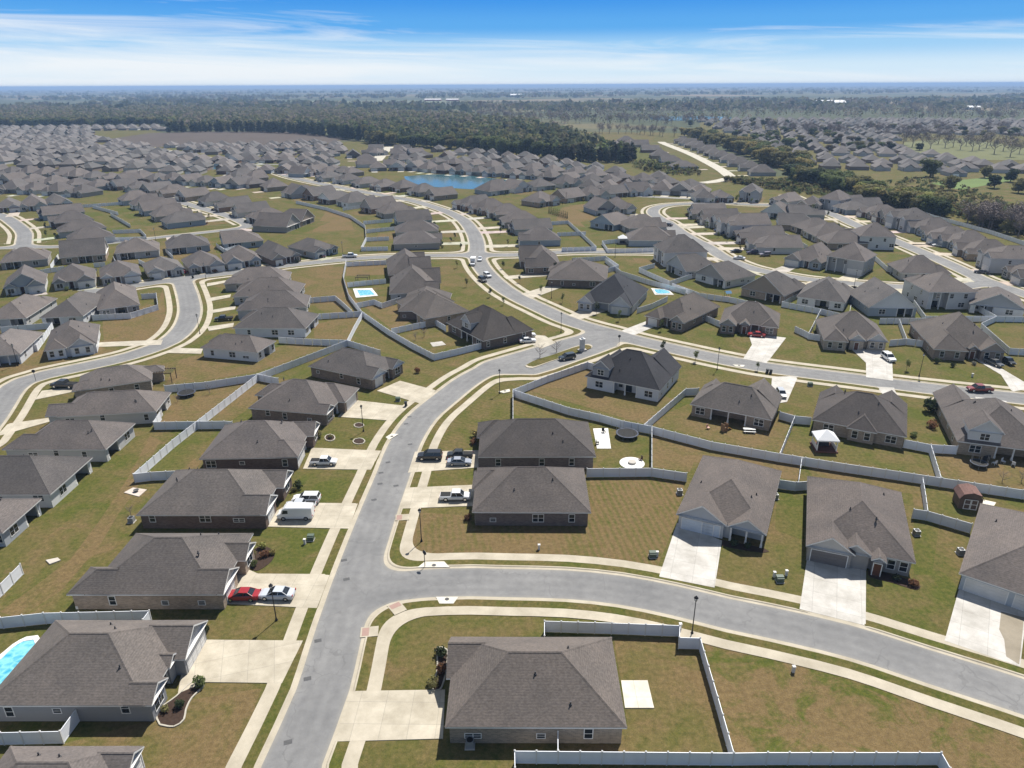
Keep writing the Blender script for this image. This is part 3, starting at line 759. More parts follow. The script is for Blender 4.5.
    for items, side, s in ((fr, 'front', 1), (rr, 'rear', -1)):
        used = []
        for (x0, x1, dy, rt, ct, ex) in items:
            used.append((x0, x1)); xm = (x0+x1)/2; y = s*(-yw-dy)
            xa = max(x0+(OV if dy > 0 else 0), -xw); xb = min(x1-(OV if dy > 0 else 0), xw); xm = (xa+xb)/2; ww = xb-xa
            if ct == 'garage': garage(xm, y, side, 4.9 if ww > 5.3 else 2.7)
            elif ct == 'garage3':
                garage(xm-ww/2+3.0, y, side); garage(xm+ww/2-1.9, y, side, 2.7)
            elif ct == 'win': win(xm, y, .75, side, 1.9 if ww > 3 else 1.0, 1.5, 2 if ww > 3 else 1)
            elif ct == 'win2':
                win(xm-ww*.24, y, .75, side, .95, 1.5); win(xm+ww*.24, y, .75, side, .95, 1.5)
            elif ct == 'door': 
                door(xm, y, side)
                if detail >= 1 and dy < -.8:
                    post(xa+.2 if xa > -xw+.2 else xa+.15, s*(-yw+.15)); post(xb-.2, s*(-yw+.15))
            elif ct in ('porch', 'porch_open'):
                n = max(2, round(ww/3.2)+1)
                if detail >= 1:
                    for k in range(n): post(xa+.15+(ww-.3)*k/(n-1), s*(-yw+.15-(max(dy, 0) if rt else 0)), w_=.24)
                if ct == 'porch':
                    pan = MB(); pan.poly([(-.9,-.012,.05),(.9,-.012,.05),(.9,-.012,2.1),(-.9,-.012,2.1)]); pan.box((-.03,-.03,.05),(.03,-.014,2.1))
                    put(pan.mesh('patio_door', M['glass']), 'patio_door', root, xm, y, 0, side)
                    if ww > 5: win(xm+ww*.32, y, .8, side, .95, 1.4)
        if detail:
            # plain stretches get windows
            cuts = sorted([(-W/2, -W/2)] + used + [(W/2, W/2)])
            for (p0, p1), (q0, q1) in zip(cuts[:-1], cuts[1:]):
                if q0-p1 > 2.2: win((p1+q0)/2, s*-yw, .8, side, 1.8 if q0-p1 > 3.6 else .95, 1.4, 2 if q0-p1 > 3.6 else 1)
        if st.get('two'):
            for t in (.2, .5, .8):
                win(-xw+2*xw*t, s*-yw, e-2.1, side, 1.1, 1.4)
    if detail:
        for side, x in (('left', -xw), ('right', xw)):
            n = 3 if detail >= 2 else 1
            for k in range(n):
                y = -yw + 2*yw*(k+.5+r_.uniform(-.25, .25))/n
                if st.get('blank') == side and k < 1: continue
                pr = r_.random() < .3
                win(x, y, .8 if r_.random() < .75 else 1.3, side, 1.7 if pr else .85, 1.35 if r_.random() < .7 else .6, 2 if pr else 1)
            if st.get('two'):
                for t in (.3, .7): win(x, -yw+2*yw*t, e-2.1, side, .95, 1.3)
        # vents poke through the back slope
        if detail >= 2:
            hw = min(W, D)/2
            for k in range(3):
                if axis == 'y':
                    sx_ = st.get('vent_side', 1 if k else -1); t = r_.uniform(.25, .8); x = sx_*hw*(1-t); y = r_.uniform(-D*.28, D*.28); z = e+hw*pitch*t
                else:
                    t = r_.uniform(.25, .8); y = hw*(1-t)*(1 if k else -1); x = r_.uniform(-W*.28, W*.28); z = e+hw*pitch*t
                o = link('roof_vent', vent_mesh(), ro); o.location = (x, y, z+.05)
    return root

def rect_house(label, A, B, C, front, st, detail=2, e=None, group=None, **kw):
    """A-B: an eave edge, C: the corner beyond B (or A); front: which side looks at the street"""
    e = st.get('e', 2.85)
    a, b_, c = G2(A, e), G2(B, e), G2(C, e)
    u = (b_-a); Lg = u.length; u.normalize(); n = Vector((-u.y, u.x)); dep = (c-a).dot(n)
    if dep < 0: n = -n; dep = -dep
    inc = st.get('inc', 0)
    if front == 'B': Lg -= inc
    elif front == 'A': a = a + u*inc; Lg -= inc
    elif front == 'AB': a = a + n*inc; dep -= inc
    elif front == 'CD': dep -= inc
    ctr = a + u*Lg/2 + n*dep/2
    fd = {'AB': -n, 'CD': n, 'A': -u, 'B': u}[front]
    W, D = (Lg, dep) if front in ('AB', 'CD') else (dep, Lg)
    rz = math.atan2(fd.y, fd.x) + math.pi/2
    return house(label, (ctr.x, ctr.y, 0), rz, W, D, st, detail, group=group, **kw)
def spot_house(label, P, fdir, W, D, st, detail=1, group=None, zc=3.2, **kw):
    c = G2(P, zc); rz = math.atan2(fdir[1], fdir[0]) + math.pi/2
    return house(label, (c.x, c.y, 0), rz, W, D, st, detail, group=group, **kw)
def S(**kw): return kw
# fronts, read from left to right as seen from the street
FRONTS = {
 'a': [(0,.46,1.6,'gable','garage'),(.50,.66,-1.5,None,'door'),(.68,1.0,.5,'gable','win')],
 'b': [(.54,1,1.6,'gable','garage'),(.34,.50,-1.5,None,'door'),(0,.32,.5,'gable','win')],
 'c': [(0,.46,.9,'hip','garage'),(.50,.95,-1.6,None,'porch_open')],
 'd': [(.54,1,.9,'hip','garage'),(.05,.5,-1.6,None,'porch_open')],
 'e': [(0,.52,2.2,'gable','garage3'),(.54,.72,-1.4,None,'door'),(.7,1,.8,'gable','win2')],
 'f': [(.05,.38,1.2,'gable','win2'),(.40,.58,-1.5,None,'door'),(.58,1,.0,None,'garage')],
}
REARS = {
 'p': [(.3,.62,-2.6,None,'porch')], 'q': [(.08,.42,-2.6,None,'porch')], 'r': [(.55,.9,-2.6,None,'porch')],
 'w': [(.1,.45,2.6,'hip','porch_open')], 'n': [],
}
# ------------------------------------------------------------------ the near houses, one by one
GR = 'houses of the suburb'
def H(label, A, B, C, front, detail=2, fr='a', rr='p', **st):
    st['fr'] = FRONTS[fr] if isinstance(fr, str) else fr
    st['rr'] = REARS[rr] if isinstance(rr, str) else rr
    return rect_house(label, A, B, C, front, st, detail, group=GR)
# west side of the main street, fronts to the east
H('grey-roofed house cut off by the bottom left corner of the photo', (-40,812),(104,812),(128,746),'B', fr='b', inc=1.3, wall='siding', wcol=GREY_S)
H('large house with grey siding and a pool behind it, bottom left', (-18,705.5),(157,705.5),(200,620),'B', inc=1.3, wall='siding', wcol=(.27,.275,.285), gcol=(.30,.31,.33),
  fr=[(.0,.30,.7,'gable','win'),(.30,.46,-1.2,None,'door'),(.40,.60,.25,'gable'),(.5,1,1.5,'gable','garage')], rr='n', roof=(.128,.118,.11))
H('tan brick house beside the red coupe and silver sedan', (84,594.5),(227,594.5),(261,533),'B', inc=1.3, wall='brick', wcol=BRICK_T,
  fr=[(0,.42,.8,'gable','garage'),(.44,.60,-1.4,None,'door'),(.52,.84,1.2,'gable','win')], rr=[(0,.42,2.4,'hip','porch_open')], roof=(.118,.11,.105))
H('dark brick house with the white van on its driveway', (136,515),(268,515),(296,470),'B', inc=1.3, wall='brick', wcol=BRICK_D,
  fr=[(0,.42,1.0,'gable','garage'),(.44,.58,-1.4,None,'door'),(.58,.98,1.3,'gable','win')], rr='n', roof=(.122,.114,.108))
H('brown brick house with a white pickup parked before its garage', (199,459),(303,457),(324,423),'B', inc=1.3, wall='brick', wcol=BRICK_D,
  fr=[(0,.45,.4,'hip','garage'),(.45,.6,-1.4,None,'door'),(.6,1,1.4,'gable','win')], rr='n')
H('brick house with a small covered porch behind, two mulch rings on its lawn', (248,408),(331,415),(359,388),'B', inc=1.3, wall='brick', wcol=(.22,.18,.15),
  fr=[(0,.3,.3,'gable','win'),(.3,.48,-1.2,None,'door'),(.45,1,1.6,'hip','garage')], rr=[(.45,.85,2.2,'hip','porch_open')])
H('house in the bend whose white garage gable looks at the big tan driveway', (308,366),(374,380),(409,363),'B', inc=1.3, wall='brick', wcol=(.22,.18,.15), gcol=WHITE_S,
  fr=[(0,.46,.8,'gable','garage'),(.48,.66,-1.2,None,'door'),(.6,1,1.0,'gable','win')], rr='n', roof=(.105,.10,.098))
# back-to-back row facing west
H('house at the left edge with a blue-grey rear wall of tall windows', (-80,533),(2,533),(38,498.5),'A', wall='siding', wcol=(.40,.43,.47), fr='a', rr='q')
H('white-sided house at the left edge with patio doors facing the shared grass', (-62,494.5),(50,494.5),(87,457),'A', wall='siding', wcol=WHITE_S, fr='b', rr='q')
H('pale-sided house with two rear windows beside the long grass strip', (13,449.5),(105.5,449.5),(133,423),'A', wall='siding', wcol=(.52,.52,.51), fr=[(.5,1,2.2,'hip','garage'),(.3,.48,-1.2,None,'door')], rr='r')
H('cream house between the black pickup house and the long grass strip', (56,417),(156,411.5),(172,392),'A', wall='siding', wcol=(.55,.54,.51), fr=[(.45,.95,2.4,'gable','garage'),(.25,.42,-1.2,None,'door')], rr='p')
H('brick house with the black pickup outside, at the bend of the left street', (76,391),(152,380),(160,365),'A', wall='brick', wcol=(.30,.26,.22), fr='d', rr='w')
H('long low white-walled house alone on a brown lawn', (200,347.6),(257,352.5),(279,341),'A', wall='siding', wcol=(.72,.72,.72), fr='c', rr='p')
# four houses stacked along the left street
H('first of the four close-set houses along the left street, white side wall', (232.5,328),(305.5,328.5),(313,314),'A', wall='siding', wcol=(.58,.61,.66), fr='c', rr='p')
H('second of the four close-set houses along the left street', (239,310.5),(307,307),(298,296),'A', wall='siding', wcol=GREY_S, fr='d', rr='p')
H('third of the four close-set houses along the left street', (232,297),(298,295),(289,284),'A', wall='siding', wcol=GREY_S, fr='c', rr='p')
H('last of the four close-set houses along the left street, beside the cross street', (226,284),(288,281),(279,272.5),'A', wall='siding', wcol=TAUPE, fr='d', rr='p')
# between main street and the side street
H('corner house with a tan concrete patio, inside the white fence at the bottom', (445,727),(627,727.5),(614,637),'A', wall='brick', wcol=(.26,.225,.185),
  fr=[(0,.5,.5,'gable','win2'),(.52,1,.0,None,'garage')], rr='n', roof=(.125,.113,.104), blank='left')
H('dark brick house on the corner with one white pickup and a striped mown lawn', (472,512),(591,512.5),(587,468),'A', wall='brick', wcol=(.155,.13,.12),
  fr=[(.08,.52,.5,'hip','win2'),(.54,1,.0,None,'garage')], rr='n', roof=(.118,.108,.102))
H('dark-roofed house with three cars outside and a trampoline behind', (478,457),(596,456.5),(591,422),'A', wall='brick', wcol=(.175,.15,.14),
  fr=[(0,.46,.6,'hip','win'),(.48,1,.4,None,'garage')], rr='n', roof=(.078,.073,.071))
# row facing the camera along the side street
H('brick-and-white house with a triple garage, nearest the striped lawn', (677,512),(767,533),(777,470),'AB', wall='siding', wcol=(.46,.47,.48), gcol=(.42,.44,.47),
  fr=[(0,.57,.6,'gable','garage3'),(.58,1,.6,'gable','porch_open')], rr='n', roof=(.135,.122,.114), gdoor=(.55,.60,.66))
H('taupe house with a cream gable and dark garage doors on the side street', (806,541),(916,563),(912,494),'AB', wall='siding', wcol=(.30,.285,.27), gcol=(.50,.48,.45),
  fr=[(.0,.46,1.2,'gable','garage'),(.30,.62,.7,'gable',None),(.60,.74,1.5,'gable','door'),(.74,1,.0,None,'win2')], rr='n', roof=(.13,.117,.11), gdoor=(.17,.155,.15))
H('house at the right edge with blue-white garage doors and a wet driveway', (959,573),(1075,612),(1082,532),'AB', wall='siding', wcol=(.42,.46,.50),
  fr=[(0,.5,.0,None,'garage'),(.5,.75,.0,None,'garage'),(.75,1,-1.5,None,'porch_open')], rr='n', roof=(.138,.125,.118))
# row backing on to the long white fence
H('white two-storey house with a blue-black roof and dormer', (585,376),(660,390.5),(684,370),'CD', wall='siding', wcol=(.62,.63,.65), gcol=(.30,.31,.33),
  fr='e', rr=[(.30,.62,-2.4,None,'porch')], roof=(.040,.042,.048), pitch=.78, dormer=[('rear',.80,4.0,.6)], e=3.1)
H('brown brick house whose dark double rear porch faces a play-strewn lawn', (690,404),(772,420),(786,401),'CD', wall='brick', wcol=(.27,.225,.185),
  fr='e', rr=[(.30,.74,-2.8,None,'porch_open')], roof=(.122,.114,.108), pitch=.74)
H('wide dark-roofed brick house with the white gazebo behind it', (812,419.5),(907,437),(905,409),'CD', wall='brick', wcol=(.30,.255,.21), gcol=(.5,.5,.5),
  fr=[(0,.4,3.0,'gable','garage3'),(.45,.6,-1.5,None,'door'),(.65,1,1.5,'gable','win2')], rr=[(.3,.62,.8,'hip','win2')], roof=(.088,.082,.080), pitch=.7)
H('brick house with a white-sided dormer above its rear, at the right edge', (937,401),(957.5,441),(1062,463),'A', wall='brick', wcol=(.32,.27,.215), gcol=(.62,.62,.61),
  fr=[(.55,1,5.0,'gable','garage3'),(.3,.5,-1.5,None,'door')], rr=[(.20,.58,-2.4,None,'porch_open')], roof=(.122,.113,.109), pitch=.66, dormer=[('rear',.72,5.4,.6)])
# row across the street, facing the camera
H('charcoal-roofed house with pool and white gables, left of the brick row', (579,300),(633,306),(648,289),'AB', wall='siding', wcol=(.42,.44,.47), gcol=(.55,.56,.58),
  fr=[(0,.30,2.4,'gable','win2'),(.34,.56,-1.6,None,'porch_open'),(.58,.98,1.6,'gable','garage')], rr='p', roof=(.044,.048,.056), pitch=.8)
H('brick house with a deep garage wing, left of the red car house', (649,313.5),(687,322),(724,307),'AB', wall='brick', wcol=(.24,.195,.165),
  fr=[(0,.42,2.6,'hip','garage'),(.46,.62,-1.4,None,'door'),(.62,1,1.8,'gable','win2')], rr='p', roof=(.118,.108,.10), pitch=.75)
H('broad brick house with a red car on its flared driveway', (720,321),(779,327),(800,315.5),'AB', wall='brick', wcol=(.23,.18,.15),
  fr=[(0,.3,3.0,'gable','win2'),(.34,.52,1.2,'gable','door'),(.53,.68,-1.4,None,'porch_open'),(.7,1,.8,'hip','win')], rr='p', roof=(.115,.106,.10), pitch=.72)
H('grey brick house with three gables and a white SUV on a curved drive', (822,336),(888,341),(894,325),'AB', wall='brick', wcol=(.36,.32,.27), gcol=(.52,.52,.52),
  fr=[(0,.38,3.4,'hip','win2'),(.40,.66,1.6,'gable','door'),(.68,1,.8,'gable','win2')], rr='p', roof=(.122,.113,.107), pitch=.72)
H('brick house with two dark pickups on its drive, right of the curved drive', (930,345),(1006,350),(988,327),'AB', wall='brick', wcol=(.27,.22,.185), gcol=(.36,.31,.27),
  fr=[(0,.46,3.2,'hip','win2'),(.50,.64,1.0,'gable','door'),(.64,.98,1.8,'gable','win2')], rr='p', roof=(.118,.108,.10), pitch=.72)
# inside the curve of the upper street
H('black-roofed house with a white dormer, corner lot with two white cars', (446,322),(483,341),(525,327.5),'CD', wall='brick', wcol=(.14,.115,.10), gcol=(.46,.46,.46),
  fr=[(0,.45,1.0,'hip','garage'),(.5,.66,-1.4,None,'door')], rr='p', roof=(.062,.058,.056), pitch=.74, dormer=[('rear',.5,4.6,.9)])
H('brown-roofed house behind the corner lot, tan side wall', (425,319),(470,311),(458,291),'B', wall='brick', wcol=(.34,.28,.22), fr='d', rr='p', roof=(.105,.097,.091))
H('low dark house between the pool and the brown-roofed house', (398,311),(446,311),(436,293),'B', wall='brick', wcol=(.16,.13,.115), fr='c', rr='n', roof=(.098,.091,.087))
H('house beside the small blue rectangular pool', (389,294),(438,292),(434,276),'B', wall='siding', wcol=(.40,.40,.40), fr='b', rr='p', roof=(.112,.104,.099), pitch=.8)
H('tall-roofed house on the inner corner of the cross street', (388,275),(428,273),(424,258),'B', wall='brick', wcol=BRICK_D, fr='a', rr='p', roof=(.108,.10,.096), pitch=.8)
H('brick house with a gable window at the crossing', (527,267.5),(562,267),(560,254),'A', wall='brick', wcol=(.21,.17,.145), gcol=(.36,.32,.29), fr='e', rr='p', roof=(.112,.104,.099), pitch=.8)
H('dark low house with a tree against its front, second from the crossing', (547,279),(607,281),(599,266),'A', wall='brick', wcol=(.18,.145,.125), fr='c', rr='p', roof=(.098,.09,.086), pitch=.5)
# left-hand corner group south of the cross street
H('corner house with a white rear fence, on the brown lawn inside the left bend', (97,310),(140,304.5),(132,288),'CD', detail=2, wall='siding', wcol=(.30,.29,.29), fr='c', rr='p', pitch=.72)
H('house left of the fenced corner house, white back wall', (39,318),(83,316),(82,297),'CD', wall='siding', wcol=(.62,.63,.64), fr='d', rr='r')
H('house at the left edge of that same back-facing row', (-18,320),(26,318),(30,300),'CD', wall='siding', wcol=(.5,.5,.5), fr='c', rr='q')
H('white house with brown gable roof and a long curved drive', (44,350),(97,343),(103,324),'AB', wall='siding', wcol=(.70,.71,.72), gcol=(.5,.5,.51), fr=[(0,.42,.8,'hip','win2'),(.45,.95,.8,'gable','win2')], rr='p', pitch=.66)
H('pale house at the left edge beside a white fenced strip', (-30,358),(20,354),(32,333),'AB', wall='siding', wcol=(.62,.63,.65), fr='c', rr='p', roof=(.15,.14,.135))

# ------------------------------------------------------------------ rows of houses up the slope of the photograph
ORD = ['first','second','third','fourth','fifth','sixth','seventh','eighth','ninth','tenth','eleventh','twelfth','thirteenth','fourteenth','fifteenth']
WCOLS = [('siding',GREY_S),('siding',TAUPE),('brick',BRICK_B),('siding',WHITE_S),('brick',BRICK_T),('siding',BLUE_S),('brick',BRICK_D),('siding',(.5,.49,.46))]
DRV = []; GARDEN = []; LOTS = []; STREET_TREES = []
def row(desc, pts, side, W=None, D=18.0, detail=1, group=None, n=None, first='left', start=0, two=(), frs='abcd', rrs='pqr', pitch=None, roof=None, wall=None, lane=False):
    """houses at the surveyed roof centres pts; side '+' = fronts to the left of the row's direction. n spreads n houses along pts"""
    P = [G2(p, 4.2) for p in pts]
    if n:
        line = catmull([Vector((p.x, p.y, 0)) for p in P], 2.0); ln = [0]
        for a, b_ in zip(line[:-1], line[1:]): ln.append(ln[-1]+(b_-a).length)
        Q = []
        for k in range(n):
            t = ln[-1]*k/(n-1) if n > 1 else 0; i = max(0, min(len(ln)-2, next((q for q in range(len(ln)-1) if ln[q+1] >= t), len(ln)-2)))
            f = (t-ln[i])/max(1e-6, ln[i+1]-ln[i]); v = line[i].lerp(line[i+1], f); Q.append(Vector((v.x, v.y)))
        P = Q
    out = []
    for k, c in enumerate(P):
        a = P[max(0, k-1)]; b_ = P[min(len(P)-1, k+1)]; t = (b_-a)
        gap = t.length/(1 if k in (0, len(P)-1) else 2); t.normalize()
        nrm = Vector((-t.y, t.x)) if side == '+' else Vector((t.y, -t.x))
        r_ = random.Random(int(c.x*13+c.y*7))
        w = W or max(10.0, min(15.5, gap-2.6)); w *= r_.uniform(.95, 1.04); d = D*r_.uniform(.92, 1.08)
        wl, wc = wall or r_.choice(WCOLS); is2 = (k+start) in two
        st = dict(fr=FRONTS[r_.choice(frs)], rr=REARS[r_.choice(rrs)], wall=wl, wcol=wc, gcol=r_.choice([TAUPE, GREY_S, WHITE_S, wc]), pitch=pitch or r_.uniform(.54, .74), roof=roof, ends=r_.choice([('hip','hip')]*3+[('hip','gable'),('gable','gable')]))
        if is2: st.update(e=5.7, two=True, wall='siding', wcol=r_.choice([WHITE_S, (.55,.55,.55), GREY_S]))
        lab = f"{ORD[k+start]} house from the {first} in the {desc}" if not is2 else f"two-storey house, {ORD[k+start]} from the {first} in the {desc}"
        rz = math.atan2(nrm.y, nrm.x) + math.pi/2 + r_.uniform(-.03, .03)
        h_ = house(lab, (c.x, c.y, 0), rz, w, d, st, detail, group=group or desc); out.append(h_)
        if detail == 1 and k < 12:
            for t in (r_.uniform(-.42,-.2), r_.uniform(.15,.42)):
                q = Vector((t*w, -d/2-r_.uniform(.6,1.6), 0)); q.rotate(Matrix.Rotation(rz, 3, 'Z')); GARDEN.append((desc, c.x+q.x, c.y+q.y))
            if r_.random() < .5:
                q = Vector((r_.uniform(.05,.45)*w, -d/2-r_.uniform(4.5,6.5), 0)); q.rotate(Matrix.Rotation(rz, 3, 'Z')); STREET_TREES.append((desc, c.x+q.x, c.y+q.y))
        if detail:
            ex_ = [Vector((sx_*(w/2+1.6), sy_)) for sx_, sy_ in ((-1,-d/2-9),(1,-d/2-9),(1,d/2+8),(-1,d/2+8))]
            LOTS.append([c + Vector((q.x*math.cos(rz)-q.y*math.sin(rz), q.x*math.sin(rz)+q.y*math.cos(rz))) for q in ex_])
        g = [it for it in st['fr'] if len(it) > 4 and it[4] in ('garage', 'garage3')]
        if g:
            xg = -w/2 + w*(g[0][0]+g[0][1])/2; fd = Vector((math.sin(rz), -math.cos(rz))); sd_ = Vector((math.cos(rz), math.sin(rz)))
            p0 = c + sd_*xg + fd*(d/2 + max(g[0][2], 0) - .5); reach = 9.0 if detail == 0 else None
            if detail:
                for q in range(60):
                    p = p0 + fd*(q*.5)
                    if road_field(np.array([p.x]), np.array([p.y]), list(STREETS))[0] < .35: reach = q*.5; break
            if reach and reach > 2:
                hw_ = 2.5; p1 = p0 + fd*reach
                DRV.append([p0-sd_*hw_, p0+sd_*hw_, p1+sd_*(hw_+(.6 if detail else 0)), p1-sd_*(hw_+(.6 if detail else 0))])
    if lane and len(P) > 1:      # the service street these fronts look at
        a = [c + (Vector((-(P[min(i+1,len(P)-1)]-P[max(i-1,0)]).y, (P[min(i+1,len(P)-1)]-P[max(i-1,0)]).x)).normalized()*(1 if side == '+' else -1))*(D/2+11.5) for i, c in enumerate(P)]
        LANES.append(a)
    return out
LANES = []
row('row facing the cross street', [(25,277),(74,272),(119,267.5),(162,262.5),(202,258),(240,253.5),(277,250),(312,243.5)], '-', W=13.0, D=17, frs='ab')
row('row backing on to the cross street row', [(25,254),(84,249),(137,245),(187,240.5),(241,236)], '+', W=17, D=15, rrs='pr')
row('close stack right of the left cul-de-sac', [(90,233),(81,225),(72,217),(62,209.5)], '+', W=13.5, D=19, first='near end')
row('short row above the left cul-de-sac', [(8,203),(33,201.5),(57,199.5)], '-', W=14, D=17)
row('row below the diagonal street', [(182,217),(169,211),(158,205.5),(147,200.5),(136,196)], '-', W=13.5, D=19, first='right')
row('row above the diagonal street', [(124,182.5),(140,184.5),(157,186.5),(174,189),(193,192.5),(215,197),(233,202),(251,207),(268,213)], '-', W=13.5, D=18)
row('pair at the end of the diagonal street', [(277,221),(293,215.5)], '+', W=15, D=17)
row('row below the upper street', [(303,189),(320,191.5),(337,195),(355,198),(379,203.5),(396,208),(412,216),(416,226),(416,237)], '+', W=14, D=19)
row('row above the upper street before the pond', [(330,174.5),(348,177),(367,180),(385,183),(404,184),(424,188),(441,191.5)], '-', W=14, D=18)
row('row inside the bend of the upper street', [(473,201),(490,205),(507,209.5),(520,216.5),(531,223.5),(540,234)], '-', W=14, D=18)
row('row of large roofs right of the pond', [(492,187),(516,184.5),(540,182.5),(566,180.5),(592,178.5)], '-', W=17, D=16)
row('row behind the brown vacant lot', [(540,197.5),(568,193.5),(591,191.5),(612,189.5),(636,188)], '-', W=17, D=15)
row('row west of the curving street', [(601,205),(617,204),(614,217.5),(640,218.5),(647,229),(652,237)][:2], '-', W=15, D=16)
row('close row west of the lower curving street', [(614,218),(642,222),(650,234)], '+', W=16, D=19)
row('row backing on to the brick houses', [(680,252),(694,262),(726,270),(774,283),(826,289),(883,296),(939,290),(996,296)], '+', W=15.5, D=17, two=(0, 6), detail=2, frs='cd')
row('row below the green slope', [(703,193.5),(720,193.5),(751,193),(787,197),(812,200.5),(836,200.5),(853,205)], '-', W=13, D=16, two=(2, 5))
row('close row east of the curving street', [(708,209),(719,214.5),(731,219),(745,225.5),(760,231.5),(776,241)], '-', W=13.5, D=19, two=(3,), frs='ab')
row('row with back gardens west of the avenue', [(778,208),(803,210),(797,220),(815,224),(829,230),(843,237)], '+', W=14, D=18)
row('lone corner pair by the avenue', [(812,253.5),(851,259)], '-', W=15, D=15, two=(1,), detail=2)
row('pair beside the avenue', [(873,237),(918,265)], '+', W=14, D=16, two=(0,), detail=2)
row('row along the far side of the avenue', [(847,200.5),(864,204),(882,209.5),(899,214.5),(912,220),(934,224.5),(951,233),(969,238.5),(988,247.5),(1011,259),(1040,270)], '-', W=14, D=17.5, two=(4, 9), detail=2, frs='ab')
# farther rows: the roofs shrink to a few pixels
F_ = dict(detail=0)
row('left row of the far lane', [(626,139),(640,143),(650,148),(660,153.5),(671,159),(683,164)], '+', W=16, D=20, roof=(.11,.104,.10), **F_)
row('right row of the far lane', [(683,139.5),(762,169.5)], '-', n=11, W=15, D=18, roof=(.11,.104,.10), **F_)
row('house pair before the meadow', [(612,143.5),(630,142)], '-', W=16, D=15, **F_)
row('left edge row above the cul-de-sac', [(-10,187),(14,185.5),(36,186.5),(60,187.5),(84,189)], '-', W=15, D=17, **F_)
row('second row of roofs at the left edge', [(-6,176),(100,183)], '-', n=6, W=14, D=17, lane=True, **F_)
row('row of roofs left of the small pond', [(-4,168.5),(40,170.5),(85,173.5),(128,177)], '-', n=9, W=14, D=17, lane=True, **F_)
row('row below the small pond', [(128,174),(160,176),(200,178.5),(240,181)], '-', n=8, W=14, D=17, **F_)
row('row between small pond and upper street', [(240,173.5),(255,175.5),(285,186),(262,182)][:2], '-', W=14, D=16, **F_)
row('grassy trio above the diagonal street', [(254,180.5),(274,183.5),(297,190)], '-', W=15, D=16, **F_)
row('row above the small pond', [(150,158),(320,157.5)], '-', n=11, W=14, D=17, lane=True, **F_)
row('row behind the ridge lane', [(190,148),(330,146)], '-', n=13, W=13, D=17, **F_)
row('row before the ridge lane', [(226,168),(300,167),(330,169)], '-', n=7, W=13, D=17, **F_)
row('row along the near shore of the pond', [(300,171),(326,167),(352,170),(380,173)][:3], '-', n=6, W=13, D=16, lane=True, **F_)
row('row on the far shore of the pond', [(378,165),(412,164.5),(440,167),(470,168.5),(505,171),(540,173),(580,176.5),(610,178)], '-', n=14, W=14, D=16, **F_)
row('second row beyond the pond', [(400,157.5),(440,160),(490,163.5),(540,167.5),(590,172),(640,177),(690,183)], '-', n=15, W=14, D=16, lane=True, **F_)
row('row left of the pond cul-de-sac', [(367,162),(366,156.5),(371,150.5),(376,147)], '+', W=13, D=16, first='near end', **F_)
row('row right of the pond cul-de-sac', [(393,162),(396,157),(398,151.5),(402,147.5)], '-', W=13, D=16, first='near end', **F_)
row('row below the forest edge', [(330,152),(352,153),(404,149),(425,153.5),(455,155),(480,154),(508,154)], '-', n=9, W=14, D=16, **F_)
row('row between brown lot and green slope', [(590,183.5),(700,188)], '-', n=7, W=14, D=16, lane=True, **F_)

for P in DRV:
    z_ = Z_DRIVE; m_ = MB(); m_.prism(P if sum(P[i].x*P[(i+1)%4].y-P[(i+1)%4].x*P[i].y for i in range(4)) > 0 else P[::-1], -.02, z_)
    o_ = P[0]; e_ = (P[1]-P[0]).normalized()
    tag(m_.build('driveway', M['slab'], None, tuple(c*rnd.uniform(.88,1.06) for c in CONC_N), uv=lambda c, o=o_, e=e_: np.stack([(c[:,0]-o.x)*e.x+(c[:,1]-o.y)*e.y, -(c[:,0]-o.x)*e.y+(c[:,1]-o.y)*e.x], 1)), kind='structure'); add_drive(P)
for nm_ in ('far_lane','pond_lane','ridge_lane'):
    m_ = MB(); line = LINES[nm_]; hw_ = STREETS[nm_][1]+1.6
    nn = []
    for i in range(len(line)):
        t = (line[min(i+1,len(line)-1)]-line[max(i-1,0)]).normalized(); nn.append(Vector((-t.y, t.x)))
    for i in range(len(line)-1):
        q = [line[i]-nn[i]*hw_, line[i+1]-nn[i+1]*hw_, line[i+1]+nn[i+1]*hw_, line[i]+nn[i]*hw_]
        if (line[i+1]-line[i]).length > .2: m_.poly([(p.x,p.y,.19) for p in q])
    tag(m_.build('lane', M['concrete'], None, (.47,.44,.37)), kind='structure')
for a in LANES:
    m_ = MB(); line = catmull([Vector((p.x, p.y, 0)) for p in a], 6.0)
    for p, q in zip(line[:-1], line[1:]):
        t = (q-p).normalized(); n = Vector((-t.y, t.x, 0))
        m_.poly([p-n*3.2+Vector((0,0,.06)), q-n*3.2+Vector((0,0,.06)), q+n*3.2+Vector((0,0,.06)), p+n*3.2+Vector((0,0,.06))])
    tag(m_.build('lane', M['asphalt']), kind='structure')

_r = random.Random(11); _lz[0] = Z_LAWN + .022
for P in LOTS: lawn(None, _r.choice([.05,.15,.25,.35,.45,.6]), _r.choice([0,.15,.3]), _r.choice([0,0,.06]), _r.choice([0,90,30,60]), 1.0, ground=P)
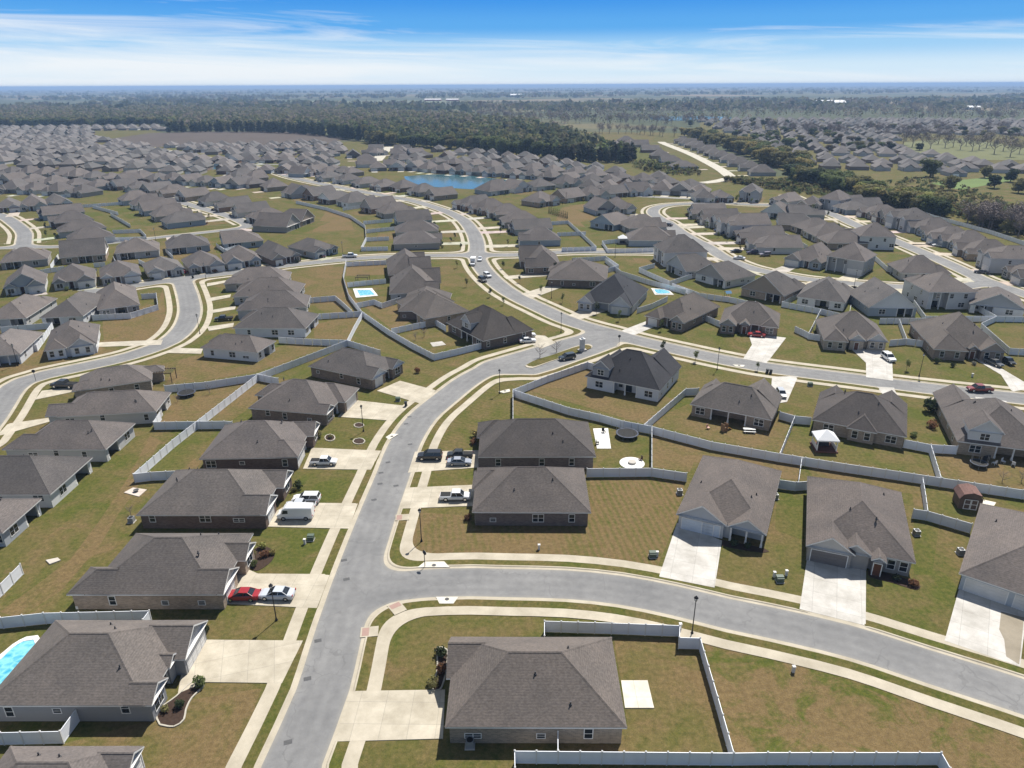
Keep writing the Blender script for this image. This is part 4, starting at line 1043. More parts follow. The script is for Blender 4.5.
# ------------------------------------------------------------------ vinyl fences
def fence(label, pts, z=1.85, posts=False, base=None, col=(.76,.78,.82), group='white vinyl fences', h=1.85, closed=False):
    """pts: survey positions of the top edge"""
    P = [G2(p, z) for p in pts]
    root = empty('vinyl_fence', (P[0].x, P[0].y, 0)); tag(root, label, 'fence', group)
    o = P[0]; panel = MB(); spots = []
    for a, b_ in zip(P[:-1], P[1:]):
        d = b_-a; Lg = d.length
        if Lg < .05: continue
        u = d/Lg; n = Vector((-u.y, u.x))
        def q(t, s, zz): 
            v = a + u*t + n*s - o; return (v.x, v.y, zz)
        k = max(1, round(Lg/2.4)); 
        for i in range(k):
            t0 = Lg*i/k + .055; t1 = Lg*(i+1)/k - .055; m_ = .018
            for (za, zb, th) in ((.06, .20, .035), (.20, h-.14, m_), (h-.14, h, .035)):
                c = [q(t0,-th,za), q(t1,-th,za), q(t1,th,za), q(t0,th,za), q(t0,-th,zb), q(t1,-th,zb), q(t1,th,zb), q(t0,th,zb)]
                s0 = len(panel.v); panel.v += c
                for f in ((3,2,1,0),(4,5,6,7),(0,1,5,4),(1,2,6,5),(2,3,7,6),(3,0,4,7)): panel.f.append([s0+w for w in f]); panel.m.append(0)
            spots.append((q(Lg*i/k, 0, 0), math.atan2(u.y, u.x)))
        spots.append((q(Lg, 0, 0), math.atan2(u.y, u.x)))
    panel.build('panel', M['vinyl'], root, col)
    if 'fpost' not in WINS:
        p = MB(); p.box((-.065,-.065,0),(.065,.065,1.95)); p.box((-.085,-.085,1.95),(.085,.085,1.98))
        k = len(p.v); p.v += [(-.075,-.075,1.98),(.075,-.075,1.98),(.075,.075,1.98),(-.075,.075,1.98),(0,0,2.06)]
        for a_, b2 in ((0,1),(1,2),(2,3),(3,0)): p.f.append([k+a_, k+b2, k+4]); p.m.append(0)
        WINS['fpost'] = p.mesh('post', M['trim'])
    last = None
    for (c, rz) in spots:
        if last and (Vector(c)-Vector(last)).length < .3: continue
        last = c
        if posts:
            po = link('post', WINS['fpost'], root); po.location = c; po.rotation_euler = (0,0,rz)
    return root
F = fence
F('white fence around the corner house lawn, stepping down beside the street lamp', [(544.5,636),(544.5,621),(612,623),(680,625.5),(679.5,637.5),(700.4,638),(718,697),(734,753)], posts=True)
F('long white fence along the bottom edge, ending in a corner at its right', [(515,768),(514.7,751),(734,753),(768,752.5),(941.5,752.5),(960,785)], posts=True)
F('short white gate between the corner house wall and the bottom fence', [(558,732),(558,750.5)], posts=True)
F('white fence behind the pool, between the two lower left houses', [(-60,621),(0,617.5),(43,613),(149,610.7),(142.5,619.5)], posts=True)
F('white fence in front of the shaded side yard at bottom left', [(-60,733.5),(0,732.6),(59.6,731.3),(77,707.5)], posts=True)
F('short white fence piece ending alone on the grass at the left edge', [(-30,610),(0,584),(20,564)], posts=True)
F('slanting white fence from the grass strip up to the fence junction', [(181,470.5),(150,472),(133,474),(172,440),(224,400),(257,374.5)], posts=True)
F('white fence across the back of the brown brick house', [(160,412),(153,422),(187.5,421.5),(224,421),(232,421.5)], posts=True)
F('white fence curving behind the trampoline of the left row', [(164,385.5),(205,382),(257,374)], posts=True)
F('white fence climbing from the junction to the house in the bend', [(278,378),(257,374),(300,358),(347,340),(380,350)], posts=True)
F('white fence behind the long low white-walled house', [(278,337),(312,339),(347,340)], posts=False)
F('white fence seen almost edge-on between two brown lawns', [(347,340),(354,326),(362,312)])
F('straight white fence behind the nearest close-set house', [(313,314),(338,312.5),(361.5,311)])
F('white fence around the small square yard by the close-set houses', [(305,298),(335,295.6),(344,303),(352,310.5)])
F('long white fence winding past the blue pool down to the dark corner house', [(346,260),(343,276),(348.4,294),(361.5,311),(387.5,329),(412,343),(434,354),(458,348.5),(482,342.5)], posts=True)
F('white fence enclosing the bush-planted yard of the dark corner house', [(391,328.5),(412,324),(435,319.5),(446,326)])
F('white fence between the blue pool and the low dark house', [(356,303),(374,299.5),(382,303),(401,297)])
F('white fence at the far side of the blue pool yard', [(347,282.5),(366,280.5),(386,278.6)])
F('white fence along the cross street behind the brown yard', [(346,262),(366,261),(387,260)])
F('white fence along the dark two-storey house yard, following the main street', [(513,420.5),(513,389.5),(548,375.5),(587.5,362),(602,366)], posts=True)
F('long white boundary fence between the two rows on the right', [(513,389.5),(569,407.5),(600,414.3),(624,421),(652,426.3),(712,441.7),(779.7,453.4),(846,463.8),(900,471.5),(942.5,478),(1024,490),(1090,498)], posts=True)
F('white fence between the dark two-storey house and the brown brick house', [(644,424.5),(662,409),(686,388.5),(699,388)], posts=True)
F('white fence between the brown brick house and the gazebo lawn', [(780,453),(788,433),(795,415.8),(780,411.5)], posts=True)
F('small white fence joining the gazebo lawn fence to the wide brick house', [(795,415.8),(812,417.3)])
F('white fence piece seen edge-on beside the trampoline lawn', [(652,426.5),(652,468)], posts=True)
F('white fence piece dividing the brown strip behind the first two right houses', [(802,458),(799,479.4)], posts=True)
F('straight white fence behind the dark brick corner house', [(587,468.5),(620,468.2),(652,468),(687,473)], posts=True)
F('low white fence joining the triple garage house and the taupe house', [(777,479.4),(796.6,482),(812,481)], posts=True)
F('white fence from the taupe house to the house at the right edge', [(914,509),(928,511),(972.4,523.7)], posts=True)
F('short slanting white fence left of the brown shed', [(923,478),(926,496),(928,511)], posts=True)
F('white fence from the wide brick house down to the boundary fence', [(904.7,439.5),(931,444.5),(941.5,478)], posts=True)
F('white fence joining the boundary corner to the dormer house', [(931,444.5),(958,446)], posts=True)
F('white fence behind the charcoal-roofed house and its pool', [(637,308),(652,303.5),(668,296)])
F('white fence between the deep-wing house and the red car house', [(704,314.5),(722,322),(745,305),(756,301)])
F('white fence with a small wooden arch behind the brick row', [(672,283),(700,293),(730,297),(754,302)])
F('white fence around the patio house, shaped like a wide box', [(783,301),(799,293),(782,301.5),(821,308.6),(849,315.5),(851,305)])
F('white fence piece below the box-shaped patio fence', [(821,309),(809,332.5),(795,326)])
F('low white fence joining the red car house to its neighbour', [(808,333),(821,335)])
F('white fence crossing behind the curved drive house', [(880,318),(902,318),(926,318)])
F('white fence slanting between two lawns right of the curved drive', [(899.5,319),(907,338.5),(890,340)])
F('white fence joining the sloping fence to the pickup house', [(907,338.5),(926,341)])
F('white fence from the two-storey rear garden to the right edge', [(914,299.5),(926,316),(997,316),(1060,317)])
F('white fence descending right of the two pickups', [(971,301),(997,316),(981.5,323),(1010,348),(1060,351)])
F('white fence looping around the covered patio by the curving street', [(692.5,273.5),(670,281),(639,267.5),(655,263)])
F('white fence running behind the first houses of the curving street', [(605,258),(621,271),(650,280),(686,289.5)])
F('white fence around two small lawns inside the upper bend', [(551,221.5),(568,220.5),(582,233),(596.6,246.5),(561.5,247.5)])
F('white fence dividing the two small lawns inside the upper bend', [(557,232.5),(586,231.5)])
F('white fence around the gazebo yard by the cross street', [(627,238),(602,240.6),(608,249),(654,247.5)])
F('white fence bending along the right side of the cross street', [(572,258),(605.7,256),(619,265),(608,268)])
F('curving white fence around the vacant lot below the upper street', [(295.6,200.5),(327,207.5),(350,215),(365,225),(366,237),(361,247),(388,246.5)])
F('white fence piece nearest the top of the curving fence', [(342.5,207.5),(364,204.5)])
F('second white fence piece off the curving fence', [(363,221),(392.5,218.5)])
F('third white fence piece off the curving fence', [(366,229.5),(399,226)])
F('fourth white fence piece off the curving fence', [(366,237.5),(389,236.5)])
F('long white fence behind the far side of the avenue', [(905,203),(932,214.6),(963,222.5),(992,230.5),(1024,241),(1070,256)])
F('straight white fence between the curving street and the avenue', [(737.5,211.5),(766,223),(787.5,234),(808,245.5)])
F('white fence around the corner pair by the avenue', [(818,257),(834,264),(850,260),(848,256)])
F('white fence along the two-storey house garden by the avenue', [(871,252),(888,267),(895,268)])
for k, pts in enumerate(([(28,272),(50,268),(64,266)], [(50,265),(58,254)], [(105,262),(93,263)], [(113,256),(118,266)], [(138,259),(146,263)], [(165,248),(173,256)], [(216,243),(224,249),(240,244)])):
    F(['white fence behind the first houses facing the cross street', 'white fence standing end-on left of the close stack', 'white fence behind the third house facing the cross street', 'dark-shaded white fence between third and fourth houses of the cross street row', 'white fence behind the fourth house facing the cross street', 'white fence beside the fifth house facing the cross street', 'white fence between the two rows near the diagonal street'][k], pts)
for k, pts in enumerate(([(92,238),(145,236.5)], [(112,230),(140,229),(146,235)], [(110,212.5),(130,224)], [(70,205.5),(132,201)], [(52,195.5),(98,191)], [(92,205),(118,212)])):
    F(['white fence at the near side of the close stack gardens', 'white fence around a small green garden in the close stack', 'bright slanting white fence in the gardens below the diagonal street', 'long white fence along the lane above the close stack', 'white fence behind the upper left rows', 'white fence along the garden strip above the close stack'][k], pts)
F('white fence around the house corner left of the diagonal street end', [(216,243.5),(230,252),(240,247)])
F('white fence left of the corner house on the brown lawn', [(92,304),(91.5,315),(130,313),(157.5,304.5),(156,293),(141,294)], posts=True)
F('white fence slanting beside the long-drive house', [(0,327),(52,322.5),(36,345),(21,346)], posts=True)
F('white fence behind the small pond row', [(200,182),(240,186)])

# ------------------------------------------------------------------ drives and patios
for pts in (
 [(199,640),(303,641),(282,683.5),(205,682.5),(178,694),(181,676)],
 [(240,566),(258,574),(330,574.5),(317,608.5),(226,604)],
 [(290,503),(358,503.6),(349,529),(268,527),(277,511)],
 [(312,448),(381,451),(371,470),(303,469)],
 [(352,400),(409,406.5),(393,421),(338,417)],
 [(400,381),(436,390.6),(421,404),(377,391)],
 [(445,690),(443,739),(335,742),(349.5,691.5)],
 [(477,485),(474,506),(400,509),(406,488)],
 [(482,450.5),(480,467.5),(408,473),(415,452)],
 [(677,523),(722,541),(714.5,588),(659,577)],
 [(808,552),(866,570),(865.6,626),(799.5,609.5)],
 [(960,585),(1027,609),(1020,667),(944.5,641)],
 [(655,318),(666,322),(634,335.5),(621,331)],
 [(748,333),(786,338),(766.5,363.5),(743,359),(752,345)],
 [(850,348),(891.7,352),(893,381),(866,377.5),(866,363)],
 [(971,357),(985,359),(1034,388),(1012,392),(1001,375)],
 [(606,299.5),(619,306.5),(580,320),(568,315.5)],
 [(561,282),(568,285),(531,299),(521,294)],
 [(541,273),(562,272),(560,275),(507,279.5),(503,276.5)],
 [(772,377),(798,376.5),(787,402),(770,405)],
 [(877,387),(894,388),(903,411),(893,408)],
 [(975,397),(1007,401.5),(990,412),(980,411)],
 [(529,334.5),(545,336),(556,343),(541,349),(528,343)],
 [(78,387),(78,391),(35,400),(42,391)], [(60,416.5),(58,419.5),(-4,437),(8,424)],
 [(174,348),(203,349),(201,354),(166,353)],
 [(101,342.5),(163,340),(161,345),(100,347),(74,354.5),(88,346)],
 [(207,283.5),(226,280.5),(225,283),(207,286.5)],[(207,298.5),(231,294.5),(230,297.5),(207,302)],[(207,311),(236,306),(235,309.5),(207,314)],[(207,327),(234,323),(233,327),(209,331)],
): slab(pts, col=((.50,.48,.45) if pts[0][0] > 640 else (.46,.415,.335) if pts[0][1] > 380 else CONC_N))
all_streets()
PALE = (.66,.62,.54)
slab([(621,681),(647.5,681),(654,708.5),(625,708.5)], 'patio', PALE, z1=.12)
slab([(593,429),(608,428.6),(611,449),(597,449)], 'patio', (.72,.71,.69), z1=.12)
slab([(124,493),(133,488),(147,490),(139,497)], 'patio', (.55,.48,.43), z1=.12)
slab([(46,561),(58,558.5),(61,561),(50,565)], 'concrete_pad', (.5,.46,.41), z1=.2)
slab([(978,499),(996,503),(990,512),(974,510)], 'patio', PALE, z1=.12)
slab([(353,289),(372,288.5),(378,296),(356,298)], 'pool_deck', (.72,.71,.69), z1=.15)
slab([(651,288.5),(668,289.5),(674,295),(655,295)], 'pool_deck', (.62,.60,.57), z1=.12)
slab([(395,344),(0,0),(0,0)][:0] or [(430,343),(442,341.5),(446,345),(433,347)], 'patio', (.45,.43,.40), z1=.1)
slab([(1001,612),(1024,618),(1019,665),(1006,657),(1004,640),(999,630)], 'wet_patch', (.27,.235,.18), z0=.05, z1=Z_DRIVE+.004, matn='concrete')
# kidney of flagged steps: round white fire-pit terrace
c = G2((632,463.5)); mb = MB(); mb.lathe([(2.35,0),(2.35,.12),(1.0,.125),(.01,.125)], 28, (c.x,c.y,0)); tag(mb.build('patio', M['concrete'], None, (.72,.71,.69)), kind='structure')
for (x, y, w, l, a) in ((369.5,632.5,.9,1.5,.12),(397,608.5,.9,1.5,-.95),(402.5,518,.9,1.4,.1)):
    c = G2((x,y)); mb = MB(); mb.box((-1.15,-l*.62,.0),(1.15,l*.62,.162)); o = mb.build('kerb_ramp', M['concrete'], None, CONC); o.location = (c.x,c.y,0); o.rotation_euler = (0,0,a); tag(o, kind='structure')
    mb = MB(); mb.box((-w/2-.5,-l/2,.16),(w/2-.5,l/2,.168)); o = mb.build('tactile_paving', M['red_pad']); o.location = (c.x, c.y, 0); o.rotation_euler = (0,0,a); tag(o, kind='structure')

# swimming pools
def pool(label, pts, deck=None, rim=.35, smooth=True):
    P0 = [G(*p) for p in pts]
    P = [v.to_2d() for v in (catmull(P0+P0[:1], .6)[:-1] if smooth else P0)]
    ctr = sum(P, Vector((0,0)))/len(P); root = empty('swimming_pool', (ctr.x, ctr.y, 0)); tag(root, label, 'swimming pool')
    Q = [p-ctr for p in P]; k = len(Q)
    def off(s): return [q + q.normalized()*s for q in Q]
    w = MB(); w.poly([(q.x,q.y,.20) for q in Q]) ; w.build('water_surface', M['pool_water'], root)
    r_ = MB(); A = off(0); B = off(rim); C = off(rim)
    for i in range(k):
        j = (i+1) % k
        r_.poly([(A[i].x,A[i].y,.26),(B[i].x,B[i].y,.26),(B[j].x,B[j].y,.26),(A[j].x,A[j].y,.26)][::-1]); r_.poly([(B[i].x,B[i].y,0),(B[j].x,B[j].y,0),(B[j].x,B[j].y,.26),(B[i].x,B[i].y,.26)]); r_.poly([(A[i].x,A[i].y,.05),(A[i].x,A[i].y,.26),(A[j].x,A[j].y,.26),(A[j].x,A[j].y,.05)])
    r_.build('coping', M['concrete'], root, (.72,.71,.69)); return root
pool('curved turquoise swimming pool behind the lower left house', [(34,641),(24,642.5),(12,650),(2,660),(-14,672),(-20,686),(-4,690),(8,682),(22,664),(36,652)], rim=.8)
pool('small blue rectangular swimming pool with a white deck', [(357,290.8),(370,290.4),(375,295.2),(360,296.4)], smooth=False)
pool('pale swimming pool behind the charcoal-roofed house', [(654,290),(664,290.3),(670,293.3),(658,294)])

# ------------------------------------------------------------------ vehicles
def loft(mb, secs, mi=0, cap=True):
    n = len(secs[0]); k = len(mb.v)
    for s_ in secs: mb.v += [tuple(p) for p in s_]
    for q in range(len(secs)-1):
        for i in range(n):
            j = (i+1) % n; mb.f.append([k+q*n+i, k+(q+1)*n+i, k+(q+1)*n+j, k+q*n+j]); mb.m.append(mi)
    if cap:
        mb.f.append([k+i for i in range(n)]); mb.m.append(mi)
        mb.f.append([k+(len(secs)-1)*n+i for i in reversed(range(n))]); mb.m.append(mi)
def sec(x, zb, zt, w, r=.12):
    w2 = w*.94
    return [(x,-w2,zb),(x,-w,zb+.18),(x,-w,zt-r),(x,-w+r,zt),(x,w-r,zt),(x,w,zt-r),(x,w,zb+.18),(x,w2,zb)]
VEH = {
 'sedan': dict(body=[(-2.4,.42,.72,.78),(-2.32,.28,.92,.88),(-1.6,.24,.98,.91),(.9,.24,.93,.91),(1.9,.26,.84,.88),(2.3,.32,.72,.80),(2.4,.42,.60,.70)], cab=[(-1.75,.94),(-1.0,1.40),(.25,1.43),(1.15,.93)], cw=(.82,.62), wh=(-1.42,1.42,.33)),
 'suv': dict(body=[(-2.4,.5,.95,.84),(-2.35,.34,1.08,.94),(-1.2,.3,1.12,.96),(.95,.3,1.08,.96),(1.95,.32,1.0,.93),(2.32,.36,.88,.86),(2.4,.5,.72,.78)], cab=[(-2.28,1.08),(-2.05,1.70),(.35,1.74),(1.2,1.08)], cw=(.90,.72), wh=(-1.45,1.45,.38)),
 'pickup': dict(body=[(-2.9,.55,1.0,.92),(-2.86,.42,1.08,.96),(-.85,.40,1.1,.97),(1.2,.40,1.12,.97),(2.4,.42,1.06,.95),(2.82,.45,.95,.90),(2.9,.55,.78,.84)], cab=[(-.75,1.10),(-.55,1.80),(.95,1.84),(1.65,1.11)], cw=(.90,.74), wh=(-1.75,1.85,.42), bed=(-2.78,-.85)),
 'van': dict(body=[(-2.9,.5,2.2,.86),(-2.86,.35,2.36,.93),(-1.0,.33,2.42,.96),(1.3,.33,2.40,.96),(1.85,.33,2.10,.95),(2.25,.34,1.25,.94),(2.85,.38,1.02,.88),(2.92,.5,.8,.8)], cab=None, cw=(.9,.72), wh=(-1.85,1.85,.38)),
 'boxtruck': dict(body=[(.9,.5,1.3,.95),(1.0,.4,2.0,1.0),(1.9,.4,2.05,1.0),(2.4,.4,1.35,.98),(3.1,.45,1.15,.92),(3.2,.55,.9,.86)], cab=None, cw=(.9,.7), wh=(-2.1,2.1,.42), cargo=(-3.3,.85)),
}
PROTO = {}
def vehicle(kind, name, label, x, y, ang, col, cat='car', group='parked cars of the suburb', size=1.0):
    """ang: heading in degrees in the ground plan (0 = to the right of the photo, 90 = away)"""
    c = G2((x, y)); root = empty(name, (c.x, c.y, Z_DRIVE+.003), R(ang)); root.scale = (size,)*3; tag(root, label, cat, group)
    if kind not in PROTO:
        v = VEH[kind]; P_ = {}
        b_ = MB(); loft(b_, [sec(*s_) for s_ in v['body']]); P_['body'] = b_.mesh('body', M['paint'], smooth=False)
        if v['cab']:
            (xa,za),(xb,zb),(xc,zc),(xd,zd) = v['cab']; w0, w1 = v['cw']
            g = MB(); A = [(xa,-w0,za-.03),(xd,-w0,zd-.03),(xd,w0,zd-.03),(xa,w0,za-.03)]; B_ = [(xb,-w1,zb-.05),(xc,-w1,zc-.05),(xc,w1,zc-.05),(xb,w1,zb-.05)]
            for i in range(4): j = (i+1) % 4; g.poly([A[i],A[j],B_[j],B_[i]])
            P_['window_glass'] = g.mesh('window_glass', M['glass'])
            t = MB(); t.box((xb-.03,-w1-.02,zb-.055),(xc+.03,w1+.02,zb+.01))
            for i in range(4):      # pillars
                t.tube(Vector(A[i])+Vector((0,0,.02)), Vector(B_[i])+Vector((0,0,.02)), .045, .045, 5)
            for s_ in (-1, 1):
                t.tube(((xa+xd)/2-.1, s_*w0*1.0, za), ((xb+xc)/2-.1, s_*(w1+.01), zb), .04, .04, 5)
            P_['roof_panel'] = t.mesh('roof_panel', M['paint'])
        else:
            g = MB(); bs = v['body']
            x0, x1 = (1.88, 2.22) if kind == 'van' else (1.95, 2.36)
            za, zb = (2.02, 1.30) if kind == 'van' else (1.98, 1.40)
            g.poly([(x1+.02,-.78,zb+.05),(x1+.02,.78,zb+.05),(x0+.03,.74,za+.05),(x0+.03,-.74,za+.05)])
            for s_ in (-1, 1):
                q = [(1.0,s_*.972,1.35),(1.95,s_*.972,1.3),(1.75,s_*.968,1.95),(1.0,s_*.968,1.95)] if kind == 'van' else [(1.1,s_*1.012,1.3),(2.1,s_*1.012,1.3),(1.85,s_*1.008,1.9),(1.1,s_*1.008,1.9)]
                g.poly(q if s_ < 0 else q[::-1])
            P_['window_glass'] = g.mesh('window_glass', M['glass'])
        if v.get('bed'):
            t = MB(); a_, b2 = v['bed']; t.poly([(a_,-.80,1.115),(b2,-.80,1.115),(b2,.80,1.115),(a_,.80,1.115)]); 
            P_['cargo_bed'] = t.mesh('cargo_bed', M['rubber'])
        if v.get('cargo'):
            t = MB(); a_, b2 = v['cargo']; t.box((a_,-1.1,.75),(b2,1.1,3.1)); P_['cargo_box'] = t.mesh('cargo_box', M['white_plastic'])
            t = MB(); t.box((a_,-.5,.45),(.95,.5,.74)); P_['chassis'] = t.mesh('chassis', M['black_metal'])
        xr, xf, wr = v['wh']; hw = v['body'][2][3]
        t = MB(); t.tube((0,-.11,0),(0,.11,0),wr,wr,16); P_['wheel'] = t.mesh('wheel', M['rubber'])
        t = MB(); t.tube((0,-.125,0),(0,.125,0),wr*.6,wr*.6,10); P_['rim'] = t.mesh('rim', M['chrome'])
        xe = v['body'][-2][0]; ze = v['body'][-2][2]; we = v['body'][-2][3]
        t = MB(); t.box((-.02,-.16,-.09),(.09,.16,.07)); P_['headlight'] = t.mesh('headlight', M['lamp_glass'])
        P_['hl'] = [(xe+.01, s_*(we-.2), ze-.14) for s_ in (-1,1)]
        xt = v.get('cargo', [v['body'][0][0]])[0]; 
        t = MB(); t.box((-.06,-.1,-.14),(.03,.1,.14)); P_['taillight'] = t.mesh('taillight', M['red_glass'])
        P_['tl'] = [(xt+.02, s_*(.72), .85) for s_ in (-1,1)]
        P_['wp'] = [(xx, s_*(hw-.09), wr) for xx in (xr, xf) for s_ in (-1,1)]
        PROTO[kind] = P_
    P_ = PROTO[kind]
    for k in ('body','roof_panel','window_glass','cargo_bed','cargo_box','chassis'):
        if k in P_: link(k, P_[k], root, col)
    for w in P_['wp']:
        o = link('wheel', P_['wheel'], root); o.location = w; link('rim', P_['rim'], o)
    for k, q in (('headlight','hl'),('taillight','tl')):
        for w in P_[q]: o = link(k, P_[k], root); o.location = w
    return root
WH, BK, SV, RD, GY, BL = (.72,.73,.74), (.014,.015,.018), (.42,.44,.47), (.30,.018,.022), (.10,.105,.11), (.02,.035,.09)
V = vehicle
V('sedan','red_coupe','red car parked nose-in close to the tan brick house',243,598.5,180,RD,size=1.0)
V('sedan','silver_sedan','silver sedan parked behind the red car',277.5,597.5,178,(.50,.53,.58),size=1.02)
V('van','white_van','white panel van with a high roof on the driveway',296.5,518,180,WH,'van',size=1.0)
V('pickup','grey_pickup','pale grey pickup between the white van and the white SUV',301,508.5,180,(.45,.47,.50),'pickup',size=.88)
V('suv','white_suv','white SUV with a dark roof hatch, farthest of three on the van driveway',307,502,180,WH,'car',size=.98)
V('pickup','white_pickup','white pickup in front of the brown brick house garage',324,464.5,0,WH,'pickup',size=.86)
V('suv','black_suv','black SUV on the drive of the dark-roofed house, nearest the street',430,459,180,BK,size=1.0)
V('pickup','black_pickup','black pickup close to the wall of the dark-roofed house',460,457.5,180,(.02,.022,.02),'pickup',size=.86)
V('sedan','grey_sedan','silver grey sedan in front of the black pickup',459.5,464.5,0,(.30,.32,.36),size=.96)
V('pickup','white_pickup','white pickup on the drive of the dark brick corner house',455.5,499.5,0,WH,'pickup',size=.92)
V('suv','dark_suv','dark blue SUV waiting beside the tree-planted median',567,359.5,205,(.03,.04,.05),size=.95)
V('boxtruck','delivery_truck','white delivery box truck rolling down the upper street',473,265,268,WH,'truck',size=.9)
V('sedan','white_car','small white car beside the box truck',480,260.5,268,WH,size=.95)
V('suv','white_suv','white SUV side by side with the black one on the upper street',487.5,277,295,WH,size=.95)
V('suv','black_suv','black SUV driving on the upper street behind the box truck',482.5,281.5,295,BK,size=1.0)
V('suv','white_suv','white SUV leaving the charcoal-roofed house drive',600,304.5,250,WH,size=.9)
V('sedan','white_sedan','white car nearest the street at the dark corner house',527.5,342.5,10,WH,size=.98)
V('suv','white_suv','white SUV close to the wall of the dark corner house',528,337,10,WH,size=.9)
V('pickup','black_pickup','black pickup in front of the brick house in the left bend',65,387.5,175,(.012,.014,.02),'pickup',size=1.05)
V('sedan','red_car','red car at the door of the broad brick house',756,336.5,165,RD)
V('suv','white_suv','white SUV on the curved drive of the three-gable house',888,360,272,WH)
V('pickup','grey_pickup','dark grey pickup, left of two at the right brick house',993,365,285,GY,'pickup',size=.86)
V('pickup','black_pickup','black pickup, right of two at the right brick house',1006.5,363,270,BK,'pickup',size=.86)
V('pickup','red_pickup','dark red pickup towing down the right-hand street',979,391.5,177,(.20,.03,.025),'pickup',size=.95)
V('suv','silver_suv','silver car beside the brown brick house side wall',781,396,265,SV,size=.85)
V('pickup','white_pickup','white pickup parked along the cross street by the vacant lot',350,257.5,5,WH,'pickup',size=1.05)
V('sedan','dark_car','dark car in front of the last cross street house',320,258,20,(.10,.02,.03))
V('sedan','red_car','small red car by the fourth house facing the cross street',183,274.5,260,RD)
V('suv','black_suv','black SUV by the fifth house facing the cross street',199,271.5,260,BK)
V('pickup','black_pickup','black pickup at the nearest close-set house',224,320.5,190,BK,'pickup',size=.9)
V('sedan','black_car','dark car on the bend of the curving street',668,226,135,BK)
V('pickup','blue_pickup','dark blue pickup, farther of two on the curving street drive',719,231.5,190,BL,'pickup',size=.9)
V('suv','blue_suv','dark blue SUV, nearer of two on the curving street drive',724,234.5,190,BL)
V('sedan','black_car','black car on the lower drive of the curving street',736,252.5,185,BK)
V('suv','purple_suv','dark purple car, left of two by the corner of the curving street',752,254,190,(.05,.04,.09))
V('suv','grey_suv','pale grey SUV, right of two by the corner of the curving street',765,256,190,(.25,.24,.30))
V('sedan','white_car','white car turning on the curving street',739,259.5,150,WH)
V('sedan','dark_car','dark car driving on the avenue',981,273.5,145,(.06,.06,.07))
V('suv','white_suv','white SUV parked on the far side of the avenue, right end',997,268.5,165,WH)
V('suv','white_suv','white SUV parked on the far side of the avenue, near the middle',934,244.5,165,WH)
V('sedan','white_car','white car with the white SUV in the middle of the avenue row',938,246.5,165,WH)
V('sedan','blue_car','dark blue car at the top of the avenue',829,207.5,160,BL)
V('sedan','white_car','white car at the top of the avenue, beside the two-storey house',839,209,160,WH)
V('suv','black_suv','black SUV at the top of the avenue under the two-storey house',823,206.5,160,BK)
V('suv','white_suv','white SUV before the second house below the green slope',785,203.5,240,WH)
V('sedan','white_car','white car before the third house below the green slope',797,203.5,240,WH)

# ------------------------------------------------------------------ street furniture
def lamp(label, x, y, h=5.3):
    c = G2((x, y)); root = empty('street_lamp', (c.x, c.y, 0), rnd.uniform(0, 6)); tag(root, label, 'street lamp', 'street lamps')
    if 'lamp' not in PROTO:
        p = MB(); p.lathe([(.20,0),(.20,.12),(.12,.35),(.075,.6),(.055,h-.3),(.05,h)], 10)
        hd = MB(); hd.lathe([(.05,h-.05),(.14,h),(.16,h+.1)], 10); hd.lathe([(.30,h+.46),(.22,h+.6),(.06,h+.72),(.03,h+.85)], 10)
        for k in range(4):
            a = math.pi/2*k; hd.tube((.15*math.cos(a),.15*math.sin(a),h+.08),(.27*math.cos(a),.27*math.sin(a),h+.48),.02,.02,5)
        g = MB(); g.lathe([(.13,h+.1),(.24,h+.45)], 10)
        PROTO['lamp'] = (p.mesh('pole', M['black_metal']), hd.mesh('lamp_head', M['black_metal']), g.mesh('lamp_glass', M['lamp_glass']))
    a, b_, g_ = PROTO['lamp']; link('pole', a, root); o = link('lamp_head', b_, root); link('lamp_glass', g_, o)
for lab, x, y in (
 ('black street lamp behind the fence step at the side street',692,633.5),('black street lamp on the striped corner lawn',421.5,541.5),('black street lamp beside the silver sedan',276.5,620.5),
 ('black street lamp between two mulch rings on a green lawn',363.5,431.5),('black street lamp in the bend opposite the median',499.7,393.5),('black street lamp on the lawn of the dark corner house',561,332.5),
 ('black street lamp in front of the low dark house at the upper street',551.5,298.5),('black street lamp hidden partly by the brown brick house',717,370),('black street lamp on the lawn right of the white SUV drive',919,376.5),
 ('black street lamp at the lower left bend, on a brown lawn',18,366),('black street lamp at the left street bend, inner side',200,334),('black street lamp where left street meets the cross street',206,279),
 ('black street lamp between second and third cross street houses',100,285),('black street lamp on the vacant lot beside the cross street',343,256),('black street lamp by the gazebo yard',615,257.5),
 ('black street lamp on the curving street',742,235),('black street lamp at the foot of the avenue',854,287),('black street lamp before the avenue corner house',925,292),('black street lamp on the lane lawn',156,241)): lamp(lab, x, y)

